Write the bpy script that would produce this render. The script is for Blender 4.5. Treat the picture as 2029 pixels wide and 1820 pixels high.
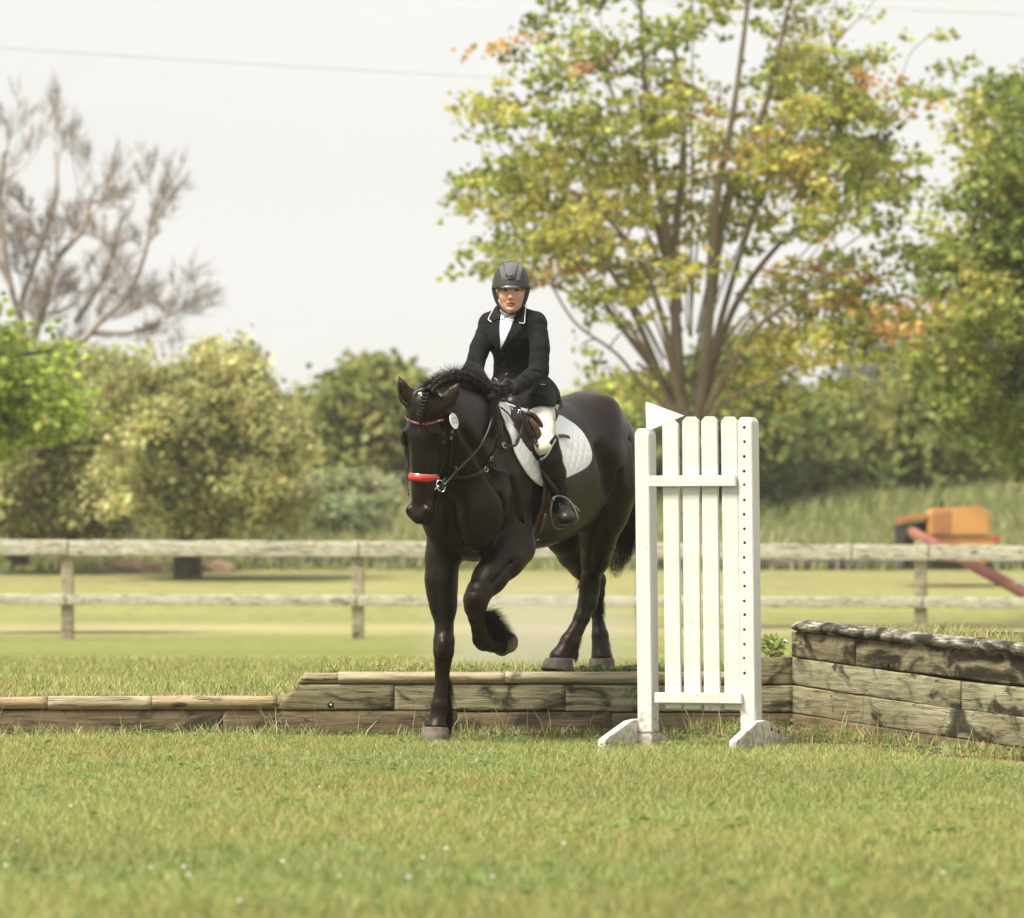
import bpy, bmesh, math, random
import numpy as np
from mathutils import Vector, Matrix, noise
from mathutils.bvhtree import BVHTree
random.seed(7); rng = np.random.default_rng(7)
for o in list(bpy.data.objects): bpy.data.objects.remove(o)
C = bpy.context.scene.collection
R = math.radians; UP = np.array((0, 0, 1.))
# ---------------------------------------------------------------- camera (198 mm, low viewpoint)
F_ = 11165.0; CX = 1014.5; HY = 1110.0; CZ = 0.94      # focal length, optical axis and horizon of the photograph; eye height
cam_d = bpy.data.cameras.new('camera'); cam = bpy.data.objects.new('camera', cam_d); C.objects.link(cam)
cam.location = (0, 0, CZ); cam.rotation_euler = (R(90), 0, 0)
cam_d.sensor_width = 36; cam_d.lens = F_/2029*36; cam_d.shift_y = 200/2029
cam_d.clip_start = .5; cam_d.clip_end = 5000
cam_d.dof.use_dof = True; cam_d.dof.focus_distance = 28.5; cam_d.dof.aperture_fstop = 4.7
bpy.context.scene.camera = cam
# ---------------------------------------------------------------- sky and sun: bright thin overcast
sc = bpy.context.scene
SUN_DIR = Vector((-.38, -.34, .86)).normalized()      # towards the sun: high, to the left and behind the camera
SUN_EL, SUN_ROT = math.degrees(math.asin(SUN_DIR.z)), math.degrees(math.atan2(SUN_DIR.x, SUN_DIR.y)) % 360
w = bpy.data.worlds.new('World'); sc.world = w; w.use_nodes = True
nt = w.node_tree; N = nt.nodes; L = nt.links
bg = N['Background']
sky = N.new('ShaderNodeTexSky'); sky.sky_type = 'NISHITA'; sky.sun_disc = False
sky.sun_elevation = R(SUN_EL); sky.sun_rotation = R(SUN_ROT); sky.air_density = 1; sky.dust_density = 6; sky.ozone_density = 1
cl = N.new('ShaderNodeMix'); cl.data_type = 'RGBA'; cl.inputs[0].default_value = .93
tc = N.new('ShaderNodeTexCoord'); mp = N.new('ShaderNodeMapping'); mp.inputs['Scale'].default_value = (2.5, 2.5, 16)
no = N.new('ShaderNodeTexNoise'); no.inputs['Scale'].default_value = 1.6; no.inputs['Detail'].default_value = 5
cr = N.new('ShaderNodeValToRGB'); cr.color_ramp.elements[0].position = .3; cr.color_ramp.elements[1].position = .65
cr.color_ramp.elements[0].color = (4.7, 4.68, 4.52, 1); cr.color_ramp.elements[1].color = (5.1, 5.08, 4.92, 1)
L.new(tc.outputs['Generated'], mp.inputs[0]); L.new(mp.outputs[0], no.inputs['Vector']); L.new(no.outputs['Fac'], cr.inputs[0])
L.new(sky.outputs[0], cl.inputs[6]); L.new(cr.outputs[0], cl.inputs[7]); L.new(cl.outputs[2], bg.inputs[0])
bg.inputs[1].default_value = .1
sd = bpy.data.lights.new('sun', 'SUN'); sd.energy = 3.6; sd.angle = R(20); sd.color = (1, .94, .82)
sun = bpy.data.objects.new('sun', sd); C.objects.link(sun)
sun.rotation_euler = SUN_DIR.to_track_quat('Z', 'Y').to_euler(); sun.location = (0, 0, 60)
sc.view_settings.view_transform = 'Standard'; sc.view_settings.look = 'None'; sc.view_settings.gamma = 1
sc.view_settings.use_curve_mapping = False; sc.view_settings.exposure = 1.0
sc.render.resolution_x = 1024; sc.render.resolution_y = 918
# ---------------------------------------------------------------- helpers
def P(x, y, d): return np.array(((x-CX)*d/F_, d, CZ-(y-HY)*d/F_))
def V(p): return Vector((float(p[0]), float(p[1]), float(p[2])))
def link(name, me, mat=None, parent=None, smooth=True):
    o = bpy.data.objects.new(name, me); C.objects.link(o)
    if mat: me.materials.append(mat)
    if parent is not None: o.parent = parent
    if smooth and len(me.polygons): me.polygons.foreach_set('use_smooth', [True]*len(me.polygons))
    return o
def tag(o, label=None, cat=None, group=None, kind=None):
    if label: o['label'] = label
    if cat: o['category'] = cat
    if group: o['group'] = group
    if kind: o['kind'] = kind
    return o
def empty(name, loc, label, cat, group=None):
    o = bpy.data.objects.new(name, None); C.objects.link(o); o.location = V(loc); o.empty_display_size = .1
    o['_l'] = [float(v) for v in loc]
    return tag(o, label, cat, group)
def settle(root):
    """children were modelled in world coordinates: give them the inverse of the Empty's place"""
    bpy.context.view_layer.update()
    inv = root.matrix_world.inverted()
    for ch in root.children: ch.matrix_parent_inverse = inv
def mesh(name, verts, faces, mat=None, parent=None, smooth=True):
    me = bpy.data.meshes.new(name)
    me.from_pydata([tuple(map(float, v)) for v in verts], [], [tuple(int(i) for i in f) for f in faces]); me.update()
    return link(name, me, mat, parent, smooth)
def npmesh(name, v, q, mat=None, parent=None, smooth=True, col=None):
    """fast mesh from arrays; q = (n,3) or (n,4)"""
    me = bpy.data.meshes.new(name); v = np.ascontiguousarray(v, dtype=np.float32); q = np.ascontiguousarray(q, dtype=np.int32)
    k = q.shape[1]; me.vertices.add(len(v)); me.vertices.foreach_set('co', v.ravel())
    me.loops.add(q.size); me.loops.foreach_set('vertex_index', q.ravel())
    me.polygons.add(len(q)); me.polygons.foreach_set('loop_start', np.arange(0, q.size, k, dtype=np.int32))
    try: me.polygons.foreach_set('loop_total', np.full(len(q), k, dtype=np.int32))
    except Exception: pass
    me.update(calc_edges=True); me.validate()
    if col is not None:
        a = me.color_attributes.new('tint', 'FLOAT_COLOR', 'POINT')
        cc = np.ones((len(v), 4), np.float32); cc[:, :3] = col; a.data.foreach_set('color', cc.ravel())
    o = link(name, me, mat, parent, False)
    if smooth: me.polygons.foreach_set('use_smooth', np.ones(len(q), dtype=bool))
    return o
def join_arrays(parts):
    vs, fs, n = [], [], 0
    for v, f in parts: vs.append(np.asarray(v, float)); fs.append(np.asarray(f, int)+n); n += len(v)
    return np.concatenate(vs), np.concatenate(fs)
def crom(pts, n=8, closed=False):
    pts = [np.array(p, float) for p in pts]; out = []; m = len(pts)
    if m < 3:
        return [pts[0]+(pts[-1]-pts[0])*i/n for i in range(n+1)]
    for i in range(m if closed else m-1):
        if closed: p0, p1, p2, p3 = pts[i-1], pts[i], pts[(i+1) % m], pts[(i+2) % m]
        else: p0, p1, p2, p3 = pts[max(i-1, 0)], pts[i], pts[i+1], pts[min(i+2, m-1)]
        for j in range(n):
            t = j/n; out.append(.5*((2*p1)+(-p0+p2)*t+(2*p0-5*p1+4*p2-p3)*t*t+(-p0+3*p1-3*p2+p3)*t**3))
    if not closed: out.append(pts[-1])
    return out
def tube_arrays(path, rad, seg=8, cap=True, flat=1.0, nrm=None):
    """tube (quads) along points; rad a number or list; flat squashes it along nrm"""
    p = np.array(path, float); n = len(p); r = np.full(n, rad) if np.isscalar(rad) else np.array(rad, float)
    if len(r) != n: r = np.interp(np.linspace(0, 1, n), np.linspace(0, 1, len(r)), r)
    t = np.gradient(p, axis=0); t /= np.linalg.norm(t, axis=1, keepdims=True)+1e-9
    ref = np.array(nrm if nrm is not None else ((0, 0, 1) if abs(t[0][2]) < .9 else (1, 0, 0)), float)
    v = []; a = np.linspace(0, 2*np.pi, seg, endpoint=False)
    for i in range(n):
        rf = ref if ref.ndim == 1 else ref[i]
        s = np.cross(t[i], rf); s /= np.linalg.norm(s)+1e-9; u = np.cross(s, t[i])
        v.append(p[i]+r[i]*(np.cos(a)[:, None]*s+np.sin(a)[:, None]*u*flat))
        if ref.ndim == 1: ref = u
    v = np.concatenate(v); f = []
    for i in range(n-1):
        for j in range(seg):
            k = (j+1) % seg; f.append((i*seg+j, i*seg+k, (i+1)*seg+k, (i+1)*seg+j))
    if cap:
        c = len(v); v = np.concatenate([v, [p[0]], [p[-1]]])
        for j in range(0, seg, 2):
            f.append((c, (j+2) % seg, (j+1) % seg, j)); b = (n-1)*seg; f.append((c+1, b+j, b+(j+1) % seg, b+(j+2) % seg))
    return v, np.array(f)
def tube(name, path, rad, mat, parent=None, seg=8, flat=1.0, nrm=None):
    v, f = tube_arrays(path, rad, seg, True, flat, nrm); return mesh(name, v, f, mat, parent)
def ribbon_arrays(path, nrms, width, thick):
    p = np.array(path, float); n = len(p); nr = np.array(nrms, float)
    wd = np.full(n, width) if np.isscalar(width) else np.interp(np.linspace(0, 1, n), np.linspace(0, 1, len(width)), width)
    t = np.gradient(p, axis=0); t /= np.linalg.norm(t, axis=1, keepdims=True)+1e-9
    s = np.cross(t, nr); s /= np.linalg.norm(s, axis=1, keepdims=True)+1e-9
    u = np.cross(s, t); v = []
    prof = [(-1, 0), (-.86, 1), (0, 1.18), (.86, 1), (1, 0), (0, -.6)]
    for i in range(n):
        for a, b in prof: v.append(p[i]+s[i]*a*wd[i]/2+u[i]*b*thick)
    f = []; m = len(prof)
    for i in range(n-1):
        for j in range(m):
            k = (j+1) % m; f.append((i*m+j, i*m+k, (i+1)*m+k, (i+1)*m+j))
    f.append((0, 1, 2, 3)); f.append((0, 3, 4, 5)); b = (n-1)*m; f.append((b+3, b+2, b+1, b)); f.append((b+5, b+4, b+3, b))
    return np.array(v), np.array(f)
def box(c, sx, sy, sz, bevel=.004, M=None):
    """bevelled box arrays as a bmesh"""
    bm = bmesh.new(); bmesh.ops.create_cube(bm, size=1)
    for v in bm.verts: v.co = Vector((v.co.x*sx, v.co.y*sy, v.co.z*sz))
    if bevel: bmesh.ops.bevel(bm, geom=bm.edges[:], offset=bevel, segments=2, affect='EDGES', profile=.7)
    if M is not None: bmesh.ops.transform(bm, matrix=M, verts=bm.verts)
    bmesh.ops.translate(bm, vec=V(c), verts=bm.verts); return bm
def bmobj(name, bm, mat, parent=None, smooth=False):
    me = bpy.data.meshes.new(name); bm.to_mesh(me); bm.free(); return link(name, me, mat, parent, smooth)
def merge(bms):
    out = bmesh.new()
    for b in bms:
        me = bpy.data.meshes.new('t'); b.to_mesh(me); out.from_mesh(me); bpy.data.meshes.remove(me); b.free()
    return out
def prism(poly, y0, y1, bevel=.003):
    """polygon in (x,z) extruded along y"""
    bm = bmesh.new(); vs = [bm.verts.new((x, y0, z)) for x, z in poly]; f = bm.faces.new(vs)
    r = bmesh.ops.extrude_face_region(bm, geom=[f]); bmesh.ops.translate(bm, vec=(0, y1-y0, 0), verts=[g for g in r['geom'] if isinstance(g, bmesh.types.BMVert)])
    bmesh.ops.recalc_face_normals(bm, faces=bm.faces[:])
    if bevel: bmesh.ops.bevel(bm, geom=bm.edges[:], offset=bevel, segments=2, affect='EDGES')
    return bm
# ---------------------------------------------------------------- materials
def mat(name, base, rough=.6, base2=None, nscale=5, ndet=6, stretch=(1, 1, 1), lo=.35, hi=.65, bump=None, metal=0, spec=.5,
        sheen=0, attr=False, trans=0, sss=0, coat=0, rough2=None, bstretch=None, tint=None):
    m = bpy.data.materials.new(name); m.use_nodes = True; n = m.node_tree.nodes; l = m.node_tree.links; b = n['Principled BSDF']
    b.inputs['Roughness'].default_value = rough; b.inputs['Metallic'].default_value = metal
    b.inputs['Specular IOR Level'].default_value = spec; b.inputs['Sheen Weight'].default_value = sheen
    b.inputs['Coat Weight'].default_value = coat
    if sss: b.inputs['Subsurface Weight'].default_value = sss; b.inputs['Subsurface Scale'].default_value = .01; b.inputs['Subsurface Radius'].default_value = (1, .35, .2)
    if tint: b.inputs['Specular Tint'].default_value = (*tint, 1)
    tc = n.new('ShaderNodeTexCoord')
    def noise_(sc_, det, st):
        mp = n.new('ShaderNodeMapping'); mp.inputs['Scale'].default_value = st; l.new(tc.outputs['Object'], mp.inputs[0])
        x = n.new('ShaderNodeTexNoise'); x.inputs['Scale'].default_value = sc_; x.inputs['Detail'].default_value = det; l.new(mp.outputs[0], x.inputs['Vector']); return x
    src = None
    if base2 is not None:
        x = noise_(nscale, ndet, stretch); rp = n.new('ShaderNodeValToRGB'); rp.color_ramp.elements[0].position = lo; rp.color_ramp.elements[1].position = hi
        rp.color_ramp.elements[0].color = (*base, 1); rp.color_ramp.elements[1].color = (*base2, 1); l.new(x.outputs['Fac'], rp.inputs[0]); src = rp.outputs[0]
        if rough2 is not None:
            mr = n.new('ShaderNodeMapRange'); mr.inputs[1].default_value = lo; mr.inputs[2].default_value = hi; mr.inputs[3].default_value = rough; mr.inputs[4].default_value = rough2
            l.new(x.outputs['Fac'], mr.inputs[0]); l.new(mr.outputs[0], b.inputs['Roughness'])
    if attr:
        at = n.new('ShaderNodeVertexColor'); at.layer_name = 'tint'
        if src is None: src = at.outputs[0]
        else:
            mx = n.new('ShaderNodeMix'); mx.data_type = 'RGBA'; mx.blend_type = 'MULTIPLY'; mx.inputs[0].default_value = 1
            l.new(at.outputs[0], mx.inputs[6]); l.new(src, mx.inputs[7]); src = mx.outputs[2]
    if src is None: b.inputs['Base Color'].default_value = (*base, 1)
    else: l.new(src, b.inputs['Base Color'])
    if bump:
        x = noise_(bump[0], 6, bstretch or stretch); bp = n.new('ShaderNodeBump'); bp.inputs['Strength'].default_value = bump[1]; bp.inputs['Distance'].default_value = bump[2]
        l.new(x.outputs['Fac'], bp.inputs['Height']); l.new(bp.outputs[0], b.inputs['Normal'])
    if trans:
        tr = n.new('ShaderNodeBsdfTranslucent'); ms = n.new('ShaderNodeMixShader'); ms.inputs[0].default_value = trans
        if src is None: tr.inputs[0].default_value = (*base, 1)
        else: l.new(src, tr.inputs[0])
        l.new(b.outputs[0], ms.inputs[1]); l.new(tr.outputs[0], ms.inputs[2]); l.new(ms.outputs[0], n['Material Output'].inputs[0])
    return m
# ---------------------------------------------------------------- smooth-blended solids, meshed as one continuous surface
class Solid:
    def __init__(s, xs, ys, zs):
        s.ax = [np.asarray(a, np.float32) for a in (xs, ys, zs)]; s.F = np.full([len(a) for a in s.ax], 1.0, np.float32)
    def sub(s, lo, hi):
        sl = [slice(max(int(np.searchsorted(a, l))-1, 0), int(np.searchsorted(a, h))+1) for a, l, h in zip(s.ax, lo, hi)]
        g = [s.ax[0][sl[0]][:, None, None], s.ax[1][sl[1]][None, :, None], s.ax[2][sl[2]][None, None, :]]
        return tuple(sl), g
    def put(s, sl, D, k, mode):
        A = s.F[sl]
        if mode == 'add': h = np.maximum(k-np.abs(A-D), 0)/k; s.F[sl] = np.minimum(A, D)-h*h*k/4
        else: h = np.maximum(k-np.abs(A+D), 0)/k; s.F[sl] = np.maximum(A, -D)+h*h*k/4
    def cone(s, a, b, ra, rb, k=.03, mode='add', sq=None):
        """tapered capsule; sq = (direction, factor) flattens it along a direction"""
        a = np.asarray(a, float); b = np.asarray(b, float); m = max(ra, rb)+k+.02
        sl, g = s.sub(np.minimum(a, b)-m, np.maximum(a, b)+m)
        d = b-a; L2 = float(d@d)+1e-9
        r = [g[i]-a[i] for i in range(3)]
        t = np.clip((r[0]*d[0]+r[1]*d[1]+r[2]*d[2])/L2, 0, 1)
        q = [r[i]-t*d[i] for i in range(3)]
        if sq is not None:
            nv = np.asarray(sq[0], float); nv = nv/np.linalg.norm(nv); dn = q[0]*nv[0]+q[1]*nv[1]+q[2]*nv[2]
            D = np.sqrt(q[0]**2+q[1]**2+q[2]**2+dn**2*(sq[1]**2-1))
        else: D = np.sqrt(q[0]**2+q[1]**2+q[2]**2)
        s.put(sl, (D-(ra+(rb-ra)*t)).astype(np.float32), k, mode)
    def ell(s, c, rad, k=.03, mode='add', axes=None):
        c = np.asarray(c, float); m = max(rad)+k+.02; sl, g = s.sub(c-m, c+m)
        q = [g[i]-c[i] for i in range(3)]
        A = np.eye(3) if axes is None else np.asarray(axes, float)
        e = [q[0]*A[i][0]+q[1]*A[i][1]+q[2]*A[i][2] for i in range(3)]
        k0 = np.sqrt(sum((e[i]/rad[i])**2 for i in range(3))); k1 = np.sqrt(sum((e[i]/rad[i]**2)**2 for i in range(3)))+1e-6
        s.put(sl, (k0*(k0-1)/k1).astype(np.float32), k, mode)
    def chain(s, pts, k=.03, mode='add', sq=None):
        for (a, ra), (b, rb) in zip(pts[:-1], pts[1:]): s.cone(a, b, ra, rb, k, mode, sq)
    def cut(s, fn):
        """fn(X,Y,Z) > 0 is removed"""
        g = [s.ax[0][:, None, None], s.ax[1][None, :, None], s.ax[2][None, None, :]]
        s.F = np.maximum(s.F, fn(*g).astype(np.float32))
    def mesh(s, relax=2):
        F = s.F; ng = F < 0; sh = [n-1 for n in F.shape]
        cnt = np.zeros(sh, np.int8)
        offs = [(i, j, k) for i in (0, 1) for j in (0, 1) for k in (0, 1)]
        for i, j, k in offs: cnt += ng[i:i+sh[0], j:j+sh[1], k:k+sh[2]]
        I = np.argwhere((cnt > 0) & (cnt < 8)); n = len(I)
        idx = np.full(sh, -1, np.int32); idx[tuple(I.T)] = np.arange(n)
        fv = {}; pv = {}
        for o in offs:
            J = I+np.array(o); fv[o] = F[tuple(J.T)]; pv[o] = np.stack([s.ax[a][J[:, a]] for a in range(3)], 1)
        acc = np.zeros((n, 3)); c = np.zeros(n)
        for o in offs:
            for a in range(3):
                if o[a] == 0:
                    p = list(o); p[a] = 1; p = tuple(p); m = (fv[o] < 0) != (fv[p] < 0)
                    t = np.where(m, fv[o]/(fv[o]-fv[p]+1e-12), 0)
                    acc += np.where(m[:, None], pv[o]+(pv[p]-pv[o])*t[:, None], 0); c += m
        v = acc/c[:, None]; quads = []
        for a in range(3):
            b1, b2 = (a+1) % 3, (a+2) % 3
            s0 = [slice(None)]*3; s1 = [slice(None)]*3; s0[a] = slice(0, -1); s1[a] = slice(1, None)
            ch = ng[tuple(s0)] != ng[tuple(s1)]; E = np.argwhere(ch)
            E = E[(E[:, b1] > 0) & (E[:, b2] > 0) & (E[:, b1] < sh[b1]) & (E[:, b2] < sh[b2])]
            def cell(d1, d2):
                Q = E.copy(); Q[:, b1] -= d1; Q[:, b2] -= d2; return idx[tuple(Q.T)]
            q = np.stack([cell(1, 1), cell(0, 1), cell(0, 0), cell(1, 0)], 1)
            inside = ng[tuple(E.T)]; q[~inside] = q[~inside][:, ::-1]
            quads.append(q)
        q = np.concatenate(quads); q = q[(q >= 0).all(1)]
        e = np.concatenate([q[:, [0, 1]], q[:, [1, 2]], q[:, [2, 3]], q[:, [3, 0]]])
        for _ in range(relax):
            S = np.zeros_like(v); k = np.zeros(n); np.add.at(S, e[:, 0], v[e[:, 1]]); np.add.at(k, e[:, 0], 1)
            v = v*.5+.5*S/np.maximum(k, 1)[:, None]
        return v, q
def vnormals(v, q):
    fn = np.cross(v[q[:, 2]]-v[q[:, 0]], v[q[:, 3]]-v[q[:, 1]]); N_ = np.zeros_like(v)
    for i in range(4): np.add.at(N_, q[:, i], fn)
    return N_/(np.linalg.norm(N_, axis=1, keepdims=True)+1e-12)
def pnoise(v, scale, seed=0, oct=3):
    """cheap sum-of-sines noise for arrays of points"""
    g = np.random.default_rng(seed); out = 0; amp = 1; tot = 0
    for o in range(oct):
        for _ in range(4):
            d = g.normal(size=3); d /= np.linalg.norm(d); out = out+amp*np.sin((v@d)*scale*(2**o)*g.uniform(.7, 1.4)+g.uniform(0, 6.28)); tot += amp
        amp *= .55
    return out/tot
def hair(name, strands, r0, mat_, parent=None, seg=3):
    """thin tapering hair strands merged to one mesh; strands = list of (n,3) arrays"""
    parts = [tube_arrays(p, [r0, r0*.9, r0*.55, r0*.12], seg, False) for p in strands]
    v, f = join_arrays(parts); return npmesh(name, v, f, mat_, parent)
# ================================================================= GROUND
def sst(a, b, x): t = np.clip((x-a)/(b-a), 0, 1); return t*t*(3-2*t)
BF = 29.35                                                     # front face of the timber bank
WC = P(1571, 1440, BF); WE = P(2120, 1520, 26.25)              # raised box: corner and near end of its side wall
wdir = (WE-WC)[:2]; wdir = wdir/np.linalg.norm(wdir); wnor = np.array((wdir[1], -wdir[0]))
if wnor[0] > 0: wnor = -wnor                                   # points out of the box, to the left
def inside_box(x, y): return ((x-WC[0])*wnor[0]+(y-WC[1])*wnor[1] < 0) & ((y > BF-.001) | (x > WC[0]))
gn = lambda x, y, s, sd=0: pnoise(np.stack([x, y, 0*x], -1).reshape(-1, 3), s, sd).reshape(np.shape(x))
def zlow(x, y):
    wall = np.abs((x-WC[0])*wnor[0]+(y-WC[1])*wnor[1]); nearw = np.exp(-(wall/.7)**2)*(y < BF+.3)*(x > .9)
    nearb = np.exp(-np.clip(BF-y, 0, 9)/.35)
    soil = nearw*(np.interp(x, [1.3, 1.8, 2.3, 3], [.06, .03, .0, -.03])+.045*np.clip(gn(x, y, 6, 5)+.45*gn(x, y, 20, 7), -.2, 1)*np.exp(-((wall-.42)/.22)**2))+nearb*.012*(1+.5*gn(x, y, 7, 6))
    return soil+.008*gn(x, y, 2.2, 1)
def zup(x, y):
    edge = np.where(x < -1.2, .215, np.where(x > -.98, .338, .215+.123*(x+1.2)/.22))
    near = edge+(.16-0)*sst(1.45, 1.62, x)*(1-sst(30.6, 31.4, y))
    far = np.interp(y, [29, 34, 45, 60, 85, 95, 105, 112, 116, 125, 142, 160, 400], [.26, .20, .12, .0, 0, .30, .60, .80, .95, 1.9, 3.0, 3.1, 3.4])
    k = sst(30.2, 35, y); base = near*(1-k)+far*k
    base = np.where(y < 29.42, -.1, base)
    return base+.012*gn(x, y, 1.8, 2)*(y < 60)+sst(116, 130, y)*.35*gn(x, y, .25, 3)
def ground_mat():
    m = bpy.data.materials.new('grass_ground'); m.use_nodes = True; n = m.node_tree.nodes; l = m.node_tree.links; b = n['Principled BSDF']; b.inputs['Roughness'].default_value = .95; b.inputs['Specular IOR Level'].default_value = .1
    at = n.new('ShaderNodeVertexColor'); at.layer_name = 'tint'; tc = n.new('ShaderNodeTexCoord')
    def nz(s, d, st=(1, 1, 1)):
        mp = n.new('ShaderNodeMapping'); mp.inputs['Scale'].default_value = st; l.new(tc.outputs['Object'], mp.inputs[0]); x = n.new('ShaderNodeTexNoise'); x.inputs['Scale'].default_value = s; x.inputs['Detail'].default_value = d; l.new(mp.outputs[0], x.inputs['Vector']); return x.outputs['Fac']
    def mixc(a, bb, f, bt='MIX'):
        x = n.new('ShaderNodeMix'); x.data_type = 'RGBA'; x.blend_type = bt
        if hasattr(f, 'links'): l.new(f, x.inputs[0])
        else: x.inputs[0].default_value = f
        for v, i in ((a, 6), (bb, 7)):
            if hasattr(v, 'links'): l.new(v, x.inputs[i])
            else: x.inputs[i].default_value = (*v, 1)
        return x.outputs[2]
    def rmp(s, lo, hi):
        x = n.new('ShaderNodeMapRange'); x.inputs[1].default_value = lo; x.inputs[2].default_value = hi; l.new(s, x.inputs[0]); return x.outputs[0]
    c = mixc(at.outputs[0], (.27, .235, .11), rmp(nz(.9, 6, (.6, 1.6, 1)), .52, .72))
    c = mixc(c, (.6, .6, .55), rmp(nz(26, 3), .35, .75), 'MULTIPLY'); c = mixc(c, (.5, .55, .5), rmp(nz(5, 5), .4, .8), 'MULTIPLY')
    l.new(c, b.inputs['Base Color'])
    bp = n.new('ShaderNodeBump'); bp.inputs['Strength'].default_value = .8; bp.inputs['Distance'].default_value = .05; l.new(nz(24, 5), bp.inputs['Height']); l.new(bp.outputs[0], b.inputs['Normal']); return m
m_ground = ground_mat()
m_soil = mat('bare_soil', (.16, .095, .062), .95, (.30, .19, .13), 9, 8, bump=(40, 1, .03), spec=.1)
def sheet(name, xs, ys, zf, m, colf, keep=None):
    X, Y = np.meshgrid(xs, ys, indexing='ij'); Z = zf(X, Y); v = np.stack([X, Y, Z], -1).reshape(-1, 3); nx, ny = len(xs), len(ys)
    i = np.arange(nx*ny).reshape(nx, ny); q = np.stack([i[:-1, :-1], i[1:, :-1], i[1:, 1:], i[:-1, 1:]], -1).reshape(-1, 4)
    if keep is not None:
        c = v[q].mean(1); q = q[keep(c[:, 0], c[:, 1])]
        used = np.unique(q); rm = np.full(len(v), -1); rm[used] = np.arange(len(used)); v = v[used]; q = rm[q]
    return npmesh(name, v, q, m, None, col=colf(v[:, 0], v[:, 1]))
def col_low(x, y):
    t = gn(x, y, 1.3, 12)[:, None]; c = np.array((.17, .195, .065))*(1-.25*t)+np.array((.26, .23, .10))*.35*np.clip(t, 0, 1)
    wall = np.abs((x-WC[0])*wnor[0]+(y-WC[1])*wnor[1]); dirt = np.clip(np.exp(-(wall/.80)**2)*(x > .75)*1.3*(.8+.6*gn(x, y, 4, 8))+np.exp(-np.clip(BF-y, 0, 9)/.35)*.9*(.7+.6*gn(x, y, 3, 9)), 0, 1)[:, None]
    return c*(1-dirt)+np.array((.36, .235, .16))*dirt
def col_up(x, y):
    ys = [29, 33, 45, 62, 70, 76, 79, 86, 90, 100, 109, 112, 118, 128, 140, 300]
    g_ = np.array([(.22, .22, .08), (.22, .245, .075), (.24, .265, .075), (.27, .29, .09), (.31, .31, .11), (.46, .40, .21), (.48, .41, .22), (.29, .30, .11), (.34, .34, .13), (.36, .34, .14), (.31, .30, .13), (.22, .21, .09), (.21, .24, .09), (.23, .26, .10), (.25, .27, .12), (.25, .27, .12)])
    yy = y+gn(x, y, .35, 13)*.9+np.clip(y-80, 0, 99)*.04*gn(x, y, .12, 14)
    c = np.stack([np.interp(yy, ys, g_[:, k]) for k in range(3)], 1)
    t = gn(x, y, .5, 15)[:, None]; c = c*(1+.16*t)
    h = (sst(116, 124, y)*np.clip(gn(x, y, .3, 16)+.15, 0, 1))[:, None]; c = c*(1-h)+np.array((.24, .22, .12))*h
    # trodden dry patch by the step at the left end of the bank
    d = np.exp(-(((x+1.45)/.42)**2+((y-29.6)/.5)**2))[:, None]; d = np.clip(d*1.5, 0, 1); return c*(1-d)+np.array((.34, .27, .17))*d
lo_x = np.concatenate([np.linspace(-40, -3.2, 12), np.linspace(-3.1, 4, 220), np.linspace(4.2, 40, 12)])
ground = sheet('ground', lo_x, np.concatenate([np.linspace(.5, 12, 8), np.linspace(12.2, 29.41, 330)]), zlow, m_ground, col_low)
tag(ground, kind='structure')
up_x = np.concatenate([np.linspace(-400, -14, 30), np.linspace(-13.5, 13.5, 160), np.linspace(14, 400, 30)])
up = sheet('field', up_x, np.concatenate([[29.41], [29.43], np.linspace(29.5, 36, 40), np.linspace(36.5, 110, 110), np.linspace(111, 170, 60), np.linspace(180, 900, 12)]), zup, m_ground, col_up)
tag(up, kind='structure')
# soil top of the raised box in front of the bank line
bx = sheet('box_soil', np.linspace(1.40, 6, 80), np.linspace(24.5, 29.6, 70), lambda x, y: .50-.028*(29.4-y)+.01*gn(x, y, 3, 4), m_ground, lambda x, y: np.tile((.13, .145, .05), (len(x), 1)), keep=lambda x, y: (x-WC[0])*wnor[0]+(y-WC[1])*wnor[1] < -.10)
tag(bx, kind='structure')
# earth face behind the side wall of the raised box
a_, b_ = WC[:2]-wnor*.095, WC[:2]+wdir*3.6-wnor*.095
fill = mesh('box_earth', [(*a_, -.1), (*b_, -.1), (*b_, .44), (*a_, .50)], [(0, 1, 2, 3)], m_soil, None, False); tag(fill, kind='structure')
# ---- grass blades
m_grass = mat('grass_blade', (1, 1, 1), .55, attr=True, trans=.35, spec=.25)
def blades(name, x, y, z, h, wd, col, lean=.45, seed=1):
    g = np.random.default_rng(seed); n = len(x); a = g.uniform(0, 2*np.pi, n); b = g.uniform(0, 2*np.pi, n)
    s = np.stack([np.cos(a), np.sin(a), 0*a], 1)*wd[:, None]/2; ln = np.stack([np.cos(b), np.sin(b), 0*b], 1)*(h*lean*g.uniform(.2, 1.3, n))[:, None]
    p = np.stack([x, y, z-.006], 1); up_ = np.zeros((n, 3)); up_[:, 2] = h
    v = np.stack([p-s, p+s, p+up_*.55+ln*.32+s*.85, p+up_*.55+ln*.32-s*.85, p+up_+ln+s*.12, p+up_+ln-s*.12], 1).reshape(-1, 3)
    i = np.arange(n)[:, None]*6; q = np.concatenate([i+np.array([[0, 1, 2, 3]]), i+np.array([[3, 2, 4, 5]])])
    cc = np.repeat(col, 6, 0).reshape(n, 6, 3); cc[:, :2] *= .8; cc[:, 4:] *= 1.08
    return npmesh(name, v, q, m_grass, None, False, cc.reshape(-1, 3))
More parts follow.
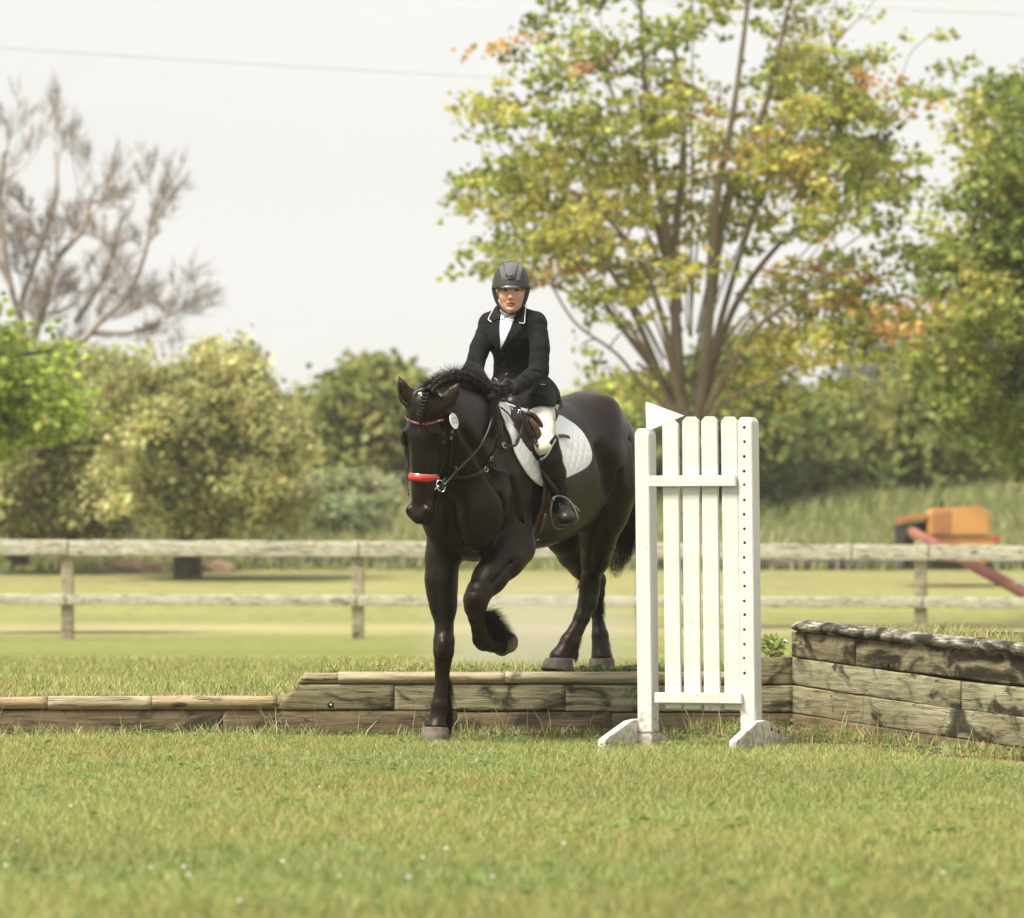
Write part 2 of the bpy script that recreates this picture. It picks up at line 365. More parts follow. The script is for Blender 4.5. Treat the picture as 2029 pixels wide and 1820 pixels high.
def gcol(x, y, g, straw=.16):
    n = len(x); t = g.random(n)[:, None]; straw = straw+.35*np.exp(-np.abs(BF-y)/.35); base = np.array((.265, .300, .078))*(1-t)+np.array((.47, .475, .168))*t
    dark = g.random(n) < .18; base[dark] = np.array((.12, .19, .05)); s = g.random(n) < straw; base[s] = np.array((.58, .50, .27))*g.uniform(.7, 1.15, s.sum())[:, None]
    pt = gn(x, y, 1.1, 21)+.6*gn(x, y, 3.1, 22); base *= (1+.20*pt)[:, None]; base[:, 0] *= 1+.14*gn(x, y, 1.7, 23); return base
g_ = np.random.default_rng(5)
n = 400000; y = 13.6+(29.32-13.6)*g_.random(n)**.80; x = (g_.random(n)*2-1)*(.098*y+.15)
wall = (x-WC[0])*wnor[0]+(y-WC[1])*wnor[1]
dirt = np.exp(-(np.abs(wall)/.45)**2)*(x > .8)*(.9+.7*gn(x, y, 4, 8))+np.exp(-(BF-y)/.13)*(.7+.6*gn(x, y, 3, 9))
bare = np.maximum(1-sst(.35, 1.15, wall+.25*gn(x, y, 3.1, 51)), 0)*(x > .75)*(y > 25); bank_ = 1-sst(.05, .55, BF-y+.2*gn(x, y, 3.7, 52))
k = (wall > .02) & (g_.random(n) > np.clip(np.maximum(np.maximum(bare*.93, bank_*.72), dirt), 0, .95)); bare, bank_ = bare[k], bank_[k]; x, y = x[k], y[k]; n = len(x)
tuft = np.clip(gn(x, y, 2.0, 31)+.5*gn(x, y, 5, 32), -1, 1)
h = .048*(1+.35*tuft)*g_.uniform(.55, 1.35, n)*np.interp(y, [14, 27, 29.3], [1, 1, .95])
h = h*(1-.6*np.maximum(bare, bank_))
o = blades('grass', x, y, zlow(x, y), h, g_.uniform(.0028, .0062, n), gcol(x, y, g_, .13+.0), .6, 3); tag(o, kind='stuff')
# longer tufts along the foot of the timbers and on the soil
n = 4200; t = g_.random(n); x = np.where(t < .55, g_.uniform(-2.7, 1.5, n), 0); y = np.where(t < .55, BF-.02-np.abs(g_.normal(0, .16, n)), 0)
s = g_.random(n)*3.3; x = np.where(t >= .55, WC[0]+wdir[0]*s+wnor[0]*np.abs(g_.normal(.04, .30, n)), x); y = np.where(t >= .55, WC[1]+wdir[1]*s+wnor[1]*np.abs(g_.normal(.04, .30, n)), y)
k = (gn(x, y, 5, 41) > -.12) & ((x-WC[0])*wnor[0]+(y-WC[1])*wnor[1] > .01); x, y = x[k], y[k]; n = len(x)
o = blades('tall_grass', x, y, zlow(x, y), g_.uniform(.03, .09, n)*np.where(g_.random(n) < .07, 2.2, 1), g_.uniform(.004, .008, n), gcol(x, y, g_, .30), .55, 4); tag(o, kind='stuff')
# top of the bank and the field just behind it
n = 120000; y = 29.46+(46-29.46)*g_.random(n)**1.7; x = (g_.random(n)*2-1)*(.098*y+.15); k = (g_.random(n) > .85*np.exp(-(((x+1.45)/.4)**2+((y-29.6)/.5)**2))); x, y = x[k], y[k]; n = len(x)
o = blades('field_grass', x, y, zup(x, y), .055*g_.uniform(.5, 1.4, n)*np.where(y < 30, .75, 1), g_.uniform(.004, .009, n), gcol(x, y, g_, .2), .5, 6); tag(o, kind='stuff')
n = 5000; s = g_.random(n)*3.6; off = g_.uniform(.14, .9, n); x = WC[0]+wdir[0]*s-wnor[0]*off; y = WC[1]+wdir[1]*s-wnor[1]*off; y = np.minimum(y, 29.6)
o = blades('box_grass', x, y, .50-.028*(29.4-y), g_.uniform(.05, .13, n), g_.uniform(.005, .009, n), gcol(x, y, g_, .15), .5, 7); tag(o, kind='stuff')
# rough meadow grass on the rise and at its foot
n = 90000; y = 109.5+36*g_.random(n)**1.2; x = (g_.random(n)*2-1)*(.098*y+1.5); d_ = gn(x, y, .5, 61)+.5*gn(x, y, 1.7, 62)
k = g_.random(n) < np.where(y < 113, .35, 1)*(.75+.4*d_); x, y, d_ = x[k], y[k], d_[k]; n = len(x); t = g_.random((n, 1)); c = np.array((.20, .24, .075))*(1-t)+np.array((.36, .37, .15))*t
tn = (g_.random(n) < np.clip(.10+.5*d_, .02, .6))[:, None]; c = np.where(tn, np.array((.46, .41, .24))*(.7+.5*t), c)*(1+.22*d_)[:, None]
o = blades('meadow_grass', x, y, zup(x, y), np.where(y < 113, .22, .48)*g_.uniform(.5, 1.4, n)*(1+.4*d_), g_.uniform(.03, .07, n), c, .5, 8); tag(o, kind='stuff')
# clover and small weeds: ground cover of little round leaves
def leaves(name, c, nleaf, r, colr, seed, m=m_grass, spread=.02):
    g = np.random.default_rng(seed); vs = []; qs = []; cs = []; k = 0
    for (x, y, z) in c:
        for _ in range(nleaf):
            p = np.array((x, y, z))+np.array((g.normal(0, spread), g.normal(0, spread), g.uniform(.01, .05))); a = g.uniform(0, 6.28); t = np.array((math.cos(a), math.sin(a), g.uniform(-.2, .5))); s = np.cross(t, (0, 0, 1.)); s /= np.linalg.norm(s); s[2] += g.uniform(-.3, .3); rr = r*g.uniform(.6, 1.2)
            vs += [p, p+t*rr*.5+s*rr*.42, p+t*rr, p+t*rr*.5-s*rr*.42]; qs.append((k, k+1, k+2, k+3)); k += 4; cs += [np.array(colr)*g.uniform(.7, 1.3)]*4
    return npmesh(name, np.array(vs), np.array(qs), m, None, False, np.array(cs))
cl = []
for _ in range(300):
    x = rng.uniform(-2.6, 1.3); y = BF-abs(rng.normal(0, .5))-.03; cl.append((x, y, float(zlow(np.array([x]), np.array([y]))[0])))
cl = [c for c in cl if (c[0]-WC[0])*wnor[0]+(c[1]-WC[1])*wnor[1] > .05]
o = leaves('clover', cl, 9, .024, (.11, .19, .045), 1, spread=.03); tag(o, kind='stuff')
cl = [(rng.uniform(-.95, 1.45), 29.46+abs(rng.normal(0, .08)), .335) for _ in range(70)]+[(rng.normal(.62, .18), 29.47+abs(rng.normal(0, .06)), .335) for _ in range(60)]
o = leaves('bank_clover', cl, 10, .024, (.12, .19, .05), 2, spread=.025); tag(o, kind='stuff')
cl = []
for _ in range(230):
    y = 14.5+14.3*rng.random(); x = rng.uniform(-1, 1)*(.095*y); cl.append((x, y, float(zlow(np.array([x]), np.array([y]))[0])+.012))
o = leaves('lawn_weeds', cl, 11, .034, (.17, .25, .06), 5, spread=.035); tag(o, kind='stuff')
cl = []
for _ in range(90):
    s_ = rng.random()*3.1; q_ = WC[:2]+wdir*s_+wnor*abs(rng.normal(.25, .3)); cl.append((q_[0], q_[1], float(zlow(np.array([q_[0]]), np.array([q_[1]]))[0])))
o = leaves('wall_weeds', cl, 9, .03, (.13, .21, .06), 6, spread=.03); tag(o, kind='stuff')
bm = bmesh.new()                                                                   # crumbs of dug soil
for _ in range(520):
    t_ = rng.random(); s_ = rng.random()*3.1; q_ = WC[:2]+wdir*s_+wnor*abs(rng.normal(.3, .22)) if t_ < .7 else np.array((rng.uniform(-2.6, 1.4), BF-abs(rng.normal(.1, .1)))); r__ = rng.uniform(.005, .022)
    z_ = float(zlow(np.array([q_[0]]), np.array([q_[1]]))[0]); mtx = Matrix.Translation((q_[0], q_[1], z_+r__*.3)) @ Matrix.Rotation(rng.uniform(0, 6), 4, 'Z') @ Matrix.Diagonal((r__, r__*rng.uniform(.6, 1), r__*.6, 1)); bmesh.ops.create_icosphere(bm, subdivisions=1, radius=1, matrix=mtx)
tag(bmobj('soil_crumbs', bm, m_soil), kind='stuff')
# clover blossoms scattered over the lawn
m_fl = {k: mat('blossom_'+k, c, .7, bump=(400, .8, .003)) for k, c in (('white', (.78, .76, .68)), ('pink', (.50, .22, .30)), ('yellow', (.75, .55, .05)))}
def zl(x, y): return float(zlow(np.array([x]), np.array([y]))[0])
m_grass2 = mat('stem_green', (.10, .16, .04), .6)
ORD = 'leftmost|second|third|fourth|fifth|sixth|seventh|eighth|ninth|tenth|eleventh|twelfth|thirteenth|fourteenth|fifteenth|sixteenth|seventeenth|eighteenth|nineteenth|twentieth'.split('|')
FLW = {}
def flabel(px, kind): return kind+' clover blossom in the lawn'
def flower(px, py, kind, r=.011, z=.055):
    S = (py-HY)/(CZ-z); d = F_/S; p = P(px, py, d); root = empty('clover_flower', (p[0], p[1], zl(p[0], p[1])), flabel(px, kind), 'flower', kind+' clover blossoms in the lawn')
    bm = bmesh.new(); bmesh.ops.create_icosphere(bm, subdivisions=2, radius=r)
    for v in bm.verts: v.co *= 1+.22*noise.noise(v.co*300); v.co.z *= .85
    bmesh.ops.translate(bm, vec=V(p), verts=bm.verts); bmobj('blossom', bm, m_fl[kind], root, True)
    FLW.setdefault(kind, []).append((px, root))
    tube('stem', [(p[0], p[1], zl(p[0], p[1])-.004), p-UP*.006], .0012, m_grass2, root, 4)
for px, py in ((8, 1632), (32, 1668), (12, 1716), (140, 1598), (300, 1720), (366, 1718), (375, 1733), (634, 1560), (672, 1737), (560, 1707), (838, 1700), (886, 1682), (975, 1738), (810, 1738), (1118, 1672), (1470, 1700), (1870, 1730), (474, 1785)): flower(px+rng.normal(0, 1), py, 'white', rng.uniform(.0038, .0062))
for px, py in ((424, 1515), (547, 1648), (1193, 1527), (1500, 1672), (1525, 1676), (270, 1600), (1890, 1600)): flower(px, py, 'pink', .0055)
for px, py in ((316, 1640), (794, 1680), (1562, 1775), (1000, 1622)): flower(px, py, 'yellow', .005)

for kind, fl_ in FLW.items():
    for i, (px, ro) in enumerate(sorted(fl_, key=lambda t: t[0])):
        ro['label'] = ('leftmost '+kind+' clover blossom in the lawn' if i == 0 else kind+' clover blossom in the lawn, '+ORD[i]+' of its colour counted from the left')
# ================================================================= TIMBER BANK, RAISED BOX, RAIL FENCE
def wood(name, c1, c2, dark, stain=.5, grey=None, rough=.85, split=1.0):
    m = bpy.data.materials.new(name); m.use_nodes = True; n = m.node_tree.nodes; l = m.node_tree.links; b = n['Principled BSDF']; b.inputs['Roughness'].default_value = rough; b.inputs['Specular IOR Level'].default_value = .2
    tc = n.new('ShaderNodeTexCoord'); oi = n.new('ShaderNodeObjectInfo'); ml = n.new('ShaderNodeVectorMath'); ml.operation = 'SCALE'; ml.inputs[0].default_value = (31, 17, 23); l.new(oi.outputs['Random'], ml.inputs['Scale'])
    ad = n.new('ShaderNodeVectorMath'); l.new(tc.outputs['Object'], ad.inputs[0]); l.new(ml.outputs[0], ad.inputs[1])
    def mp(st):
        x = n.new('ShaderNodeMapping'); x.inputs['Scale'].default_value = st; l.new(ad.outputs[0], x.inputs[0]); return x.outputs[0]
    def nz(s, d, st, dist=0, rough_=.5):
        x = n.new('ShaderNodeTexNoise'); x.inputs['Scale'].default_value = s; x.inputs['Detail'].default_value = d; x.inputs['Distortion'].default_value = dist; x.inputs['Roughness'].default_value = rough_; l.new(mp(st), x.inputs['Vector']); return x.outputs['Fac']
    def rmp(s, lo, hi, a=0, bb=1):
        x = n.new('ShaderNodeMapRange'); x.interpolation_type = 'SMOOTHSTEP'; x.inputs[1].default_value = lo; x.inputs[2].default_value = hi; x.inputs[3].default_value = a; x.inputs[4].default_value = bb; l.new(s, x.inputs[0]); return x.outputs[0]
    def mix(a, bb, f, bt='MIX'):
        x = n.new('ShaderNodeMix'); x.data_type = 'RGBA'; x.blend_type = bt; l.new(f, x.inputs[0]) if hasattr(f, 'links') else setattr(x.inputs[0], 'default_value', f)
        for v, i in ((a, 6), (bb, 7)):
            if hasattr(v, 'links'): l.new(v, x.inputs[i])
            else: x.inputs[i].default_value = (*v, 1)
        return x.outputs[2]
    wv = n.new('ShaderNodeTexWave'); wv.wave_type = 'BANDS'; wv.bands_direction = 'Z'; wv.inputs['Scale'].default_value = 11; wv.inputs['Distortion'].default_value = 16; wv.inputs['Detail'].default_value = 4; wv.inputs['Detail Scale'].default_value = 1.4; l.new(mp((.55, 1, 3.2)), wv.inputs['Vector'])
    fine = nz(28, 6, (.16, 2, 2)); c = mix(c1, c2, rmp(nz(2.2, 5, (.6, 2, 2.4)), .35, .68)); c = mix(c, (.62, .58, .50), rmp(wv.outputs['Fac'], .15, .75, .34, 0), 'MULTIPLY'); c = mix(c, (.60, .56, .5), rmp(fine, .4, .7), 'MULTIPLY')
    if grey: c = mix(c, grey, rmp(nz(30, 8, (.35, 2, 2), .4, .7), .46, .58))
    st = rmp(nz(2.6, 7, (1, 1.6, 2.0), 1.2, .62), .60-.13*stain, .74-.1*stain); c = mix(c, dark, st)
    kn = n.new('ShaderNodeTexVoronoi'); kn.inputs['Scale'].default_value = 1; l.new(mp((2.1, .01, 6.2)), kn.inputs['Vector']); kk = rmp(kn.outputs['Distance'], .06, .13, 1, 0); c = mix(c, (.09, .062, .035), kk)
    cr = rmp(nz(7, 4, (.13, 2.4, 3.4), .35), .500, .512, 1, 0); c2_ = rmp(nz(7, 4, (.13, 2.4, 3.4), .35), .488, .5, 0, 1)
    mm = n.new('ShaderNodeMath'); mm.operation = 'MULTIPLY'; l.new(cr, mm.inputs[0]); l.new(c2_, mm.inputs[1]); ms = n.new('ShaderNodeMath'); ms.operation = 'MULTIPLY'; l.new(mm.outputs[0], ms.inputs[0]); l.new(rmp(nz(3, 2, (1, 1, 1)), .42, .55), ms.inputs[1])
    c = mix(c, (.035, .028, .02), ms.outputs[0]); l.new(c, b.inputs['Base Color'])
    hh = n.new('ShaderNodeMath'); hh.operation = 'MULTIPLY_ADD'; l.new(ms.outputs[0], hh.inputs[0]); hh.inputs[1].default_value = -1.2*split; l.new(fine, hh.inputs[2])
    h2 = n.new('ShaderNodeMath'); h2.operation = 'MULTIPLY_ADD'; l.new(wv.outputs['Fac'], h2.inputs[0]); h2.inputs[1].default_value = .14; l.new(hh.outputs[0], h2.inputs[2])
    bp = n.new('ShaderNodeBump'); bp.inputs['Strength'].default_value = .75; bp.inputs['Distance'].default_value = .006; l.new(h2.outputs[0], bp.inputs['Height']); l.new(bp.outputs[0], b.inputs['Normal']); return m
w_log = wood('log_pale', (.37, .31, .20), (.45, .39, .27), (.09, .07, .045), .35)
w_orange = wood('log_orange', (.35, .26, .155), (.41, .32, .19), (.12, .085, .05), .25)
w_green = wood('beam_green', (.27, .25, .15), (.20, .18, .105), (.034, .029, .018), 1.1)
w_greenp = wood('beam_olive', (.36, .345, .225), (.26, .24, .145), (.04, .035, .022), .85)
w_brown = wood('beam_brown', (.165, .125, .075), (.21, .165, .10), (.04, .032, .02), .8)
w_dark = wood('beam_blackened', (.32, .29, .18), (.19, .165, .10), (.028, .023, .015), 1.5)
w_grey = wood('log_grey', (.22, .195, .155), (.11, .095, .075), (.03, .025, .018), 1.3, grey=(.40, .375, .32))
w_fence = wood('fence_board', (.42, .395, .29), (.52, .49, .37), (.22, .20, .14), .25, grey=(.56, .54, .46))
w_post = wood('fence_post', (.34, .31, .22), (.42, .39, .28), (.10, .09, .06), .4)
def timber(name, p0, p1, zt0, zb0, zt1, zb1, depth, m, parent, cutl=0, cutr=0, rnd=.012, rough_=.004, seed=0, log=False):
    """timber from p0 to p1 (x, y of its front face); top/bottom heights at each end; cut = horizontal shift of the top at that end"""
    p0 = np.array(p0, float); p1 = np.array(p1, float); Ln = np.linalg.norm(p1-p0); d = (p1-p0)/Ln; nrm = np.array((d[1], -d[0]))
    if nrm[1] > 0 and abs(d[0]) > .5: nrm = -nrm
    if abs(d[0]) <= .5 and nrm[0] > 0: nrm = -nrm                     # towards the viewer's side
    nx = max(6, int(Ln/.03)); prof = []
    if log:
        for a in np.linspace(0, 2*np.pi, 20, endpoint=False): prof.append((.5-.5*math.cos(a), .5+.5*math.sin(a)))        # (depth 0 front..1 back, height 0..1)
    else:
        r = rnd
        for (cx, cz, a0) in ((0, 0, 180), (0, 1, 90), (1, 1, 0), (1, 0, -90)):
            for k in (0, 1, 2, 3):
                a = R(a0+(-k*30 if True else 0)+0); ux, uz = math.cos(a), math.sin(a)
                prof.append((cx, cz, ux, uz, a0, k))
    vs = []; m_ = None
    for i in range(nx+1):
        t = i/nx
        zt = zt0+(zt1-zt0)*t; zb = zb0+(zb1-zb0)*t; hgt = zt-zb; ring_ = []
        if log: pts = [(a*depth, b_*hgt) for a, b_ in prof]
        else:
            pts = []
            for cx, cz, (a0, a1) in ((0, 0, (270, 180)), (0, 1, (180, 90)), (1, 1, (90, 0)), (1, 0, (0, -90))):
                for k in range(4):
                    a = R(a0+(a1-a0)*k/3); pts.append(((r if cx == 0 else depth-r)+r*math.cos(a), (r if cz == 0 else hgt-r)+r*math.sin(a)))
        for a, b_ in pts:
            s = t*Ln
            if i <= nx*.5: s += cutl*(b_/hgt)*(1-t*2)
            if i > nx*.5: s += cutr*(b_/hgt)*(t*2-1)
            vs.append((s, a, b_, zb))
    mm = len(vs)//(nx+1); vs = np.array(vs)
    disp = pnoise(vs[:, :3]*np.array((.35, 1, 1))+seed*7.3, 26, seed+50)*rough_+pnoise(vs[:, :3]*np.array((.12, 1.2, 1.2))+seed, 95, seed+51)*rough_*.5
    cy, cz = depth/2, (vs[:, 2].reshape(nx+1, mm).mean(1)).repeat(mm); dy = vs[:, 1]-cy; dz = vs[:, 2]-cz; ln = np.sqrt(dy**2+dz**2)+1e-6
    ly = vs[:, 1]+dy/ln*disp; lz = vs[:, 2]+dz/ln*disp+vs[:, 3]-zb0
    V3 = np.stack([vs[:, 0], ly, lz], 1); f = []
    for i in range(nx):
        for j in range(mm): k = (j+1) % mm; f.append((i*mm+j, (i+1)*mm+j, (i+1)*mm+k, i*mm+k))
    f.append(tuple(range(mm))); f.append(tuple(nx*mm+j for j in range(mm))[::-1])
    o = mesh(name, V3, f, m, parent, True)
    mx = Matrix(((d[0], -nrm[0], 0, p0[0]), (d[1], -nrm[1], 0, p0[1]), (0, 0, 1, zb0), (0, 0, 0, 1))); o.matrix_world = mx
    me = o.data
    if mx.to_3x3().determinant() < 0: me.flip_normals()
    me.polygons[-1].use_smooth = False; me.polygons[-2].use_smooth = False
    bmn = bmesh.new(); bmn.from_mesh(me); bmesh.ops.recalc_face_normals(bmn, faces=bmn.faces[:]); bmn.to_mesh(me); bmn.free(); return o
def bx_(px, d=BF): return ((px-CX)*d/F_)
def bz(py, d=BF): return CZ-(py-HY)*d/F_
bank = empty('timber_bank', (0, BF, 0), 'long low bank of weathered logs and beams that the horse steps down from', 'timber bank')
def bt(name, x0, x1, yt, yb, m, log=False, dep=.10, cl=0, cr_=0, yt1=None, yb1=None, fwd=0, seed=0, rnd=.012):
    timber(name, (bx_(x0), BF-fwd), (bx_(x1), BF-fwd), bz(yt), bz(yb), bz(yt1 or yt), bz(yb1 or yb), dep, m, bank, cl, cr_, rnd, .004, seed, log)
bt('log', -140, 94, 1381, 1406, w_orange, True, .09, seed=1, fwd=.02)
bt('log', 95, 300, 1380, 1408, w_log, True, .095, seed=2, fwd=.022)
bt('log', 301, 546, 1379, 1407.5, w_orange, True, .095, seed=3, fwd=.024, cr_=.01)
bt('beam', -140, 440, 1408.5, 1472, w_brown, seed=4)
bt('beam', 441.5, 905, 1408.5, 1472, w_brown, seed=5)
bt('beam', 906, 1210, 1411, 1475, w_brown, seed=6); bt('beam', 1211.5, 1571, 1413, 1475, w_brown, seed=7)
bt('beam', 541, 780, 1356.5, 1407, w_green, cl=.145, seed=8, fwd=.006)
bt('beam', 781.5, 1120, 1357, 1408.5, w_greenp, seed=9, fwd=.002); bt('beam', 1121, 1571, 1358, 1411, w_greenp, seed=10, fwd=.004)
bt('log', 590, 676, 1334, 1356, w_log, True, .085, cl=.035, seed=11, fwd=.012); bt('log', 670, 1000, 1331.5, 1356.5, w_log, True, .092, seed=12, fwd=.018); bt('log', 1001, 1480, 1331.5, 1357, w_log, True, .092, seed=13, fwd=.016)
bt('beam', 1481, 1571, 1303, 1357, w_green, seed=14, fwd=.003)
for x, y in ((655, 1397), ):
    v, f = tube_arrays([(bx_(x), BF-.009, bz(y)), (bx_(x), BF-.002, bz(y))], .017, 14); mesh('bolt_hole', v, f, m_strap_ if 'm_strap_' in globals() else mat('bolt_hole', (.01, .008, .006), .8), bank)
    v, f = tube_arrays([(bx_(x)+.003, BF-.013, bz(y)-.002), (bx_(x)+.003, BF-.003, bz(y)-.002)], .008, 10); mesh('bolt', v, f, mat('bolt_steel', (.35, .35, .34), .4, metal=.8), bank)
# raised box: side wall of four courses with a rounded log on top, running towards the viewer
boxw = empty('raised_box', (WC[0], WC[1], 0), 'raised box of stained green beams capped with a grey split log beside the jump stand', 'timber box')
D0, D1 = BF, 26.25; PX0, PX1 = 1571.5, 2120
def wpt(px):
    """point on the wall line under image column px"""
    k = (px-CX)/F_; a = WC[:2]; t = (a[0]-k*a[1])/(k*wdir[1]-wdir[0]); return a+wdir*t
def wz(y, p): return CZ-(y-HY)*p[1]/F_
courses = [(1251, 1302, 1303.5, 1366), (1303.5, 1357, 1367.5, 1427), (1358.5, 1413, 1428, 1488), (1414.5, 1475, 1489.5, 1550)]   # (top,bottom) at px 1571 and at px 2029
def lin(y0, y1, px): return y0+(y1-y0)*(px-1571)/(2029-1571)
def wt(name, x0, x1, c, m, seed, cl=0, fwd=0):
    a, b_ = wpt(x0), wpt(x1); y0t, y0b, y1t, y1b = c
    # image rows -> heights, straight between the two ends of the wall
    A, E = wpt(1571), wpt(2029); zt = lambda p: np.interp(np.linalg.norm(p-A), [0, np.linalg.norm(E-A)], [wz(y0t, A), wz(y1t, E)])+(np.linalg.norm(p-A) > np.linalg.norm(E-A))*0
    zb = lambda p: np.interp(np.linalg.norm(p-A), [0, np.linalg.norm(E-A)], [wz(y0b, A), wz(y1b, E)])
    return timber(name, a+wnor*fwd, b_+wnor*fwd, zt(a), zb(a), zt(b_), zb(b_), .10, m, boxw, cl, 0, .010, .005, seed)
wt('beam', 1571, 1695, courses[0], w_dark, 21, cl=.0, fwd=.006); wt('beam', 1696.5, 2110, courses[0], w_dark, 22, fwd=.002)
wt('beam', 1571, 1903, courses[1], w_greenp, 23, fwd=.004); wt('beam', 1905, 2110, courses[1], w_greenp, 24, fwd=0)
wt('beam', 1571, 1710, courses[2], w_greenp, 25, fwd=.002); wt('beam', 1711, 2110, courses[2], w_greenp, 26, fwd=.005)
wt('beam', 1571, 2110, courses[3], w_brown, 27, fwd=.003)
A, E = wpt(1571), wpt(2029); a, b_ = wpt(1577), wpt(2110)
timber('cap_log', a+wnor*.035, b_+wnor*.035, wz(1229, A), wz(1252, A), wz(1274, E)-.015, wz(1304, E)-.012, .13, w_grey, boxw, .05, 0, .01, .007, 28, True)
timber('front_beam', (WC[0]+.0, BF+.02), (WC[0]+2.5, BF+.02), bz(1253), bz(1302), bz(1253), bz(1302), .10, w_dark, boxw, 0, 0, .01, .004, 29)
p = wpt(1762); pc = np.array((p[0]+wnor[0]*.008, p[1]+wnor[1]*.008, wz(1316, p)))
v, f = tube_arrays([pc, pc-np.array((*wnor, 0))*.006], .017, 14); mesh('bolt_hole', v, f, mat('hole_dark', (.01, .008, .006), .9), boxw)
# leafy cuttings lying on the step next to the box
lv = empty('leafy_cuttings', P(1528, 1285, 29.42), 'bundle of pale green leaves and dry stems lying on the bank behind the jump stand', 'plant')
vs, qs, cs, k = [], [], [], 0
for i in range(130):
    p = P(rng.uniform(1512, 1548), rng.uniform(1268, 1298), 29.42+rng.uniform(-.02, .08)); t = np.array((rng.uniform(-.6, 1), rng.uniform(-.5, .3), rng.uniform(-.5, .7))); t /= np.linalg.norm(t); s = np.cross(t, (0, -1., .3)); s /= np.linalg.norm(s); ln = rng.uniform(.025, .06)
    vs += [p, p+t*ln*.45+s*ln*.24, p+t*ln, p+t*ln*.45-s*ln*.24]; qs.append((k, k+1, k+2, k+3)); k += 4; cs += [np.array((.34, .40, .12))*rng.uniform(.45, 1.1)]*4
npmesh('leaf_cluster', np.array(vs), np.array(qs), m_grass, lv, False, np.array(cs))
hair('dry_stems', [strand_ for strand_ in [np.array([P(1520+i*1.5, 1297, 29.40), P(1535+i, 1292+rng.uniform(-3, 3), 29.38), P(1556, 1290+rng.uniform(-5, 5), 29.42)]) for i in range(14)]], .002, mat('dry_stem', (.38, .29, .18), .9), lv)
v, f = tube_arrays([P(1540, 1282, 29.52), P(1558, 1274, 29.55)], .018, 8); mesh('pale_tag', v, f, mat('pale_scrap', (.75, .74, .68), .6), lv)
# ---- rail fence across the field
FD = 66.5
fence = empty('rail_fence', (0, FD, 0), 'weathered two-rail wooden fence across the field behind the horse', 'fence')
def fz(y): return CZ-(y-HY)*FD/F_
posts = [-430, 133, 709, 1272, 1825, 2400]
for px in posts:
    x = (px-CX)*FD/F_; timber('fence_post', (x-.072, FD), (x+.072, FD), fz(1072), -.15, fz(1072), -.15, .13, w_post, fence, 0, 0, .02, .006, int(px) % 17)
def rl_(a, b_, ya0, ya1, yb0, yb1, sd_): timber('rail', ((a-CX)*FD/F_, FD-.045), ((b_-CX)*FD/F_, FD-.045), fz(ya0), fz(ya1), fz(yb0), fz(yb1), .04, w_fence, fence, 0, 0, .008, .006, sd_)
tops = [(-430, 1066), (137, 1070.5), (713, 1073), (1272, 1076), (1690, 1078.5), (1842, 1080), (2400, 1086)]
for i, ((a, ya), (b_, yb)) in enumerate(zip(tops[:-1], tops[1:])): rl_(a, b_-2, ya, ya+31, yb, yb+31, 60+i)
lows = [(-430, 1176), (133, 1178), (709, 1180), (1272, 1182), (1830, 1183.5), (2400, 1186)]
for i, ((a, ya), (b_, yb)) in enumerate(zip(lows[:-1], lows[1:])): rl_(a, b_-2, ya, ya+21, yb, yb+21, 70+i)
# ================================================================= JUMP STAND
m_wp = mat('white_paint', (.67, .66, .62), .55, (.57, .55, .49), 3.2, 7, lo=.45, hi=.8, stretch=(1, 1, .35), bump=(26, .55, .003), bstretch=(2, 2, .5))
m_wpk = mat('white_paint_picket', (.67, .66, .615), .6, (.59, .57, .51), 5, 7, lo=.42, hi=.75, stretch=(.6, 1, 3), bump=(60, .35, .003), bstretch=(.5, 1, 6))
for m_ in (m_wp, m_wpk):                                   # splashed soil on the lowest part of the painted wood
    n = m_.node_tree.nodes; l = m_.node_tree.links; b = n['Principled BSDF']; src = b.inputs['Base Color'].links[0].from_socket
    tc = n.new('ShaderNodeTexCoord'); sx = n.new('ShaderNodeSeparateXYZ'); l.new(tc.outputs['Object'], sx.inputs[0]); nz_ = n.new('ShaderNodeTexNoise'); nz_.inputs['Scale'].default_value = 34; nz_.inputs['Detail'].default_value = 8; l.new(tc.outputs['Object'], nz_.inputs['Vector'])
    mr = n.new('ShaderNodeMapRange'); mr.inputs[1].default_value = 0; mr.inputs[2].default_value = .30; mr.inputs[3].default_value = .22; mr.inputs[4].default_value = -.10; l.new(sx.outputs['Z'], mr.inputs[0])
    ad = n.new('ShaderNodeMath'); ad.operation = 'ADD'; l.new(nz_.outputs['Fac'], ad.inputs[0]); l.new(mr.outputs[0], ad.inputs[1]); m2 = n.new('ShaderNodeMapRange'); m2.inputs[1].default_value = .56; m2.inputs[2].default_value = .72; m2.inputs[4].default_value = .75; l.new(ad.outputs[0], m2.inputs[0])
    mx = n.new('ShaderNodeMix'); mx.data_type = 'RGBA'; l.new(m2.outputs[0], mx.inputs[0]); l.new(src, mx.inputs[6]); mx.inputs[7].default_value = (.33, .27, .18, 1); l.new(mx.outputs[2], b.inputs['Base Color'])
m_hole = mat('peg_hole', (.012, .01, .008), .9); m_chip = mat('chipped_paint', (.20, .13, .08), .9, (.42, .33, .22), 60, 4)
JD = 27.55; JY = R(22); jx = np.array((math.cos(JY), -math.sin(JY), 0)); jn_ = np.array((-math.sin(JY), -math.cos(JY), 0)); LEAN = 7/650.
jump = empty('jump_stand', P(1385, 1488, JD), 'white picket wing stand for a show jump with two posts and peg holes', 'jump stand')
JO = P(1279, 1488, JD); JO[2] = 0
def JP(a, b, z): return JO+jx*a+jn_*b+UP*z-np.array((1, 0, 0))*LEAN*z
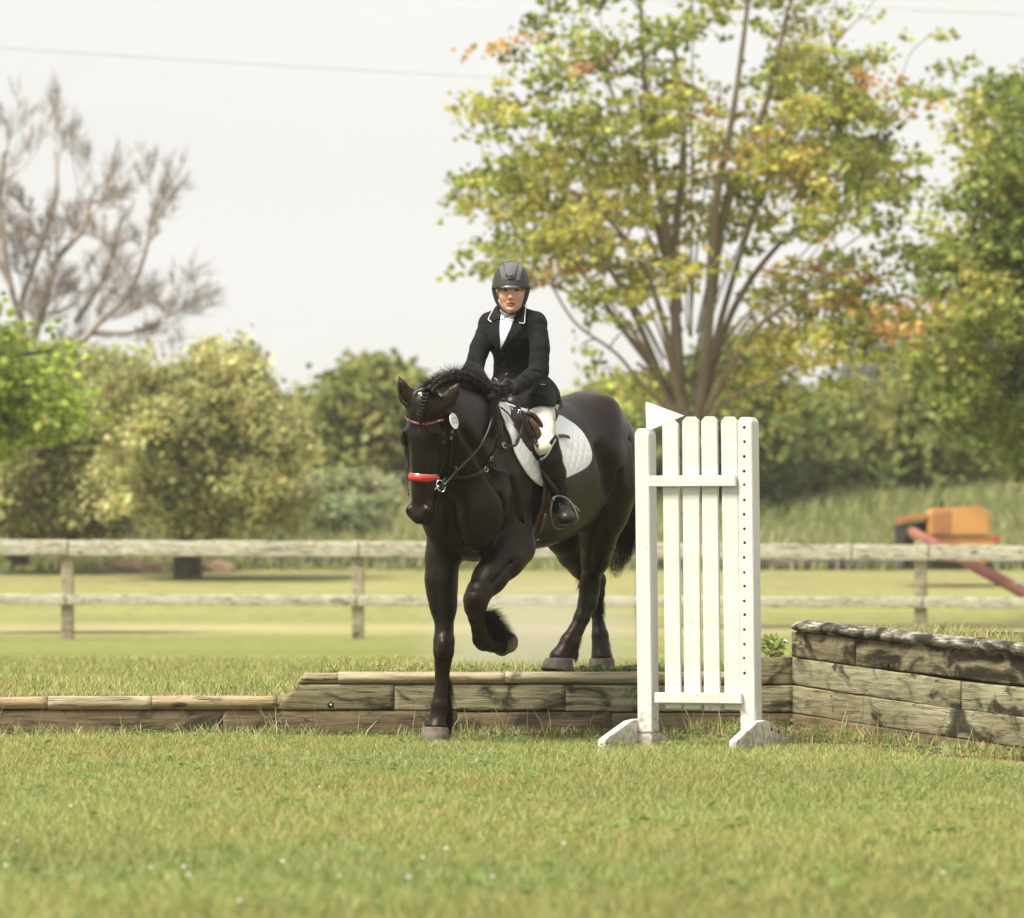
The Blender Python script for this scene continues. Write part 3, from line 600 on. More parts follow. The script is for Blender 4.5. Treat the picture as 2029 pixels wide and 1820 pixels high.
def jbox(name, a0, a1, b0, b1, z0, z1, m, bev=.004, parent=None, top=None):
    bm = bmesh.new(); bmesh.ops.create_cube(bm, size=1)
    for v in bm.verts: v.co = Vector((a0+(v.co.x+.5)*(a1-a0), b0+(v.co.y+.5)*(b1-b0), z0+(v.co.z+.5)*(z1-z0)))
    if top:                                                    # bevelled top like a blunt pyramid
        tf = [f for f in bm.faces if f.normal.z > .9 or all(v.co.z > z1-1e-6 for v in f.verts)][0]
        r_ = bmesh.ops.inset_region(bm, faces=[tf], thickness=top[0], depth=0); 
        for v in tf.verts: v.co.z += top[1]
    bmesh.ops.bevel(bm, geom=bm.edges[:], offset=bev, segments=2, affect='EDGES')
    for v in bm.verts: v.co = V(JP(v.co.x, v.co.y, v.co.z))
    bmesh.ops.recalc_face_normals(bm, faces=bm.faces[:]); return bmobj(name, bm, m, parent or jump, False)
def pxa(px, z=.8):
    """distance along the stand for image column px at height z"""
    lo, hi = -1., 2.
    for _ in range(40):
        mid = (lo+hi)/2; p = JP(mid, 0, z); q = CX+p[0]*F_/p[1]
        if q < px: lo = mid
        else: hi = mid
    return lo
def pz(py, a): p = JP(a, 0, 0); return CZ-(py-HY)*p[1]/F_
aL = pxa(1260.5), pxa(1288.5); aR = pxa(1464.5), pxa(1493)
jbox('post', aL[0], aL[1], -.105, 0, .10, pz(861, aL[0]), m_wp, .003, top=(.016, .028))
jbox('post_foot', aL[0]-.002, aL[1]+.001, -.107, .002, -.02, .098, m_wp, .003)
po_ = jbox('post', aR[0], aR[1], -.105, 0, -.02, pz(836, aR[0]), m_wp, .003, top=(.018, .022))
for k in range(18):
    y = 848+k*(1333-848)/17; a = pxa(1474.5+.4, pz(y, aR[0])); z_ = pz(y, a); z_ += rng.normal(0, .0015); a += rng.normal(0, .001)
    v, f = tube_arrays([JP(a, .0008, z_), JP(a, -.004, z_)], .0068*rng.uniform(.9, 1.1), 12); mesh('peg_hole', v, f, m_hole, po_)
g2 = np.random.default_rng(3)
for k in range(34):                                            # chips along the right hand edge
    z_ = g2.uniform(.35, 1.25); b = g2.choice((-.002, -.05, -.08)); sz = g2.uniform(.003, .012)
    vv = [JP(aR[1]+.0006, b-g2.uniform(0, sz), z_+g2.uniform(-sz, sz)) for _ in range(6)]
    c0 = np.mean(vv, 0); vv.sort(key=lambda q: math.atan2(q[2]-c0[2], (q-c0)@jn_)); 
    mesh('paint_chip', vv, [tuple(range(6))], m_chip, po_, False) if k < 16 else None
def rail(y0, y1, nm, px0, px1):
    a0, a1 = pxa(px0, .6), pxa(px1, .6); zt, zb = pz(y0, a0), pz(y1, a0); jbox(nm, a0, a1, .003, .028, zb, zt, m_wp, .003)
rail(943, 965, 'cross_rail', 1290, 1464); rail(1372, 1393, 'cross_rail', 1299, 1471)
for k, (x0, x1, top, bot) in enumerate(((1310, 1342, 833, 1404), (1348.5, 1382, 826, 1405), (1387, 1419.5, 825.5, 1408.5), (1427, 1460, 826, 1406))):
    a0, a1 = pxa(x0+5, .85), pxa(x1+4, .85); w2 = (a1-a0)/2; ac = (a0+a1)/2; zt = pz(top, ac); zb = pz(bot, ac); th = .022; lean2 = (.000, .004, .0, -.003)[k]
    poly = [(-w2, zb), (w2, zb), (w2, zt-.022), (w2*.52, zt), (-w2*.52, zt), (-w2, zt-.022)]
    bm = prism(poly, -.024, -.002, .002)
    for v in bm.verts: v.co = V(JP(ac+v.co.x+lean2*(v.co.z-.9), v.co.y, v.co.z))
    bmesh.ops.recalc_face_normals(bm, faces=bm.faces[:]); bmobj('picket', bm, m_wpk, jump)
for a_, hl_ in ((aL[0]-.021, .44), (aR[1]+.021, .38)):
    nm = 'foot'; prof = [(-hl_, -.02), (hl_, -.02), (hl_, .072), (hl_*.95, .080), (.09, .155), (-.03, .162), (-.10, .155), (-.24, .11), (-hl_, .05)]
    bm = bmesh.new(); vs = [bm.verts.new((0, b, z)) for b, z in prof]; f = bm.faces.new(vs); r_ = bmesh.ops.extrude_face_region(bm, geom=[f]); bmesh.ops.translate(bm, vec=(.040, 0, 0), verts=[g for g in r_['geom'] if isinstance(g, bmesh.types.BMVert)])
    bmesh.ops.bevel(bm, geom=bm.edges[:], offset=.003, segments=2, affect='EDGES')
    for v in bm.verts: v.co = V(JO+jx*(a_-.02+v.co.x)+jn_*v.co.y+UP*v.co.z)
    bmesh.ops.recalc_face_normals(bm, faces=bm.faces[:]); fo_ = bmobj(nm, bm, m_wp, jump)
v, f = tube_arrays([JP(aL[0]-.004, .004, .099), JP(aL[1]+.004, .004, .099), JP(aL[1]+.004, -.108, .099), JP(aL[0]-.004, -.108, .099), JP(aL[0]-.004, .004, .099)], .003, 6); mesh('metal_band', v, f, m_chip, jump)
for bpx, bz_ in ((-.12, .115), (-.22, .10)):
    c_b = JO+jx*(aR[1]+.041)+jn_*bpx+UP*bz_; v, f = tube_arrays([c_b, c_b+jx*.004], .008, 12); mesh('bolt', v, f, m_hole, jump)
# pennant on the left post
flag = empty('pennant', JP((aL[0]+aL[1])/2, -.05, pz(850, aL[0])), 'plain white triangular pennant fixed on top of the left post of the jump stand', 'flag')
am = pxa(1273.5, 1.65); zz = lambda y: pz(y, am)
tri = [(0, zz(856)), (0, zz(796)), (pxa(1349, 1.6)-am, zz(824.5))]
bm = prism(tri, -.003, .003, .0015)
for v in bm.verts: v.co = V(JP(am+v.co.x, -.05+v.co.y, v.co.z))
bmesh.ops.recalc_face_normals(bm, faces=bm.faces[:]); bmobj('pennant_board', bm, mat('pennant_white', (.80, .80, .79), .5), flag)
tube('pennant_pin', [JP(am+.002, -.05, zz(862)), JP(am+.002, -.05, zz(797))], .004, mat('pin_white', (.7, .7, .68), .4), flag, 8)
# ================================================================= TREES
m_bark = mat('bark', (.17, .135, .10), .9, (.25, .20, .145), 6, 6, stretch=(1, 1, .3), bump=(20, .7, .03), spec=.15)
m_barkd = mat('bark_dark', (.05, .042, .03), .9, (.09, .072, .05), 6, 6, stretch=(1, 1, .3), spec=.15)
m_twig = mat('bare_twig', (.20, .17, .15), .9, (.44, .36, .31), 3, 4, spec=.15)
m_leaf = mat('leaf', (1, 1, 1), .5, attr=True, trans=.45, spec=.2)
def leafmesh(name, cl, d, parent, seed, leaf=.10, n=60, aspect=(1, 1, .7), fill=.5):
    """cl: list of (centre, radius, colour); leaves fill each clump unevenly"""
    g = np.random.default_rng(seed); P_, C_ = [], []
    for c, r, col_ in cl:
        k = max(6, int(n*(r/.3)**2*g.uniform(.7, 1.3))); sub = g.normal(size=(5, 3))*r*.5*np.array(aspect)
        q = sub[g.integers(0, 5, k)]+g.normal(size=(k, 3))*r*.34*np.array(aspect); P_.append(np.asarray(c)+q); C_.append(np.asarray(col_)*g.uniform(.55, 1.4, (k, 1))*(1+g.normal(0, .07, (k, 3))))
    p = np.concatenate(P_); c = np.clip(np.concatenate(C_), .005, .9); m = len(p)
    t = g.normal(size=(m, 3)); t[:, 2] = t[:, 2]*.6-.25; t /= np.linalg.norm(t, axis=1, keepdims=True); s = np.cross(t, g.normal(size=(m, 3))); s /= np.linalg.norm(s, axis=1, keepdims=True); L_ = leaf*g.uniform(.6, 1.25, m)[:, None]
    v = np.stack([p, p+t*L_*.45+s*L_*.42, p+t*L_, p+t*L_*.45-s*L_*.42], 1).reshape(-1, 3); q = np.arange(m*4).reshape(-1, 4)
    return npmesh(name, v, q, m_leaf, parent, False, np.repeat(c, 4, 0))
def branches(name, skel, tips, parent, m, r_tip=.008, seed=0, twig=True, up_pen=1.0, jit=.08, seg=5):
    """skel: list of (points, radii); every tip is tied to the nearest part of the growing skeleton by a curved branch"""
    g = np.random.default_rng(seed); parts = []; nodes = []; nr = []
    for pts, rad in skel:
        c = np.array(crom(pts, 6)); rr = np.interp(np.linspace(0, 1, len(c)), np.linspace(0, 1, len(rad)), rad); parts.append(tube_arrays(c, rr, 8, False)); nodes += list(c); nr += list(rr)
    N_ = np.array(nodes); Rr = np.array(nr); tips = sorted(tips, key=lambda t: np.min(np.linalg.norm(N_-t, axis=1)))
    for t in tips:
        dlt = t-N_; ds = np.linalg.norm(dlt, axis=1); cost = ds+up_pen*np.clip(-(dlt[:, 2]-.35*ds), 0, 9)*.8; j = int(np.argmin(cost)); a = N_[j]; ln = ds[j]
        if ln < .05: continue
        mid = (a+t)/2+g.normal(0, jit, 3)*ln+np.array((0, 0, .06*ln)); c = np.array(crom([a, mid, t], 4)); r0 = min(Rr[j]*.75, .012+.010*ln+r_tip); rr = np.linspace(r0, r_tip, len(c)); parts.append(tube_arrays(c, rr, seg, False)); N_ = np.concatenate([N_, c[2:]]); Rr = np.concatenate([Rr, rr[2:]])
    v, f = join_arrays(parts); return npmesh(name, v, f, m, parent)
def inside(ells, n, seed, dep, d, nzs=.02, thr=-.35, S=None):
    g = np.random.default_rng(seed); S = F_/d; out = []; w = np.array([e[2]*e[3]*(e[4] if len(e) > 4 else 1) for e in ells]); w = w/w.sum()
    while len(out) < n:
        cx, cy, rx, ry = ells[g.choice(len(ells), p=w)][:4]; q = g.normal(size=3); q /= np.linalg.norm(q); q *= g.random()**.42
        px, py = cx+q[0]*rx, cy+q[2]*ry
        if pnoise(np.array([[px, py, q[1]*100]]), nzs, seed+3)[0] < thr: continue
        out.append((px, py, q[1]*dep))
    return out
GREEN, YEL, ORA, RED, DGR, BRI = (.29, .34, .075), (.53, .50, .13), (.64, .40, .15), (.62, .30, .18), (.15, .22, .06), (.36, .45, .09)
# --- maple
MD = 77.
mp_ = empty('maple_tree', P(1345, 1246, MD), 'tall many-stemmed maple with green leaves turning orange behind the jump stand', 'tree')
hot = [(1440, 260, 80, ORA, .22), (1400, 230, 50, RED, .25), (1480, 120, 45, RED, .25), (1010, 105, 50, ORA, .9), (1215, 140, 40, RED, .4), (1760, 600, 90, ORA, .40), (1640, 540, 80, ORA, .22), (1100, 560, 60, ORA, .5), (1600, 340, 60, ORA, .3), (1240, 420, 120, YEL, .7), (1400, 420, 250, YEL, .35), (1600, 200, 200, YEL, .3), (1100, 380, 120, YEL, .5), (1750, 170, 70, ORA, .5), (1300, 620, 60, YEL, .5), (1480, 640, 150, YEL, .6), (1520, 760, 150, YEL, .9), (960, 210, 70, YEL, .6)]
def mcol(px, py, g):
    c = np.array(GREEN)*(1-.55*g.random())+np.array(YEL)*.5*g.random()
    for hx, hy, hr, hc_, pr in hot:
        if math.hypot(px-hx, py-hy) < hr*g.uniform(.6, 1.2) and g.random() < pr: c = np.array(hc_)*g.uniform(.8, 1.1)
    return c
ells = [(1180, 300, 240, 250, 1.0), (1400, 180, 340, 260, 1.3), (1620, 400, 250, 230, 1.0), (1330, 520, 250, 150), (1680, 180, 180, 200, .9), (1180, 480, 250, 110), (1620, 600, 240, 130, .9), (1540, 730, 170, 95, .9), (1450, -120, 380, 130, .9), (1250, 40, 200, 110, .9), (1010, 380, 110, 130, 1.1), (1000, 230, 85, 70, 1.1), (1000, 500, 80, 50, .9), (1700, 650, 150, 100, .9), (1780, 420, 90, 160, .7), (1800, 620, 80, 60, .9)]
g = np.random.default_rng(11); cl_ = []
for px, py, dz_ in inside(ells, 1080, 5, 3.0, MD, .024, -.08): cl_.append((P(px, py, MD+dz_), g.uniform(.11, .24), mcol(px, py, g)))
for px, py in ((1000, 98), (1030, 112), (975, 95), (1045, 70), (920, 190), (945, 205), (905, 405), (915, 430), (1850, 65), (1880, 135), (1905, 130), (1840, 185), (1280, 745), (1260, 775), (1150, 690), (1130, 520), (970, 480), (985, 500), (1060, 545), (1190, 730)): cl_.append((P(px, py, MD+g.uniform(-1.5, 1.5)), .20, mcol(px, py, g)))
leafmesh('crown', cl_, MD, mp_, 21, .12, 60, (1.5, 1.1, .5))
def sk(pts, r0, r1, dz0=0, dz1=0, D=MD):
    n = len(pts); return ([P(x, y, D+dz0+(dz1-dz0)*i/(n-1)) for i, (x, y) in enumerate(pts)], [r0, (r0+r1)/2, r1])
skel = [sk([(1368, 1250), (1366, 1000), (1362, 860), (1345, 760), (1338, 600), (1340, 450), (1352, 330), (1350, 200), (1330, 60)], .115, .025),
        sk([(1375, 860), (1392, 760), (1405, 620), (1412, 480), (1425, 360), (1448, 250), (1470, 100), (1490, -60)], .09, .025, 0, -.8),
        sk([(1350, 830), (1300, 740), (1240, 660), (1190, 590), (1150, 540)], .06, .022, 0, 1.6), sk([(1348, 800), (1315, 640), (1270, 520), (1200, 430), (1120, 370)], .055, .02, 0, -1.8),
        sk([(1350, 780), (1330, 560), (1280, 380), (1230, 230), (1180, 100)], .05, .02, 0, 1.0), sk([(1345, 620), (1310, 400), (1280, 180), (1270, 20)], .07, .025, 0, -1),
        sk([(1385, 840), (1440, 740), (1500, 650), (1580, 590), (1680, 540)], .055, .02, 0, -1.5), sk([(1392, 800), (1450, 620), (1530, 500), (1620, 420), (1720, 350)], .055, .02, 0, 1.5),
        sk([(1400, 740), (1450, 560), (1510, 380), (1580, 220), (1660, 80)], .05, .018, 0, .6), sk([(1410, 600), (1440, 400), (1520, 200), (1560, 20)], .07, .025, 0, -1),
        sk([(1380, 850), (1450, 790), (1530, 750), (1620, 720)], .035, .015, 0, -1.2), sk([(1352, 850), (1310, 800), (1270, 760), (1220, 700), (1140, 640), (1090, 560)], .035, .014, 0, -1.2), sk([(1350, 840), (1320, 780), (1290, 700), (1225, 560), (1140, 450), (1000, 330)], .07, .02, 0, .5),
        sk([(1362, 900), (1345, 820), (1318, 760), (1262, 720)], .05, .02, 0, 1)]
g = np.random.default_rng(77)
for i in range(22):                                                               # slim stems fanning up from the fork
    a = R(-52+104*(i+.5)/22+g.normal(0, 4)); L_ = g.uniform(420, 760)*(1-.25*abs(math.sin(a))); x0, y0 = 1364+26*math.sin(a)+g.normal(0, 6), 850-g.uniform(0, 240)*math.cos(a)**2
    x0 = 1364+(x0-1364)*(1+(850-y0)/200); pts = [(x0, y0), (x0+math.sin(a*.75)*L_*.35, y0-math.cos(a*.75)*L_*.35), (x0+math.sin(a*.95)*L_*.7, y0-math.cos(a*.95)*L_*.7), (x0+math.sin(a)*L_, y0-math.cos(a)*L_)]
    skel.append(sk(pts, g.uniform(.012, .024), .006, 0, g.uniform(-2, 2)))
branches('trunk', skel, [c for c, r, _ in cl_], mp_, m_bark, .007, 2, up_pen=1.6)
# --- big green tree at the right edge
RD = 84.
rt = empty('broadleaf_tree', P(2080, 1220, RD), 'tall dense green tree cut off by the right edge behind the fence', 'tree')
ells = [(1990, 330, 110, 190), (2060, 260, 110, 150), (1960, 560, 130, 200), (2050, 520, 160, 250), (1930, 760, 120, 130), (2060, 800, 150, 130), (1880, 680, 80, 70, .5), (2150, 500, 140, 320)]
g = np.random.default_rng(12); cl_ = []
for px, py, dz_ in inside(ells, 330, 6, 2.6, RD, .02, -.30):
    t = g.random(); c = np.array(GREEN)*(.9-.4*t)+np.array(DGR)*.3
    if px < 2000 and g.random() < .5: c = np.array(YEL)*.55+np.array(GREEN)*.35
    if math.hypot(px-1790, py-600) < 110 and g.random() < .35: c = np.array(ORA)*.9
    cl_.append((P(px, py, RD+dz_), g.uniform(.26, .46), c))
for px, py in ((1975, 150), (1985, 175), (1960, 200), (2005, 190)): cl_.append((P(px, py, RD), .25, np.array(GREEN)*.8))
leafmesh('crown', cl_, RD, rt, 22, .14, 62, (1.2, 1.1, .7))
branches('trunk', [sk([(2085, 1225), (2080, 950), (2070, 700), (2060, 450), (2050, 250)], .32, .06, D=RD), sk([(2078, 900), (2000, 700), (1960, 560), (1930, 450)], .12, .04, 0, -1, RD), sk([(2075, 760), (2010, 500), (1990, 330), (1985, 220)], .12, .03, 0, 1, RD), sk([(2080, 900), (2140, 650), (2160, 400)], .12, .04, 0, 0, RD)], [c for c, r, _ in cl_], rt, m_barkd, .01, 3)
def bushy(name, label, D, base, ells, n, cols, leaf, r, seed, dep, trunk, nl=60, m=m_barkd, cat='tree', group=None, thr=-.30, asp=(1, 1, .8), nzs=.03):
    root = empty(name, P(base[0], base[1], D), label, cat, group); g = np.random.default_rng(seed); cl = []
    for px, py, dz_ in inside(ells, n, seed, dep, D, nzs, thr): c = np.array(cols[g.integers(0, len(cols))])*g.uniform(.8, 1.15); cl.append((P(px, py, D+dz_), g.uniform(*r), c))
    leafmesh('crown', cl, D, root, seed+1, leaf, nl, asp)
    branches('trunk', [sk(pp, ra, rb, 0, dz2, D) for pp, ra, rb, dz2 in trunk], [c for c, _, _ in cl][::2], root, m, .012, seed+2, seg=4); return root
OL, OLD, OLB = (.46, .46, .19), (.35, .35, .14), (.60, .58, .26)
LD = 104.
bushy('spreading_tree', 'yellow-green spreading tree with a dark short trunk behind the left half of the fence', LD, (372, 1142), [(420, 860, 150, 150, 1.2), (300, 850, 110, 130), (500, 930, 110, 110), (430, 730, 55, 60, .5), (360, 960, 130, 90), (475, 740, 45, 50, .35), (560, 880, 50, 70, .5), (540, 760, 22, 25, .15), (440, 1000, 120, 60), (400, 690, 16, 30, .06)], 300, [OL, OL, OLD, OLB], .13, (.26, .50), 31, 1.7, [([(372, 1145), (370, 1060), (380, 980), (400, 850), (410, 740)], .28, .08, 0), ([(372, 1060), (320, 960), (280, 850)], .14, .05, -.6), ([(374, 1050), (440, 960), (500, 860)], .14, .05, .6)], 115, thr=-.45)
bushy('spreading_tree', 'dull olive tree low at the left edge, left of the dark-trunked spreading tree', 108., (110, 1130), [(90, 900, 140, 130), (200, 850, 100, 130), (30, 980, 90, 80), (180, 970, 110, 80), (230, 760, 60, 60, .5), (60, 780, 110, 90)], 240, [OLD, OLD, OL], .14, (.32, .55), 32, 1.8, [([(40, 1120), (40, 1000), (80, 850)], .18, .06, 0), ([(150, 1090), (160, 960), (200, 830)], .14, .06, 0)], 105, thr=-.45)
bushy('leafy_tree', 'bright green branches reaching in from the left edge in front of the olive tree', 72., (-160, 1246), [(30, 720, 120, 60), (60, 790, 140, 60), (10, 850, 110, 50), (-80, 700, 130, 160), (160, 860, 60, 26, .35), (15, 430, 16, 18, .05), (-100, 850, 120, 100), (20, 650, 60, 24, .3)], 150, [BRI, BRI, GREEN], .13, (.20, .36), 33, 1.6, [([(-170, 1246), (-160, 950), (-120, 700), (-100, 560)], .22, .06, 0), ([(-150, 880), (-60, 830), (60, 800)], .08, .03, .4), ([(-140, 800), (-40, 730), (60, 700)], .08, .03, -.4)], 52, thr=-.25, asp=(1.3, 1.1, .55))
# --- bare tree
bt_ = empty('bare_tree', P(50, 1135, 112), 'tall leafless grey-brown tree rising above the greenery at the left edge', 'tree')
def grow(p, d, ln, r, depth, g, parts, spread=.5):
    n = 4; c = [np.array(p)]; dd = np.array(d, float)
    for i in range(n): dd = dd+g.normal(0, .09, 3)+np.array((0, 0, .03)); dd /= np.linalg.norm(dd); c.append(c[-1]+dd*ln/n)
    parts.append(tube_arrays(np.array(c), [r, r*.62], 5 if r > .03 else 3, False))
    if depth == 0: return
    for k in range(g.integers(3, 6) if depth > 1 else 6):
        t = g.uniform(.25, 1); i = min(int(t*n), n-1); q = c[i]+(c[i+1]-c[i])*(t*n-i if t < 1 else 1); nd = dd+g.normal(0, spread, 3)+np.array((0, 0, .18)); nd /= np.linalg.norm(nd); grow(q, nd, ln*g.uniform(.5, .75), max(r*.5, .0055), depth-1, g, parts, spread)
    grow(c[-1], dd, ln*.7, max(r*.62, .0055), depth-1, g, parts, spread)
g = np.random.default_rng(44); parts = []
for pts, r0, r1, dz1 in (([(48, 1135), (50, 900), (62, 700), (90, 600), (110, 520), (160, 460), (180, 400)], .12, .04, 0), ([(60, 740), (40, 620), (70, 520), (110, 400), (110, 300)], .08, .03, .5), ([(70, 740), (150, 690), (200, 635), (250, 590), (285, 510), (300, 430)], .08, .03, -.5), ([(60, 700), (20, 560), (0, 400), (10, 300)], .07, .03, -1), ([(20, 560), (-60, 400), (-80, 250)], .07, .03, 0), ([(150, 640), (200, 560), (230, 480)], .07, .04, .6), ([(180, 660), (260, 660), (320, 640)], .06, .03, 0)):
    c = np.array(crom([P(x, y, 112+dz1*i/3) for i, (x, y) in enumerate(pts)], 5)); rr = np.linspace(r0, r1, len(c)); parts.append(tube_arrays(c, rr, 7, False))
    for j in range(8 if pts[0][1] > 1000 else 3, len(c), 2):
        dd = c[min(j+1, len(c)-1)]-c[j-1]; dd /= np.linalg.norm(dd); nd = dd*.8+g.normal(0, .5, 3); nd[1] *= .5; nd /= np.linalg.norm(nd); grow(c[j], nd, g.uniform(.5, .85), rr[j]*.28, 3, g, parts, .42)
v, f = join_arrays(parts); npmesh('trunk', v, f, m_twig, bt_)
# --- trees on and in front of the grassy rise
M1, M2, M3 = (.26, .29, .075), (.39, .38, .115), (.175, .21, .06)
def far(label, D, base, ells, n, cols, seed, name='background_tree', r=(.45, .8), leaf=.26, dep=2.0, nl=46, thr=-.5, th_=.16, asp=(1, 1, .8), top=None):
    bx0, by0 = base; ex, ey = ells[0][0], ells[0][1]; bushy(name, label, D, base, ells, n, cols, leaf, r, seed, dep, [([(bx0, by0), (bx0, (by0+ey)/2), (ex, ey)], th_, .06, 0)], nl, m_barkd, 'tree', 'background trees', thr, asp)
far('round-topped dark green tree left of the horse head', 135, (755, 985), [(745, 800, 65, 75), (700, 860, 60, 70), (800, 850, 60, 80), (760, 910, 90, 50)], 130, [M1, M1, M2], 51)
far('small pointed green tree between the yellow-green tree and the round-topped one', 140, (625, 985), [(628, 840, 28, 60), (625, 890, 45, 60), (650, 900, 55, 50)], 60, [M1, M3, M2], 52)
far('low green trees right of the round-topped tree, behind the horse neck', 138, (880, 985), [(880, 880, 75, 70), (950, 900, 60, 60)], 60, [M2, M1], 53)
far('light green tree showing between the rider and the jump stand', 128, (1190, 990), [(1170, 880, 70, 70), (1250, 850, 60, 70), (1290, 880, 50, 60)], 90, [(.48, .50, .14), M2], 54)
far('dark evergreen right behind the jump stand pickets', 125, (1440, 1000), [(1440, 780, 70, 60), (1420, 850, 90, 70), (1470, 900, 90, 60)], 110, [M3, M1], 55)
far('dark green conifer group just right of the jump stand', 128, (1560, 1010), [(1560, 850, 60, 60), (1540, 910, 75, 55), (1620, 900, 65, 60)], 110, [M3, M1, M1], 56)
far('grey-green conifer in the middle of the right hand tree line', 132, (1700, 1000), [(1690, 850, 55, 55), (1700, 910, 75, 50), (1650, 920, 60, 45)], 95, [M1, M3, M2], 57)
far('tall pale green conifer near the orange machine', 130, (1830, 1010), [(1840, 760, 35, 60), (1840, 850, 65, 70), (1850, 920, 85, 50)], 120, [M2, M1, M1], 58)
far('olive green tree at the right edge above the orange machine', 134, (1960, 1000), [(1950, 880, 75, 65), (2040, 860, 70, 90), (2000, 930, 90, 45)], 120, [(.27, .27, .08), M3], 59)
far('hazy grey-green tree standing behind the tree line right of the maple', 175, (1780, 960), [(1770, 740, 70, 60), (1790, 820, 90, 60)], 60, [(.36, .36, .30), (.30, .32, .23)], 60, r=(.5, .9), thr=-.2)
# --- low brush and dry grass on the rise
def brush(name, label, px, py, D, rx, ry, n, cols, seed):
    root = empty(name, P(px, py+ry, D), label, 'shrub', 'shrubs on the grassy rise'); g = np.random.default_rng(seed); cl = [(P(px+g.normal()*rx*.5, py+abs(g.normal())*ry*.4-ry*.2, D+g.normal()*.6), g.uniform(.3, .5), np.array(cols[g.integers(0, len(cols))])) for _ in range(n)]; leafmesh('foliage', cl, D, root, seed, .20, 40, (1.2, 1, .6))
    v, f = join_arrays([tube_arrays([P(px+g.normal()*rx*.2, py+ry, D), P(px+g.normal()*rx*.5, py, D)], [.03, .012], 4, False) for _ in range(7)]); npmesh('stems', v, f, m_barkd, root)
TAN, GG = (.42, .40, .22), (.27, .31, .14)
brush('shrub', 'tan dry brush patch left of the horse muzzle', 700, 960, 124, 70, 26, 26, [TAN, TAN, GG], 71)
brush('shrub', 'grey-green brush below the tan patch left of the horse', 690, 1010, 118, 100, 30, 30, [GG, (.28, .30, .15)], 72)
brush('shrub', 'pale brush under the olive tree near the left edge', 180, 1040, 117, 70, 22, 20, [TAN, GG], 73)
# --- black silt fence with red earth at the foot of the rise
m_silt = mat('silt_fabric', (.035, .032, .03), .8, (.10, .085, .07), 1.2, 5, lo=.45, hi=.7)
def silt(label, x0, x1, y0, y1, D, seed):
    root = empty('silt_fence', P((x0+x1)/2, y1, D), label, 'silt fence'); g = np.random.default_rng(seed); n = 60; vs = []; f = []
    for i in range(n+1):
        px = x0+(x1-x0)*i/n; y = D+.06*math.sin(i*.9); a = P(px, y1, D); b = P(px, y0+g.normal(0, 1.2), D)
        for p, dy in ((a, 0), (b, 0), (b, .02), (a, .02)): vs.append((p[0], y+dy, p[2]))
    for i in range(n):
        for j in range(4): k = (j+1) % 4; f.append((i*4+j, (i+1)*4+j, (i+1)*4+k, i*4+k))
    mesh('fabric', vs, f, m_silt, root)
    for i in range(0, n+1, 6):
        px = x0+(x1-x0)*i/n; bmobj('stake', box(P(px, (y0+y1)/2-4, D-.05), .05, .04, (y1-y0+12)*D/F_, .004), w_post, root)
silt('black silt fence strip left of the horse under the top rail', 500, 1000, 1104, 1126, 111, 1)
silt('black silt fence strip running to the right from the jump stand', 1300, 2200, 1106, 1136, 110, 2)
m_red = mat('red_earth', (.42, .24, .15), .95, (.48, .33, .22), 2, 5, bump=(8, .8, .1))
for x0, x1, lbl, sd_ in ((185, 335, 'low heap of red earth left of the dark tree trunk', 1), (395, 470, 'low heap of red earth right of the dark tree trunk', 2)):
    root = empty('earth_heap', P((x0+x1)/2, 1136, 110), lbl, 'earth heap'); g = np.random.default_rng(sd_); bm = bmesh.new(); bmesh.ops.create_icosphere(bm, subdivisions=4, radius=1)
    for v in bm.verts: v.co *= 1+.25*noise.noise(v.co*2.5+Vector((sd_, 0, 0))); v.co = Vector((v.co.x*(x1-x0)/2*110/F_, v.co.y*.7, max(v.co.z, -.1)*.20))
    bmesh.ops.translate(bm, vec=V(P((x0+x1)/2, 1132, 110)), verts=bm.verts); bmobj('earth', bm, m_red, root, True)
# --- orange machine with the red auger pipe lying across
MXD = 100.
m_or = mat('machine_orange', (.55, .29, .08), .6, (.44, .21, .07), 1.5, 5, bump=(10, .3, .01)); m_ord = mat('machine_rust', (.40, .19, .07), .8, (.28, .12, .06), 2, 5); m_dk = mat('machine_dark', (.035, .032, .028), .6); m_gl = mat('machine_glass', (.15, .19, .18), .15); m_pipe = mat('auger_paint', (.27, .075, .05), .65, (.34, .13, .085), 1.4, 5)
mach = empty('farm_machine', P(1870, 1150, MXD), 'blocky orange machine with an open dark cab bay standing behind the fence', 'machine')
def mb(nm, poly, dep, m, dd=0, bev=.03):
    pts = [P(x, y, MXD) for x, y in poly]; bm = prism([(p[0], p[2]) for p in pts], MXD+dd, MXD+dd+dep, bev); return bmobj(nm, bm, m, mach)
mb('hood', [(1838, 1030), (1850, 1008), (1944, 1003), (1960, 1016), (1964, 1062), (1838, 1062)], 1.3, m_or)
mb('lower_body', [(1846, 1074), (1972, 1074), (1974, 1108), (1946, 1120), (1846, 1110)], 1.3, m_or)
mb('vent_band', [(1850, 1063), (1970, 1063), (1970, 1073), (1850, 1073)], 1.25, m_ord, .03, .01)
mb('roof_beam', [(1782, 1024), (1840, 1016), (1840, 1030), (1800, 1034), (1782, 1044)], 1.1, m_ord)
mb('cab_front', [(1776, 1040), (1795, 1038), (1797, 1108), (1782, 1108)], .9, m_dk)
mb('cab_interior', [(1797, 1040), (1838, 1032), (1838, 1108), (1797, 1108)], .5, m_dk, .6)
mb('side_panel', [(1848, 1016), (1884, 1012), (1884, 1056), (1848, 1058)], .05, m_ord, -.02, .008)
mb('grille', [(1852, 1078), (1900, 1078), (1900, 1102), (1852, 1102)], .05, m_dk, -.03, .008)
mb('exhaust', [(1868, 990), (1875, 990), (1875, 1010), (1868, 1010)], .14, m_dk, .5, .01)
mb('undercarriage', [(1800, 1108), (1960, 1108), (1972, 1128), (1790, 1128)], 1.0, m_dk, .2, .03)
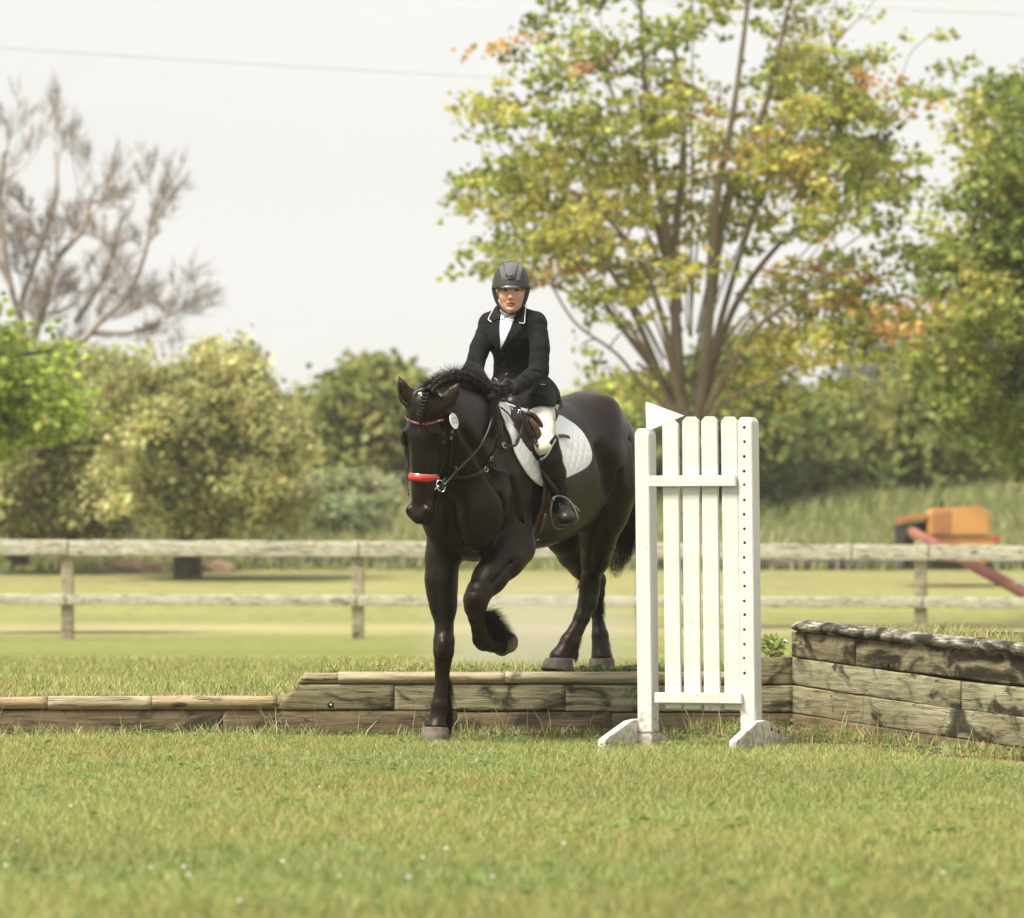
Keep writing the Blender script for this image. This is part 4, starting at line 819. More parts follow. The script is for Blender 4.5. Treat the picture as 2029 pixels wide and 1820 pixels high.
mb('cab_window', [(1803, 1046), (1826, 1042), (1826, 1078), (1808, 1074)], .03, m_gl, .5, .004)
for cx in (1845, 1975):
    c0 = P(cx, 1068, MXD-.05); v, f = tube_arrays([c0, c0+np.array((0, .1, 0))], .07, 12); mesh('lamp', v, f, mat('lamp_red', (.35, .06, .06), .4), mach, False)
pipe = empty('auger_pipe', P(1960, 1130, 82), 'long faded red pipe slanting down to the right in front of the orange machine', 'pipe')
pp = [P(1808, 1056, 84), P(1940, 1127, 80), P(2110, 1218, 76)]; tube('pipe', crom(pp, 6), .085, m_pipe, pipe, 16); tube('pipe_collar', [P(2018, 1166, 78.2), P(2023, 1169, 78.1)], .11, mat('collar_pale', (.6, .55, .5), .5), pipe, 16); tube('pipe_mouth', [P(1806, 1055, 84.05), P(1810, 1057, 83.95)], .10, m_dk, pipe, 16)
for x, y, d in ((2070, 1197, 77.2), ): tube('prop', [P(x, y, d), P(x+8, 1262, d)], .04, m_dk, pipe, 8)
# --- overhead wires
m_wire = mat('wire', (.45, .45, .43), .6)
def wire(label, pts, D, r=.012):
    root = empty('overhead_wire', P(*pts[0], D), label, 'wire'); tube('cable', crom([P(x, y, D+(x/2029)*6) for x, y in pts], 8), r, m_wire, root, 6)
wire('thin overhead wire crossing the sky at the upper left and on behind the maple', [(-150, 84), (0, 95), (500, 127), (1000, 155), (1500, 178), (2200, 190)], 95, .009)
wire('short stretch of thin overhead wire at the top right corner', [(1300, 2), (1700, 14), (1850, 22), (2029, 29), (2200, 36)], 95, .009)
# ================================================================= HORSE
TH = R(28); hs, hc = math.sin(TH), math.cos(TH)
HF = np.array((-hs, -hc, 0)); HL = np.array((hc, -hs, 0)); UP = np.array((0, 0, 1.))
H0 = np.array((.1416, 29.0, 0))
def H(u, v, z): return H0+HF*u+HL*v+UP*z
HAX = [HF, HL, UP]
m_coat = mat('horse_coat', (.0048, .0033, .0023), .42, (.0125, .0070, .0042), 2.4, 5, lo=.38, hi=.72, bump=(110, .6, .004), bstretch=(1, 1, .35), spec=.30, rough2=.35, tint=(1, .82, .64))
m_hair = mat('horse_hair', (.008, .0062, .005), .45, spec=.22, tint=(1, .85, .7))
m_hairb = mat('horse_ear_fur', (.045, .022, .012), .6)
m_hoof = mat('hoof_horn', (.060, .048, .037), .75, (.15, .12, .092), 26, 5, (1, 1, .6), bump=(50, .5, .004))
m_hoof2 = mat('hoof_sole', (.10, .075, .045), .8, (.19, .145, .09), 26, 5, bump=(50, .5, .004))
m_eye = mat('horse_eye', (.006, .004, .003), .08, spec=.8)
gs = .0072
S_ = Solid(np.arange(-.62, .95, gs), np.arange(27.45, 30.35, gs), np.arange(-.02, 2.02, gs))
e = S_.ell; c_ = S_.cone
# trunk
e(H(.12, 0, 1.355), (.62, .27, .36), .05, axes=HAX)
e(H(-.25, 0, 1.425), (.50, .27, .335), .08, axes=HAX)
e(H(.64, -.03, 1.28), (.30, .215, .35), .10, axes=HAX)
e(H(-.53, 0, 1.48), (.325, .228, .340), .10, axes=HAX)
e(H(-.42, .06, 1.54), (.26, .20, .25), .08, axes=HAX)
e(H(.33, 0, 1.60), (.30, .085, .13), .10, axes=HAX)
for sg in (1, -1):
    e(H(.84, .095*sg, 1.17), (.12, .115, .19), .05, axes=HAX)                     # breast muscles
    c_(H(.42, .11*sg, 1.60), H(.80, .135*sg-.02, 1.22), .09, .10, .08)                # shoulder blade
    e(H(.54, .135*sg-.015, 1.20), (.18, .085, .16), .07, axes=HAX)                      # triceps
    c_(H(-.45, .15*sg, 1.72), H(-.33, .215*sg, 1.50), .06, .05, .08)              # point of hip
    c_(H(-.38, .22*sg, 1.48), H(-.30, .235*sg, 1.26), .05, .04, .06)
c_(H(.95, -.02, 1.30), H(.90, -.02, 1.02), .012, .02, .06, 'sub')                       # crease between breast muscles
# neck
sqn = (HL, 1.45)
S_.chain([(H(.56, 0, 1.50), .27), (H(.80, 0, 1.565), .245), (H(.98, 0, 1.635), .20), (H(1.10, 0, 1.685), .145), (H(1.17, .0, 1.70), .115)], .07, sq=sqn)
c_(H(1.02, .02, 1.56), H(.82, .03, 1.36), .12, .15, .06)
# neck muscle folds
# head frame (a: viewer's right, b: out of the face, c: down)
HY_ = R(19); hf = np.array((-math.sin(HY_), -math.cos(HY_), 0)); hl = np.array((math.cos(HY_), -math.sin(HY_), 0)); dn = np.array((-.022, .02, -1.))*1.0; dn /= np.linalg.norm(dn)
HP = P(839, 775, 27.93)
def Q(a, b, c): return HP+hl*a*1.07+hf*b*1.05+dn*c*1.025
QAX = [hl, hf, -dn]
e(Q(0, -.03, .09), (.088, .105, .105), .03, axes=QAX)
e(Q(0, -.02, .19), (.086, .085, .13), .04, axes=QAX)
e(Q(0, -.10, .22), (.08, .12, .15), .04, axes=QAX)
for sg in (1, -1):
    e(Q(.060*sg, -.165, .26), (.042, .125, .135), .04, axes=QAX)                  # jowl
    e(Q(.088*sg, -.012, .235), (.026, .036, .036), .03, axes=QAX)                 # orbit
    c_(Q(.092*sg, .0, .205), Q(.07*sg, .035, .20), .016, .012, .025)
    c_(Q(.092*sg, -.035, .285), Q(.066*sg, -.05, .40), .014, .008, .022)          # facial crest
    e(Q(.072*sg, .03, .145), (.016, .016, .03), .02, 'sub', axes=QAX)             # hollow over the eye
    e(Q(.112*sg, .008, .246), (.013, .018, .0135), .008, 'sub', axes=QAX)
sqh = (hl, 1.22)
S_.chain([(Q(0, -.035, .20), .098), (Q(0, -.035, .33), .083), (Q(0, -.03, .45), .070), (Q(0, -.025, .54), .063)], .03, sq=sqh)
c_(Q(0, .038, .22), Q(0, .028, .52), .030, .024, .03, sq=(hl, .75))              # nasal bones
c_(Q(0, -.20, .32), Q(0, -.10, .56), .048, .034, .05)                            # under jaw
e(Q(0, -.02, .585), (.062, .068, .062), .03, axes=QAX)
e(Q(0, .022, .612), (.040, .030, .036), .02, axes=QAX)                            # upper lip
e(Q(0, -.075, .618), (.036, .04, .036), .025, axes=QAX)                           # chin
for sg in (1, -1):
    e(Q(.044*sg, .022, .582), (.023, .03, .034), .014, axes=QAX)
    c_(Q(.060*sg, .052, .588), Q(.050*sg, .040, .600), .011, .014, .008, 'sub')
c_(Q(-.06, .0, .628), Q(.06, .0, .628), .004, .004, .010, 'sub')                  # mouth line
c_(Q(.058, -.03, .616), Q(.05, .02, .634), .005, .004, .010, 'sub')
# ears
de = 27.93
S_.chain([(P(819, 800, de), .044), (P(806, 784, de-.01), .041), (P(797, 766, de-.02), .026), (P(790.5, 745, de-.02), .006)], .02, sq=(hf, 1.5))
S_.chain([(P(872, 808, de-.02), .050), (P(887, 793, de-.03), .044), (P(899, 776, de-.04), .028), (P(909.5, 760, de-.05), .005)], .02, sq=(hf, 1.5))
S_.chain([(P(808, 790, de-.05), .014), (P(797, 768, de-.045), .007)], .012, 'sub')
S_.chain([(P(884, 800, de-.075), .016), (P(899, 780, de-.075), .007)], .012, 'sub')
# legs: chains of (px x, px y, depth, px half width)
def leg(pts, k=.03, sq=None): S_.chain([(P(x, y, d), r/385.) for x, y, d, r in pts], k, sq=sq)
# near ground: straight right foreleg
leg([(888, 1040, 28.5, 44), (876, 1108, 28.46, 30), (874, 1150, 28.45, 28.5), (876, 1180, 28.45, 24.5), (879, 1206, 28.45, 21), (880, 1245, 28.44, 17.5)], .05)
leg([(880, 1245, 28.44, 17.5), (880, 1270, 28.43, 20.5), (879, 1290, 28.43, 20), (877.5, 1312, 28.44, 16), (876, 1335, 28.45, 13.5), (873, 1376, 28.45, 13), (871, 1398, 28.45, 17), (870, 1412, 28.45, 16.5), (868, 1430, 28.44, 16.5), (865, 1444, 28.43, 22)], .015)
c_(P(879, 1276, 28.38), P(878, 1292, 28.38), .030, .030, .02)
c_(P(881, 1320, 28.49), P(876, 1390, 28.49), .014, .017, .01)
# raised left foreleg
leg([(1004, 1040, 28.45, 42), (1018, 1082, 28.40, 38), (1000, 1108, 28.33, 36), (970, 1145, 28.24, 29), (950, 1172, 28.17, 24.5)], .05)
leg([(950, 1172, 28.17, 24.5), (943, 1190, 28.15, 24), (942, 1204, 28.17, 21), (944, 1224, 28.22, 15.5), (949, 1248, 28.29, 14), (954, 1266, 28.33, 17.5), (959, 1273, 28.35, 16.5), (975, 1277, 28.40, 15.5), (988, 1276, 28.44, 20)], .015)
c_(P(941, 1186, 28.11), P(939, 1203, 28.13), .040, .040, .02)
c_(P(1018, 1060, 28.42), P(1024, 1090, 28.42), .075, .05, .06)                   # elbow
# left hind (near)
leg([(1200, 900, 29.42, 66), (1206, 965, 29.38, 54), (1197, 1020, 29.38, 42), (1184, 1075, 29.45, 30), (1180, 1108, 29.52, 23.5), (1172, 1140, 29.60, 19)], .07)
leg([(1172, 1140, 29.60, 19), (1168, 1165, 29.62, 20), (1165, 1192, 29.61, 18.5), (1153, 1225, 29.58, 15.5), (1141, 1250, 29.56, 15), (1129, 1272, 29.54, 19), (1122, 1288, 29.53, 19), (1112, 1304, 29.52, 25)], .02)
c_(P(1184, 1140, 29.66), P(1180, 1178, 29.68), .014, .024, .03)                  # point of hock
c_(P(1178, 1190, 29.66), P(1150, 1255, 29.60), .014, .018, .015)
# right hind (far)
leg([(1095, 1000, 29.60, 52), (1118, 1062, 29.66, 34), (1135, 1098, 29.76, 26), (1155, 1122, 29.84, 22), (1182, 1150, 29.92, 19)], .07)
leg([(1182, 1150, 29.92, 19), (1183, 1176, 29.94, 14.5), (1182, 1215, 29.92, 11.5), (1186, 1240, 29.90, 12.5), (1189, 1260, 29.88, 16.5), (1190, 1280, 29.87, 16), (1192, 1302, 29.86, 22)], .02)
# grooves and ridges that the hide shows
def gr(p, q, r0, r1, k=.03, m='sub'): c_(p, q, r0, r1, k, m)
for sg in (1, -1):
    gr(H(.34, .270*sg, 1.55), H(.44, .250*sg, 1.30), .016, .018, .06); gr(H(.44, .250*sg, 1.30), H(.46, .225*sg, 1.08), .018, .014, .06)             # behind the shoulder
    gr(H(.88, .205*sg-.02, 1.42), H(.78, .235*sg-.03, 1.16), .012, .014, .04)    # shoulder and breast
    gr(H(-.18, .262*sg, 1.50), H(-.30, .272*sg, 1.24), .022, .024, .09)          # flank
    gr(H(-.48, .245*sg, 1.56), H(-.60, .235*sg, 1.26), .012, .014, .05)          # haunch
    gr(H(-.36, .255*sg, 1.40), H(-.36, .255*sg, 1.18), .014, .014, .05)
    gr(H(1.06, .120*sg, 1.58), H(.82, .180*sg, 1.34), .012, .016, .05)           # jugular groove
    gr(H(.60, .150*sg, 1.70), H(.78, .175*sg, 1.50), .010, .012, .05)
    gr(H(.70, .235*sg-.03, 1.34), H(.58, .225*sg-.02, 1.10), .010, .010, .035)
    gr(Q(.060*sg, .035, .30), Q(.052*sg, .030, .44), .007, .006, .02); gr(Q(.086*sg, -.05, .30), Q(.070*sg, -.07, .42), .008, .006, .02)
gr(P(880, 1110, 28.33), P(884, 1205, 28.36), .010, .006, .018); gr(P(896, 1130, 28.36), P(890, 1230, 28.38), .007, .005, .015); gr(P(862, 1140, 28.37), P(868, 1215, 28.39), .006, .004, .015)
gr(P(994, 1095, 28.17), P(950, 1152, 28.06), .010, .006, .018); gr(P(1020, 1105, 28.26), P(972, 1160, 28.14), .008, .006, .015)
gr(P(887, 1310, 28.41), P(884, 1390, 28.41), .005, .005, .010); gr(P(954, 1225, 28.19), P(958, 1258, 28.25), .005, .005, .010)
gr(P(1174, 1075, 29.34), P(1166, 1135, 29.48), .010, .006, .02); gr(P(1162, 1185, 29.54), P(1138, 1245, 29.49), .006, .005, .010); gr(P(1194, 1010, 29.20), P(1176, 1070, 29.32), .014, .010, .03)
# tail dock
c_(H(-.84, 0, 1.62), H(-.93, 0, 1.52), .05, .035, .06)
hv, hq = S_.mesh(5); del S_
hv = hv+vnormals(hv, hq)*(pnoise(hv, 22, 3)*.0032+np.clip(pnoise(hv*np.array((1, 1, .6)), 48, 4, 2)-.25, 0, 1)*.004)[:, None]
horse = empty('horse', H(.1, 0, .36), 'dark brown-black horse stepping down off the timber bank with one foreleg raised', 'horse')
body = npmesh('body', hv, hq, m_coat, horse)
BV = BVHTree.FromPolygons([tuple(v) for v in hv], [tuple(int(i) for i in f) for f in hq])
print('horse verts', len(hv))
CAMP = Vector((0, 0, CZ))
def cast(x, y, off=0.0, bvh=None):
    """point of a surface seen along the sight line through (x, y), pushed out along its normal"""
    d = (V(P(x, y, 10))-CAMP).normalized(); h = (bvh or BV).ray_cast(CAMP, d)
    if h[0] is None: return None
    n = h[1]
    if n.dot(d) > 0: n = -n
    return np.array(h[0])+np.array(n)*off, np.array(n)
# hooves
def hoof(name, top, bot, rt, rb, ax, m=m_hoof, ln=1.12):
    """horn capsule from the coronet (top) to the ground ring (bot); ax = toe direction"""
    top = np.array(top); bot = np.array(bot); d = bot-top; d /= np.linalg.norm(d); ax = np.array(ax)-d*np.dot(ax, d); ax /= np.linalg.norm(ax); sd_ = np.cross(d, ax)
    vs = []; n = 28; rings = [(0, rt*.80, 0), (.02, rt*.99, 0), (.10, rt*1.03, 0), (.5, (rt+rb)/2, 0), (.93, rb, 0), (1, rb*.965, 0), (1.0, rb*.8, 0), (.90, rb*.6, 0)]
    for t, r, _ in rings:
        cc = top+(bot-top)*t
        for i in range(n):
            a = 2*math.pi*i/n; ca = math.cos(a); back = .80 if ca < 0 else ln
            vs.append(cc+ax*ca*r*back+sd_*math.sin(a)*r*(1-.1*max(-ca, 0))+d*(.010*ca if t < .2 else 0))
    f = []
    for j in range(len(rings)-1):
        for i in range(n): k = (i+1) % n; f.append((j*n+i, (j+1)*n+i, (j+1)*n+k, j*n+k))
    f.append(tuple(range(n))[::-1]); f.append(tuple((len(rings)-1)*n+i for i in range(n)))
    o = mesh(name, vs, f, m, horse); return o
hoof('hoof', P(864, 1442, 28.42), P(861.5, 1476.5, 28.40), 26/393, 33/393, (-.25, -1, 0))
hoof('hoof', P(1111, 1305, 29.51), P(1107.5, 1331.5, 29.50), 28/379, 35/379, (-.75, -.6, 0))
hoof('hoof', P(1192, 1304, 29.85), P(1192, 1332, 29.84), 24/374, 27.5/374, (-.15, -1, 0))
hoof('hoof', P(988, 1274.5, 28.43), P(1010, 1270.5, 28.50), 25.5/393, 22/393, (.1, -.3, -1), m_hoof2, 1.05)
# eyes with lids
for sg in (1, -1):
    bm = bmesh.new(); bmesh.ops.create_uvsphere(bm, u_segments=20, v_segments=14, radius=.0165); bmesh.ops.translate(bm, vec=V(Q(.094*sg, -.008, .246)), verts=bm.verts); bmobj('eye', bm, m_eye, horse, True)
lid = [tube_arrays(crom([Q(.107*s, -.030, .250), Q(.112*s, -.014, .236), Q(.106*s, .006, .244)], 5), [.002, .006, .002], 6) for s in (1, -1)]
v, f = join_arrays(lid); mesh('eyelid', v, f, m_coat, horse)
# ---- hair pieces
def strand(p0, dir0, ln, droop=.5, n=6, curl=.0, ph=0):
    p = np.array(p0, float); d = np.array(dir0, float); d /= np.linalg.norm(d); out = [p.copy()]
    side = np.cross(d, (0, 0, 1.)); side /= np.linalg.norm(side)+1e-6
    for i in range(n):
        d = d+np.array((0, 0, -droop/n))+side*curl*math.sin(ph+i*1.3)/n; d /= np.linalg.norm(d); p = p+d*ln/n; out.append(p.copy())
    return np.array(out)
# tail: curtain of long strands from the dock
st = []; dock = H(-.92, 0, 1.52)
for i in range(900):
    a, b = rng.normal(0, .03, 2); t = rng.random(); ln = rng.uniform(.72, 1.08)
    p0 = dock+HL*a-HF*abs(b)*.5+UP*rng.uniform(-.10, .05)
    # stations down the tail: px x centre and half width
    ys = np.array([880, 940, 1000, 1050, 1100, 1150]); cx_ = np.array([1278, 1270, 1256, 1245, 1234, 1222]); hw = np.array([14, 34, 46, 40, 30, 14])
    lat = rng.uniform(-1, 1); dep = rng.uniform(-1, 1)*math.sqrt(max(0, 1-lat*lat))
    end = 880+(270*min(1, ln*.92)) if lat < .3 else 880+270*min(1, ln*.92)*(1-.25*(lat-.3))
    yy = np.linspace(895, end, 9); ps = [p0]
    for y in yy:
        cx = np.interp(y, ys, cx_)+np.interp(y, ys, hw)*lat*.9+6*math.sin(y*.03+lat*4+i*.01)*.5+rng.normal(0, .8)
        ps.append(P(cx, y, 29.95+.05*dep+(y-880)/270*.0))
    st.append(np.array(ps))
hair('tail', st, .0028, m_hair, horse)
# feathers
st = []
for i in range(1500):                                                               # raised fetlock, wind-blown upwards
    t = rng.random(); x = 958+30*t+rng.normal(0, 1.5); y = 1222+40*t+rng.normal(0, 5)
    y0 = 1228+42*t; p0 = P(953+30*t+rng.uniform(-3, 5), min(y0+rng.uniform(-14, 6), 1274), 28.32+.10*t+rng.uniform(-.05, .02))
    d = np.array((.75+.25*rng.random()-.1*t, rng.normal(0, .22), .55-.35*t+rng.normal(0, .16))); st.append(strand(p0, d, rng.uniform(.05, .115), .5, 5, .3, i))
for i in range(900):                                                               # behind the planted fetlock
    t = rng.random()**.8; y = 1335+100*t; x = np.interp(y, [1335, 1370, 1400, 1420, 1440], [889, 886, 889, 887, 888])+rng.uniform(-6, 1)
    p0 = P(x, y, 28.47+rng.uniform(-.03, .04)); d = np.array((.32+rng.normal(0, .12), .35+rng.normal(0, .2), -1)); st.append(strand(p0, d, rng.uniform(.06, .15)*(1-.35*t), .2, 5, .35, i))
for i in range(800):                                                               # far hind leg
    t = rng.random(); y = 1178+120*t; x = np.interp(y, [1178, 1215, 1245, 1265, 1300], [1192, 1190, 1196, 1204, 1205])+rng.uniform(-5, 0)
    p0 = P(x, y, 29.90+rng.uniform(-.03, .04)); d = np.array((.45+rng.normal(0, .15), .2+rng.normal(0, .2), -1)); st.append(strand(p0, d, rng.uniform(.03, .08), .3, 5, .35, i))
for i in range(420):                                                               # near hind fetlock
    t = rng.random(); y = 1250+50*t; x = np.interp(y, [1250, 1272, 1300], [1152, 1146, 1142])+rng.uniform(-6, 0)
    p0 = P(x, y, 29.60+rng.uniform(-.02, .03)); d = np.array((.15+rng.normal(0, .1), .5+rng.normal(0, .2), -1)); st.append(strand(p0, d, rng.uniform(.03, .06), .3, 5, .3, i))
for i in range(130):                                                               # coronet fringes
    a = rng.uniform(0, 6.28); p0 = P(865, 1436, 28.43)+np.array((.052*math.cos(a), .052*math.sin(a), 0)); st.append(strand(p0, (math.cos(a)*.4, math.sin(a)*.4, -1), rng.uniform(.02, .04), .2, 5))
for i in range(60):                                                                # wisps by the near hock
    p0 = P(1150+rng.uniform(-2, 3), 1120+rng.uniform(0, 40), 29.55); st.append(strand(p0, (-.5+rng.normal(0, .2), 0, -.9), rng.uniform(.02, .06), .3, 5, .4, i))
hair('feather', st, .0010, m_hair, horse)
# ear fringe fur
st = []
for (xs_, ys_), sgx in (((( [789, 787.5, 791, 800, 808]), [752, 768, 784, 796, 802]), -1), ((([910, 908, 903, 894, 886]), [766, 780, 794, 808, 815]), 1)):
    for i in range(260):
        t = rng.random()*4; x = np.interp(t, range(5), xs_); y = np.interp(t, range(5), ys_)
        st.append(strand(P(x-2.2*sgx, y, de-.045+rng.uniform(-.012, .012)), (sgx*.8, -.2, -.35+rng.normal(0, .25)), rng.uniform(.004, .011)*(1+.25*t), .3, 5, .3, i))
hair('ear_fur', st, .0005, m_hairb, horse)
# mane: running braid along the crest
crest = [(852, 768), (862, 757), (875, 747), (892, 740), (910, 738), (928, 742), (944, 750), (957, 760), (967, 771), (973, 785), (976, 800), (978, 816), (980, 832), (978, 848)]
cd = [27.95, 27.99, 28.04, 28.09, 28.14, 28.19, 28.24, 28.29, 28.34, 28.38, 28.42, 28.45, 28.48, 28.50]
def onneck(x, y, d):
    r_ = cast(x, y, .012)
    return P(x, y, min(d, r_[0][1])) if (r_ is not None and y > 770) else P(x, y, d)
path = crom([onneck(x-(3 if y > 780 else 0), y+7, d-.05) for (x, y), d in zip(crest, cd)], 6); path = np.array(path)
parts = []; st = []; n = len(path); tt = np.gradient(path, axis=0); tt /= np.linalg.norm(tt, axis=1, keepdims=True)
seg = np.linalg.norm(np.diff(path, axis=0), axis=1); cum = np.concatenate([[0], np.cumsum(seg)]); Ltot = cum[-1]
def at(s_): return np.array([np.interp(s_, cum, path[:, k]) for k in range(3)]), np.array([np.interp(s_, cum, tt[:, k]) for k in range(3)])
s_ = 0; i = 0
while s_ < Ltot:
    p, t = at(s_); out = np.cross(t, (0, -1., 0)); out /= np.linalg.norm(out)
    if out[2] < 0 and s_ < Ltot*.6: out = -out
    wd = (.030 if s_ > .08 else .02)*rng.uniform(.8, 1.2)
    for side in ((1, -1) if s_ < Ltot*.74 else ()):
        a = p+out*(.020*side)-t*.012; b = p-out*(.012*side)+t*.035+np.array((0, -.014, 0)); m_ = (a+b)/2+np.array((0, -.022, 0))+out*.006*side
        parts.append(tube_arrays(crom([a, m_, b], 5), [wd*.35, wd*.62, wd*.3], 7))
        for _ in range(46):
            st.append(strand(p+out*.022*side+rng.normal(0, .008, 3), out*side*.5-t*.3+rng.normal(0, .45, 3)+np.array((0, -.2, .25)), rng.uniform(.02, .06), .6, 5, 1.2, rng.random()*6))
    if s_ >= Ltot*.62:
        for _ in range(150): st.append(strand(p+rng.normal(0, .014, 3), t*.9+rng.normal(0, .35, 3)+np.array((.12, -.15, -.1)), rng.uniform(.03, .06), .7, 5, 1.2, rng.random()*6))
    s_ += .026; i += 1
for i in range(1500):                                                               # bushy lower end over the withers
    y = rng.uniform(760, 835); x = np.interp(y, [760, 785, 800, 835], [958, 972, 976, 981]); d = np.interp(y, [760, 835], [28.28, 28.47])
    st.append(strand(P(x-10+rng.normal(0, 4), y, d-.05+rng.normal(0, .02)), (.75+rng.normal(0, .3), -.3+rng.normal(0, .2), -.25+rng.normal(0, .35)), rng.uniform(.02, .055), 1.1, 5, 1.4, i))
v, f = join_arrays(parts); v = v+vnormals(v, f)*(pnoise(v, 160, 5)*.006)[:, None]
br = npmesh('mane', v, f, m_hair, horse)
hair('mane_wisps', st, .0007, m_hair, br)
# forelock braid
parts = []; fl = [(843, 786), (842, 796), (838, 806), (835, 815), (833, 824), (834, 832)]
for j in range(9):
    t = j/8; x = np.interp(t*5, range(6), [p[0] for p in fl]); y = np.interp(t*5, range(6), [p[1] for p in fl])
    r = cast(x, y, .010); p, nn = r
    for side in (1, -1):
        w_ = .020*(1-.3*t)
        a = p+hl*w_*side+UP*.012; b = p-hl*.004*side-UP*.012+nn*.008; parts.append(tube_arrays(crom([a, (a+b)/2+nn*.008, b], 4), [w_*.25, w_*.55, w_*.3], 7))
v, f = join_arrays(parts); fo = npmesh('forelock', v, f, m_hair, horse)
m_white = mat('white_plain', (.8, .8, .78), .5)
r = cast(836, 786, .018)[0]
tube('braid_tie', crom([r+hl*-.018+UP*.004, r-hl*.004+UP*.009, r+UP*0, r+hl*.008-UP*.016], 4), [.002, .006, .005, .002], m_white, fo, 6)
# ================================================================= RIDER
m_skin = mat('skin', (1, 1, 1), .5, attr=True, sss=.12, bump=(300, .12, .001), spec=.35)
m_black = mat('jacket_cloth', (.0085, .0085, .009), .78, (.013, .013, .0135), 40, 4, bump=(420, .3, .0008), sheen=.03, spec=.08)
m_lapel = mat('jacket_lapel', (.011, .011, .0115), .7, bump=(420, .3, .0008), sheen=.04, spec=.1)
m_glove = mat('glove_leather', (.016, .0155, .014), .5, (.028, .026, .021), 60, 4, bump=(160, .4, .001), spec=.2)
m_breech = mat('breeches_cream', (.66, .60, .48), .75, (.73, .67, .55), 30, 4, bump=(350, .35, .001), sheen=.1)
m_shirt = mat('shirt_white', (.76, .77, .80), .7, bump=(90, .5, .003))
m_boot = mat('boot_suede', (.016, .0155, .0125), .6, (.028, .027, .022), 14, 5, bump=(220, .3, .001), spec=.15)
m_bootl = mat('boot_leather', (.012, .0115, .011), .42, (.024, .022, .019), 20, 4, bump=(60, .5, .002), spec=.35)
m_helm = mat('helmet_shell', (.030, .030, .028), .55, (.038, .038, .036), 60, 3, spec=.4)
m_helmp = mat('helmet_velvet', (.055, .053, .058), .7, (.11, .106, .115), 500, 2, bump=(500, .5, .001), sheen=.3)
m_helmd = mat('helmet_groove', (.008, .008, .009), .4)
m_visor = mat('helmet_visor', (.12, .12, .115), .35, spec=.5)
m_strap = mat('strap_black', (.008, .008, .009), .5)
m_blond = mat('hair_blond', (.50, .37, .19), .5)
m_silver = mat('silver', (.75, .75, .73), .22, metal=1)
m_gold = mat('gold', (.8, .55, .18), .25, metal=1)
m_piping = mat('piping_white', (.78, .78, .76), .45, (.5, .5, .5), 180, 2, bump=(300, .6, .002))
YW = R(24); rf = np.array((-math.sin(YW), -math.cos(YW), 0)); rl = np.array((math.cos(YW), -math.sin(YW), 0)); RAX = [rl, rf, UP]
person = empty('person', P(1062, 806, 28.95), 'rider in black show jacket, cream breeches and dark helmet sitting on the horse', 'person')
# face frame: a viewer's right, b towards the viewer, c up; origin between the eyes
FY = R(3); ff = np.array((-math.sin(FY), -math.cos(FY), 0)); fl_ = np.array((math.cos(FY), -math.sin(FY), 0)); FAX = [fl_, ff, UP]
EO = P(1012.2, 576, 28.70)
def G(a, b, c): return EO+fl_*a+ff*b+UP*c
def axis(lo, hi, fine, f0, f1, f2=None):
    a = [lo]
    while a[-1] < hi: a.append(a[-1]+(f0 if fine[0] <= a[-1] <= fine[1] else f1))
    return a
B = Solid(axis(-.30, .35, (EO[0]-.085, EO[0]+.085), .002, .006), axis(28.2, 29.15, (EO[1]-.05, EO[1]+.05), .002, .006), axis(.95, 2.46, (EO[2]-.14, EO[2]+.06), .002, .006))
e, c_ = B.ell, B.cone
# arms, joints shared with the sleeves
RS, RE, RW, RH = P(968, 641, 28.87), P(938, 733, 28.72), P(962, 768, 28.42), P(974, 776, 28.36)
LS, LE, LW, LH = P(1064, 642, 28.76), P(1067, 736, 28.66), P(1021, 769, 28.44), P(1002, 772, 28.39)
NB = P(1013, 630, 28.83)
e(P(1018, 665, 28.86), (.13, .085, .16), .05, axes=RAX)
e(P(1026, 735, 28.92), (.11, .08, .12), .06, axes=RAX)
e(P(1050, 795, 28.98), (.15, .11, .11), .06, axes=RAX)
for s0, e0, w0, h0 in ((RS, RE, RW, RH), (LS, LE, LW, LH)):
    c_(P(1015, 640, 28.83), s0, .045, .042, .03); c_(s0, e0, .040, .034, .02); c_(e0, w0, .033, .022, .02); c_(w0, h0, .022, .026, .02)
hipL, kneeL, ankL, toeL = P(1068, 806, 28.88), P(1087, 886, 28.50), P(1110, 988, 28.62), P(1124, 1026, 28.47)
hipR = H(.05, -.10, 1.72); kneeR = H(.44, -.30, 1.50); ankR = H(.28, -.33, 1.22); toeR = H(.42, -.34, 1.15)
for h0, k0, a0, t0 in ((hipL, kneeL, ankL, toeL), (hipR, kneeR, ankR, toeR)):
    c_(h0, k0, .075, .045, .03); c_(k0, a0, .045, .030, .02); c_(a0, t0, .030, .022, .02)
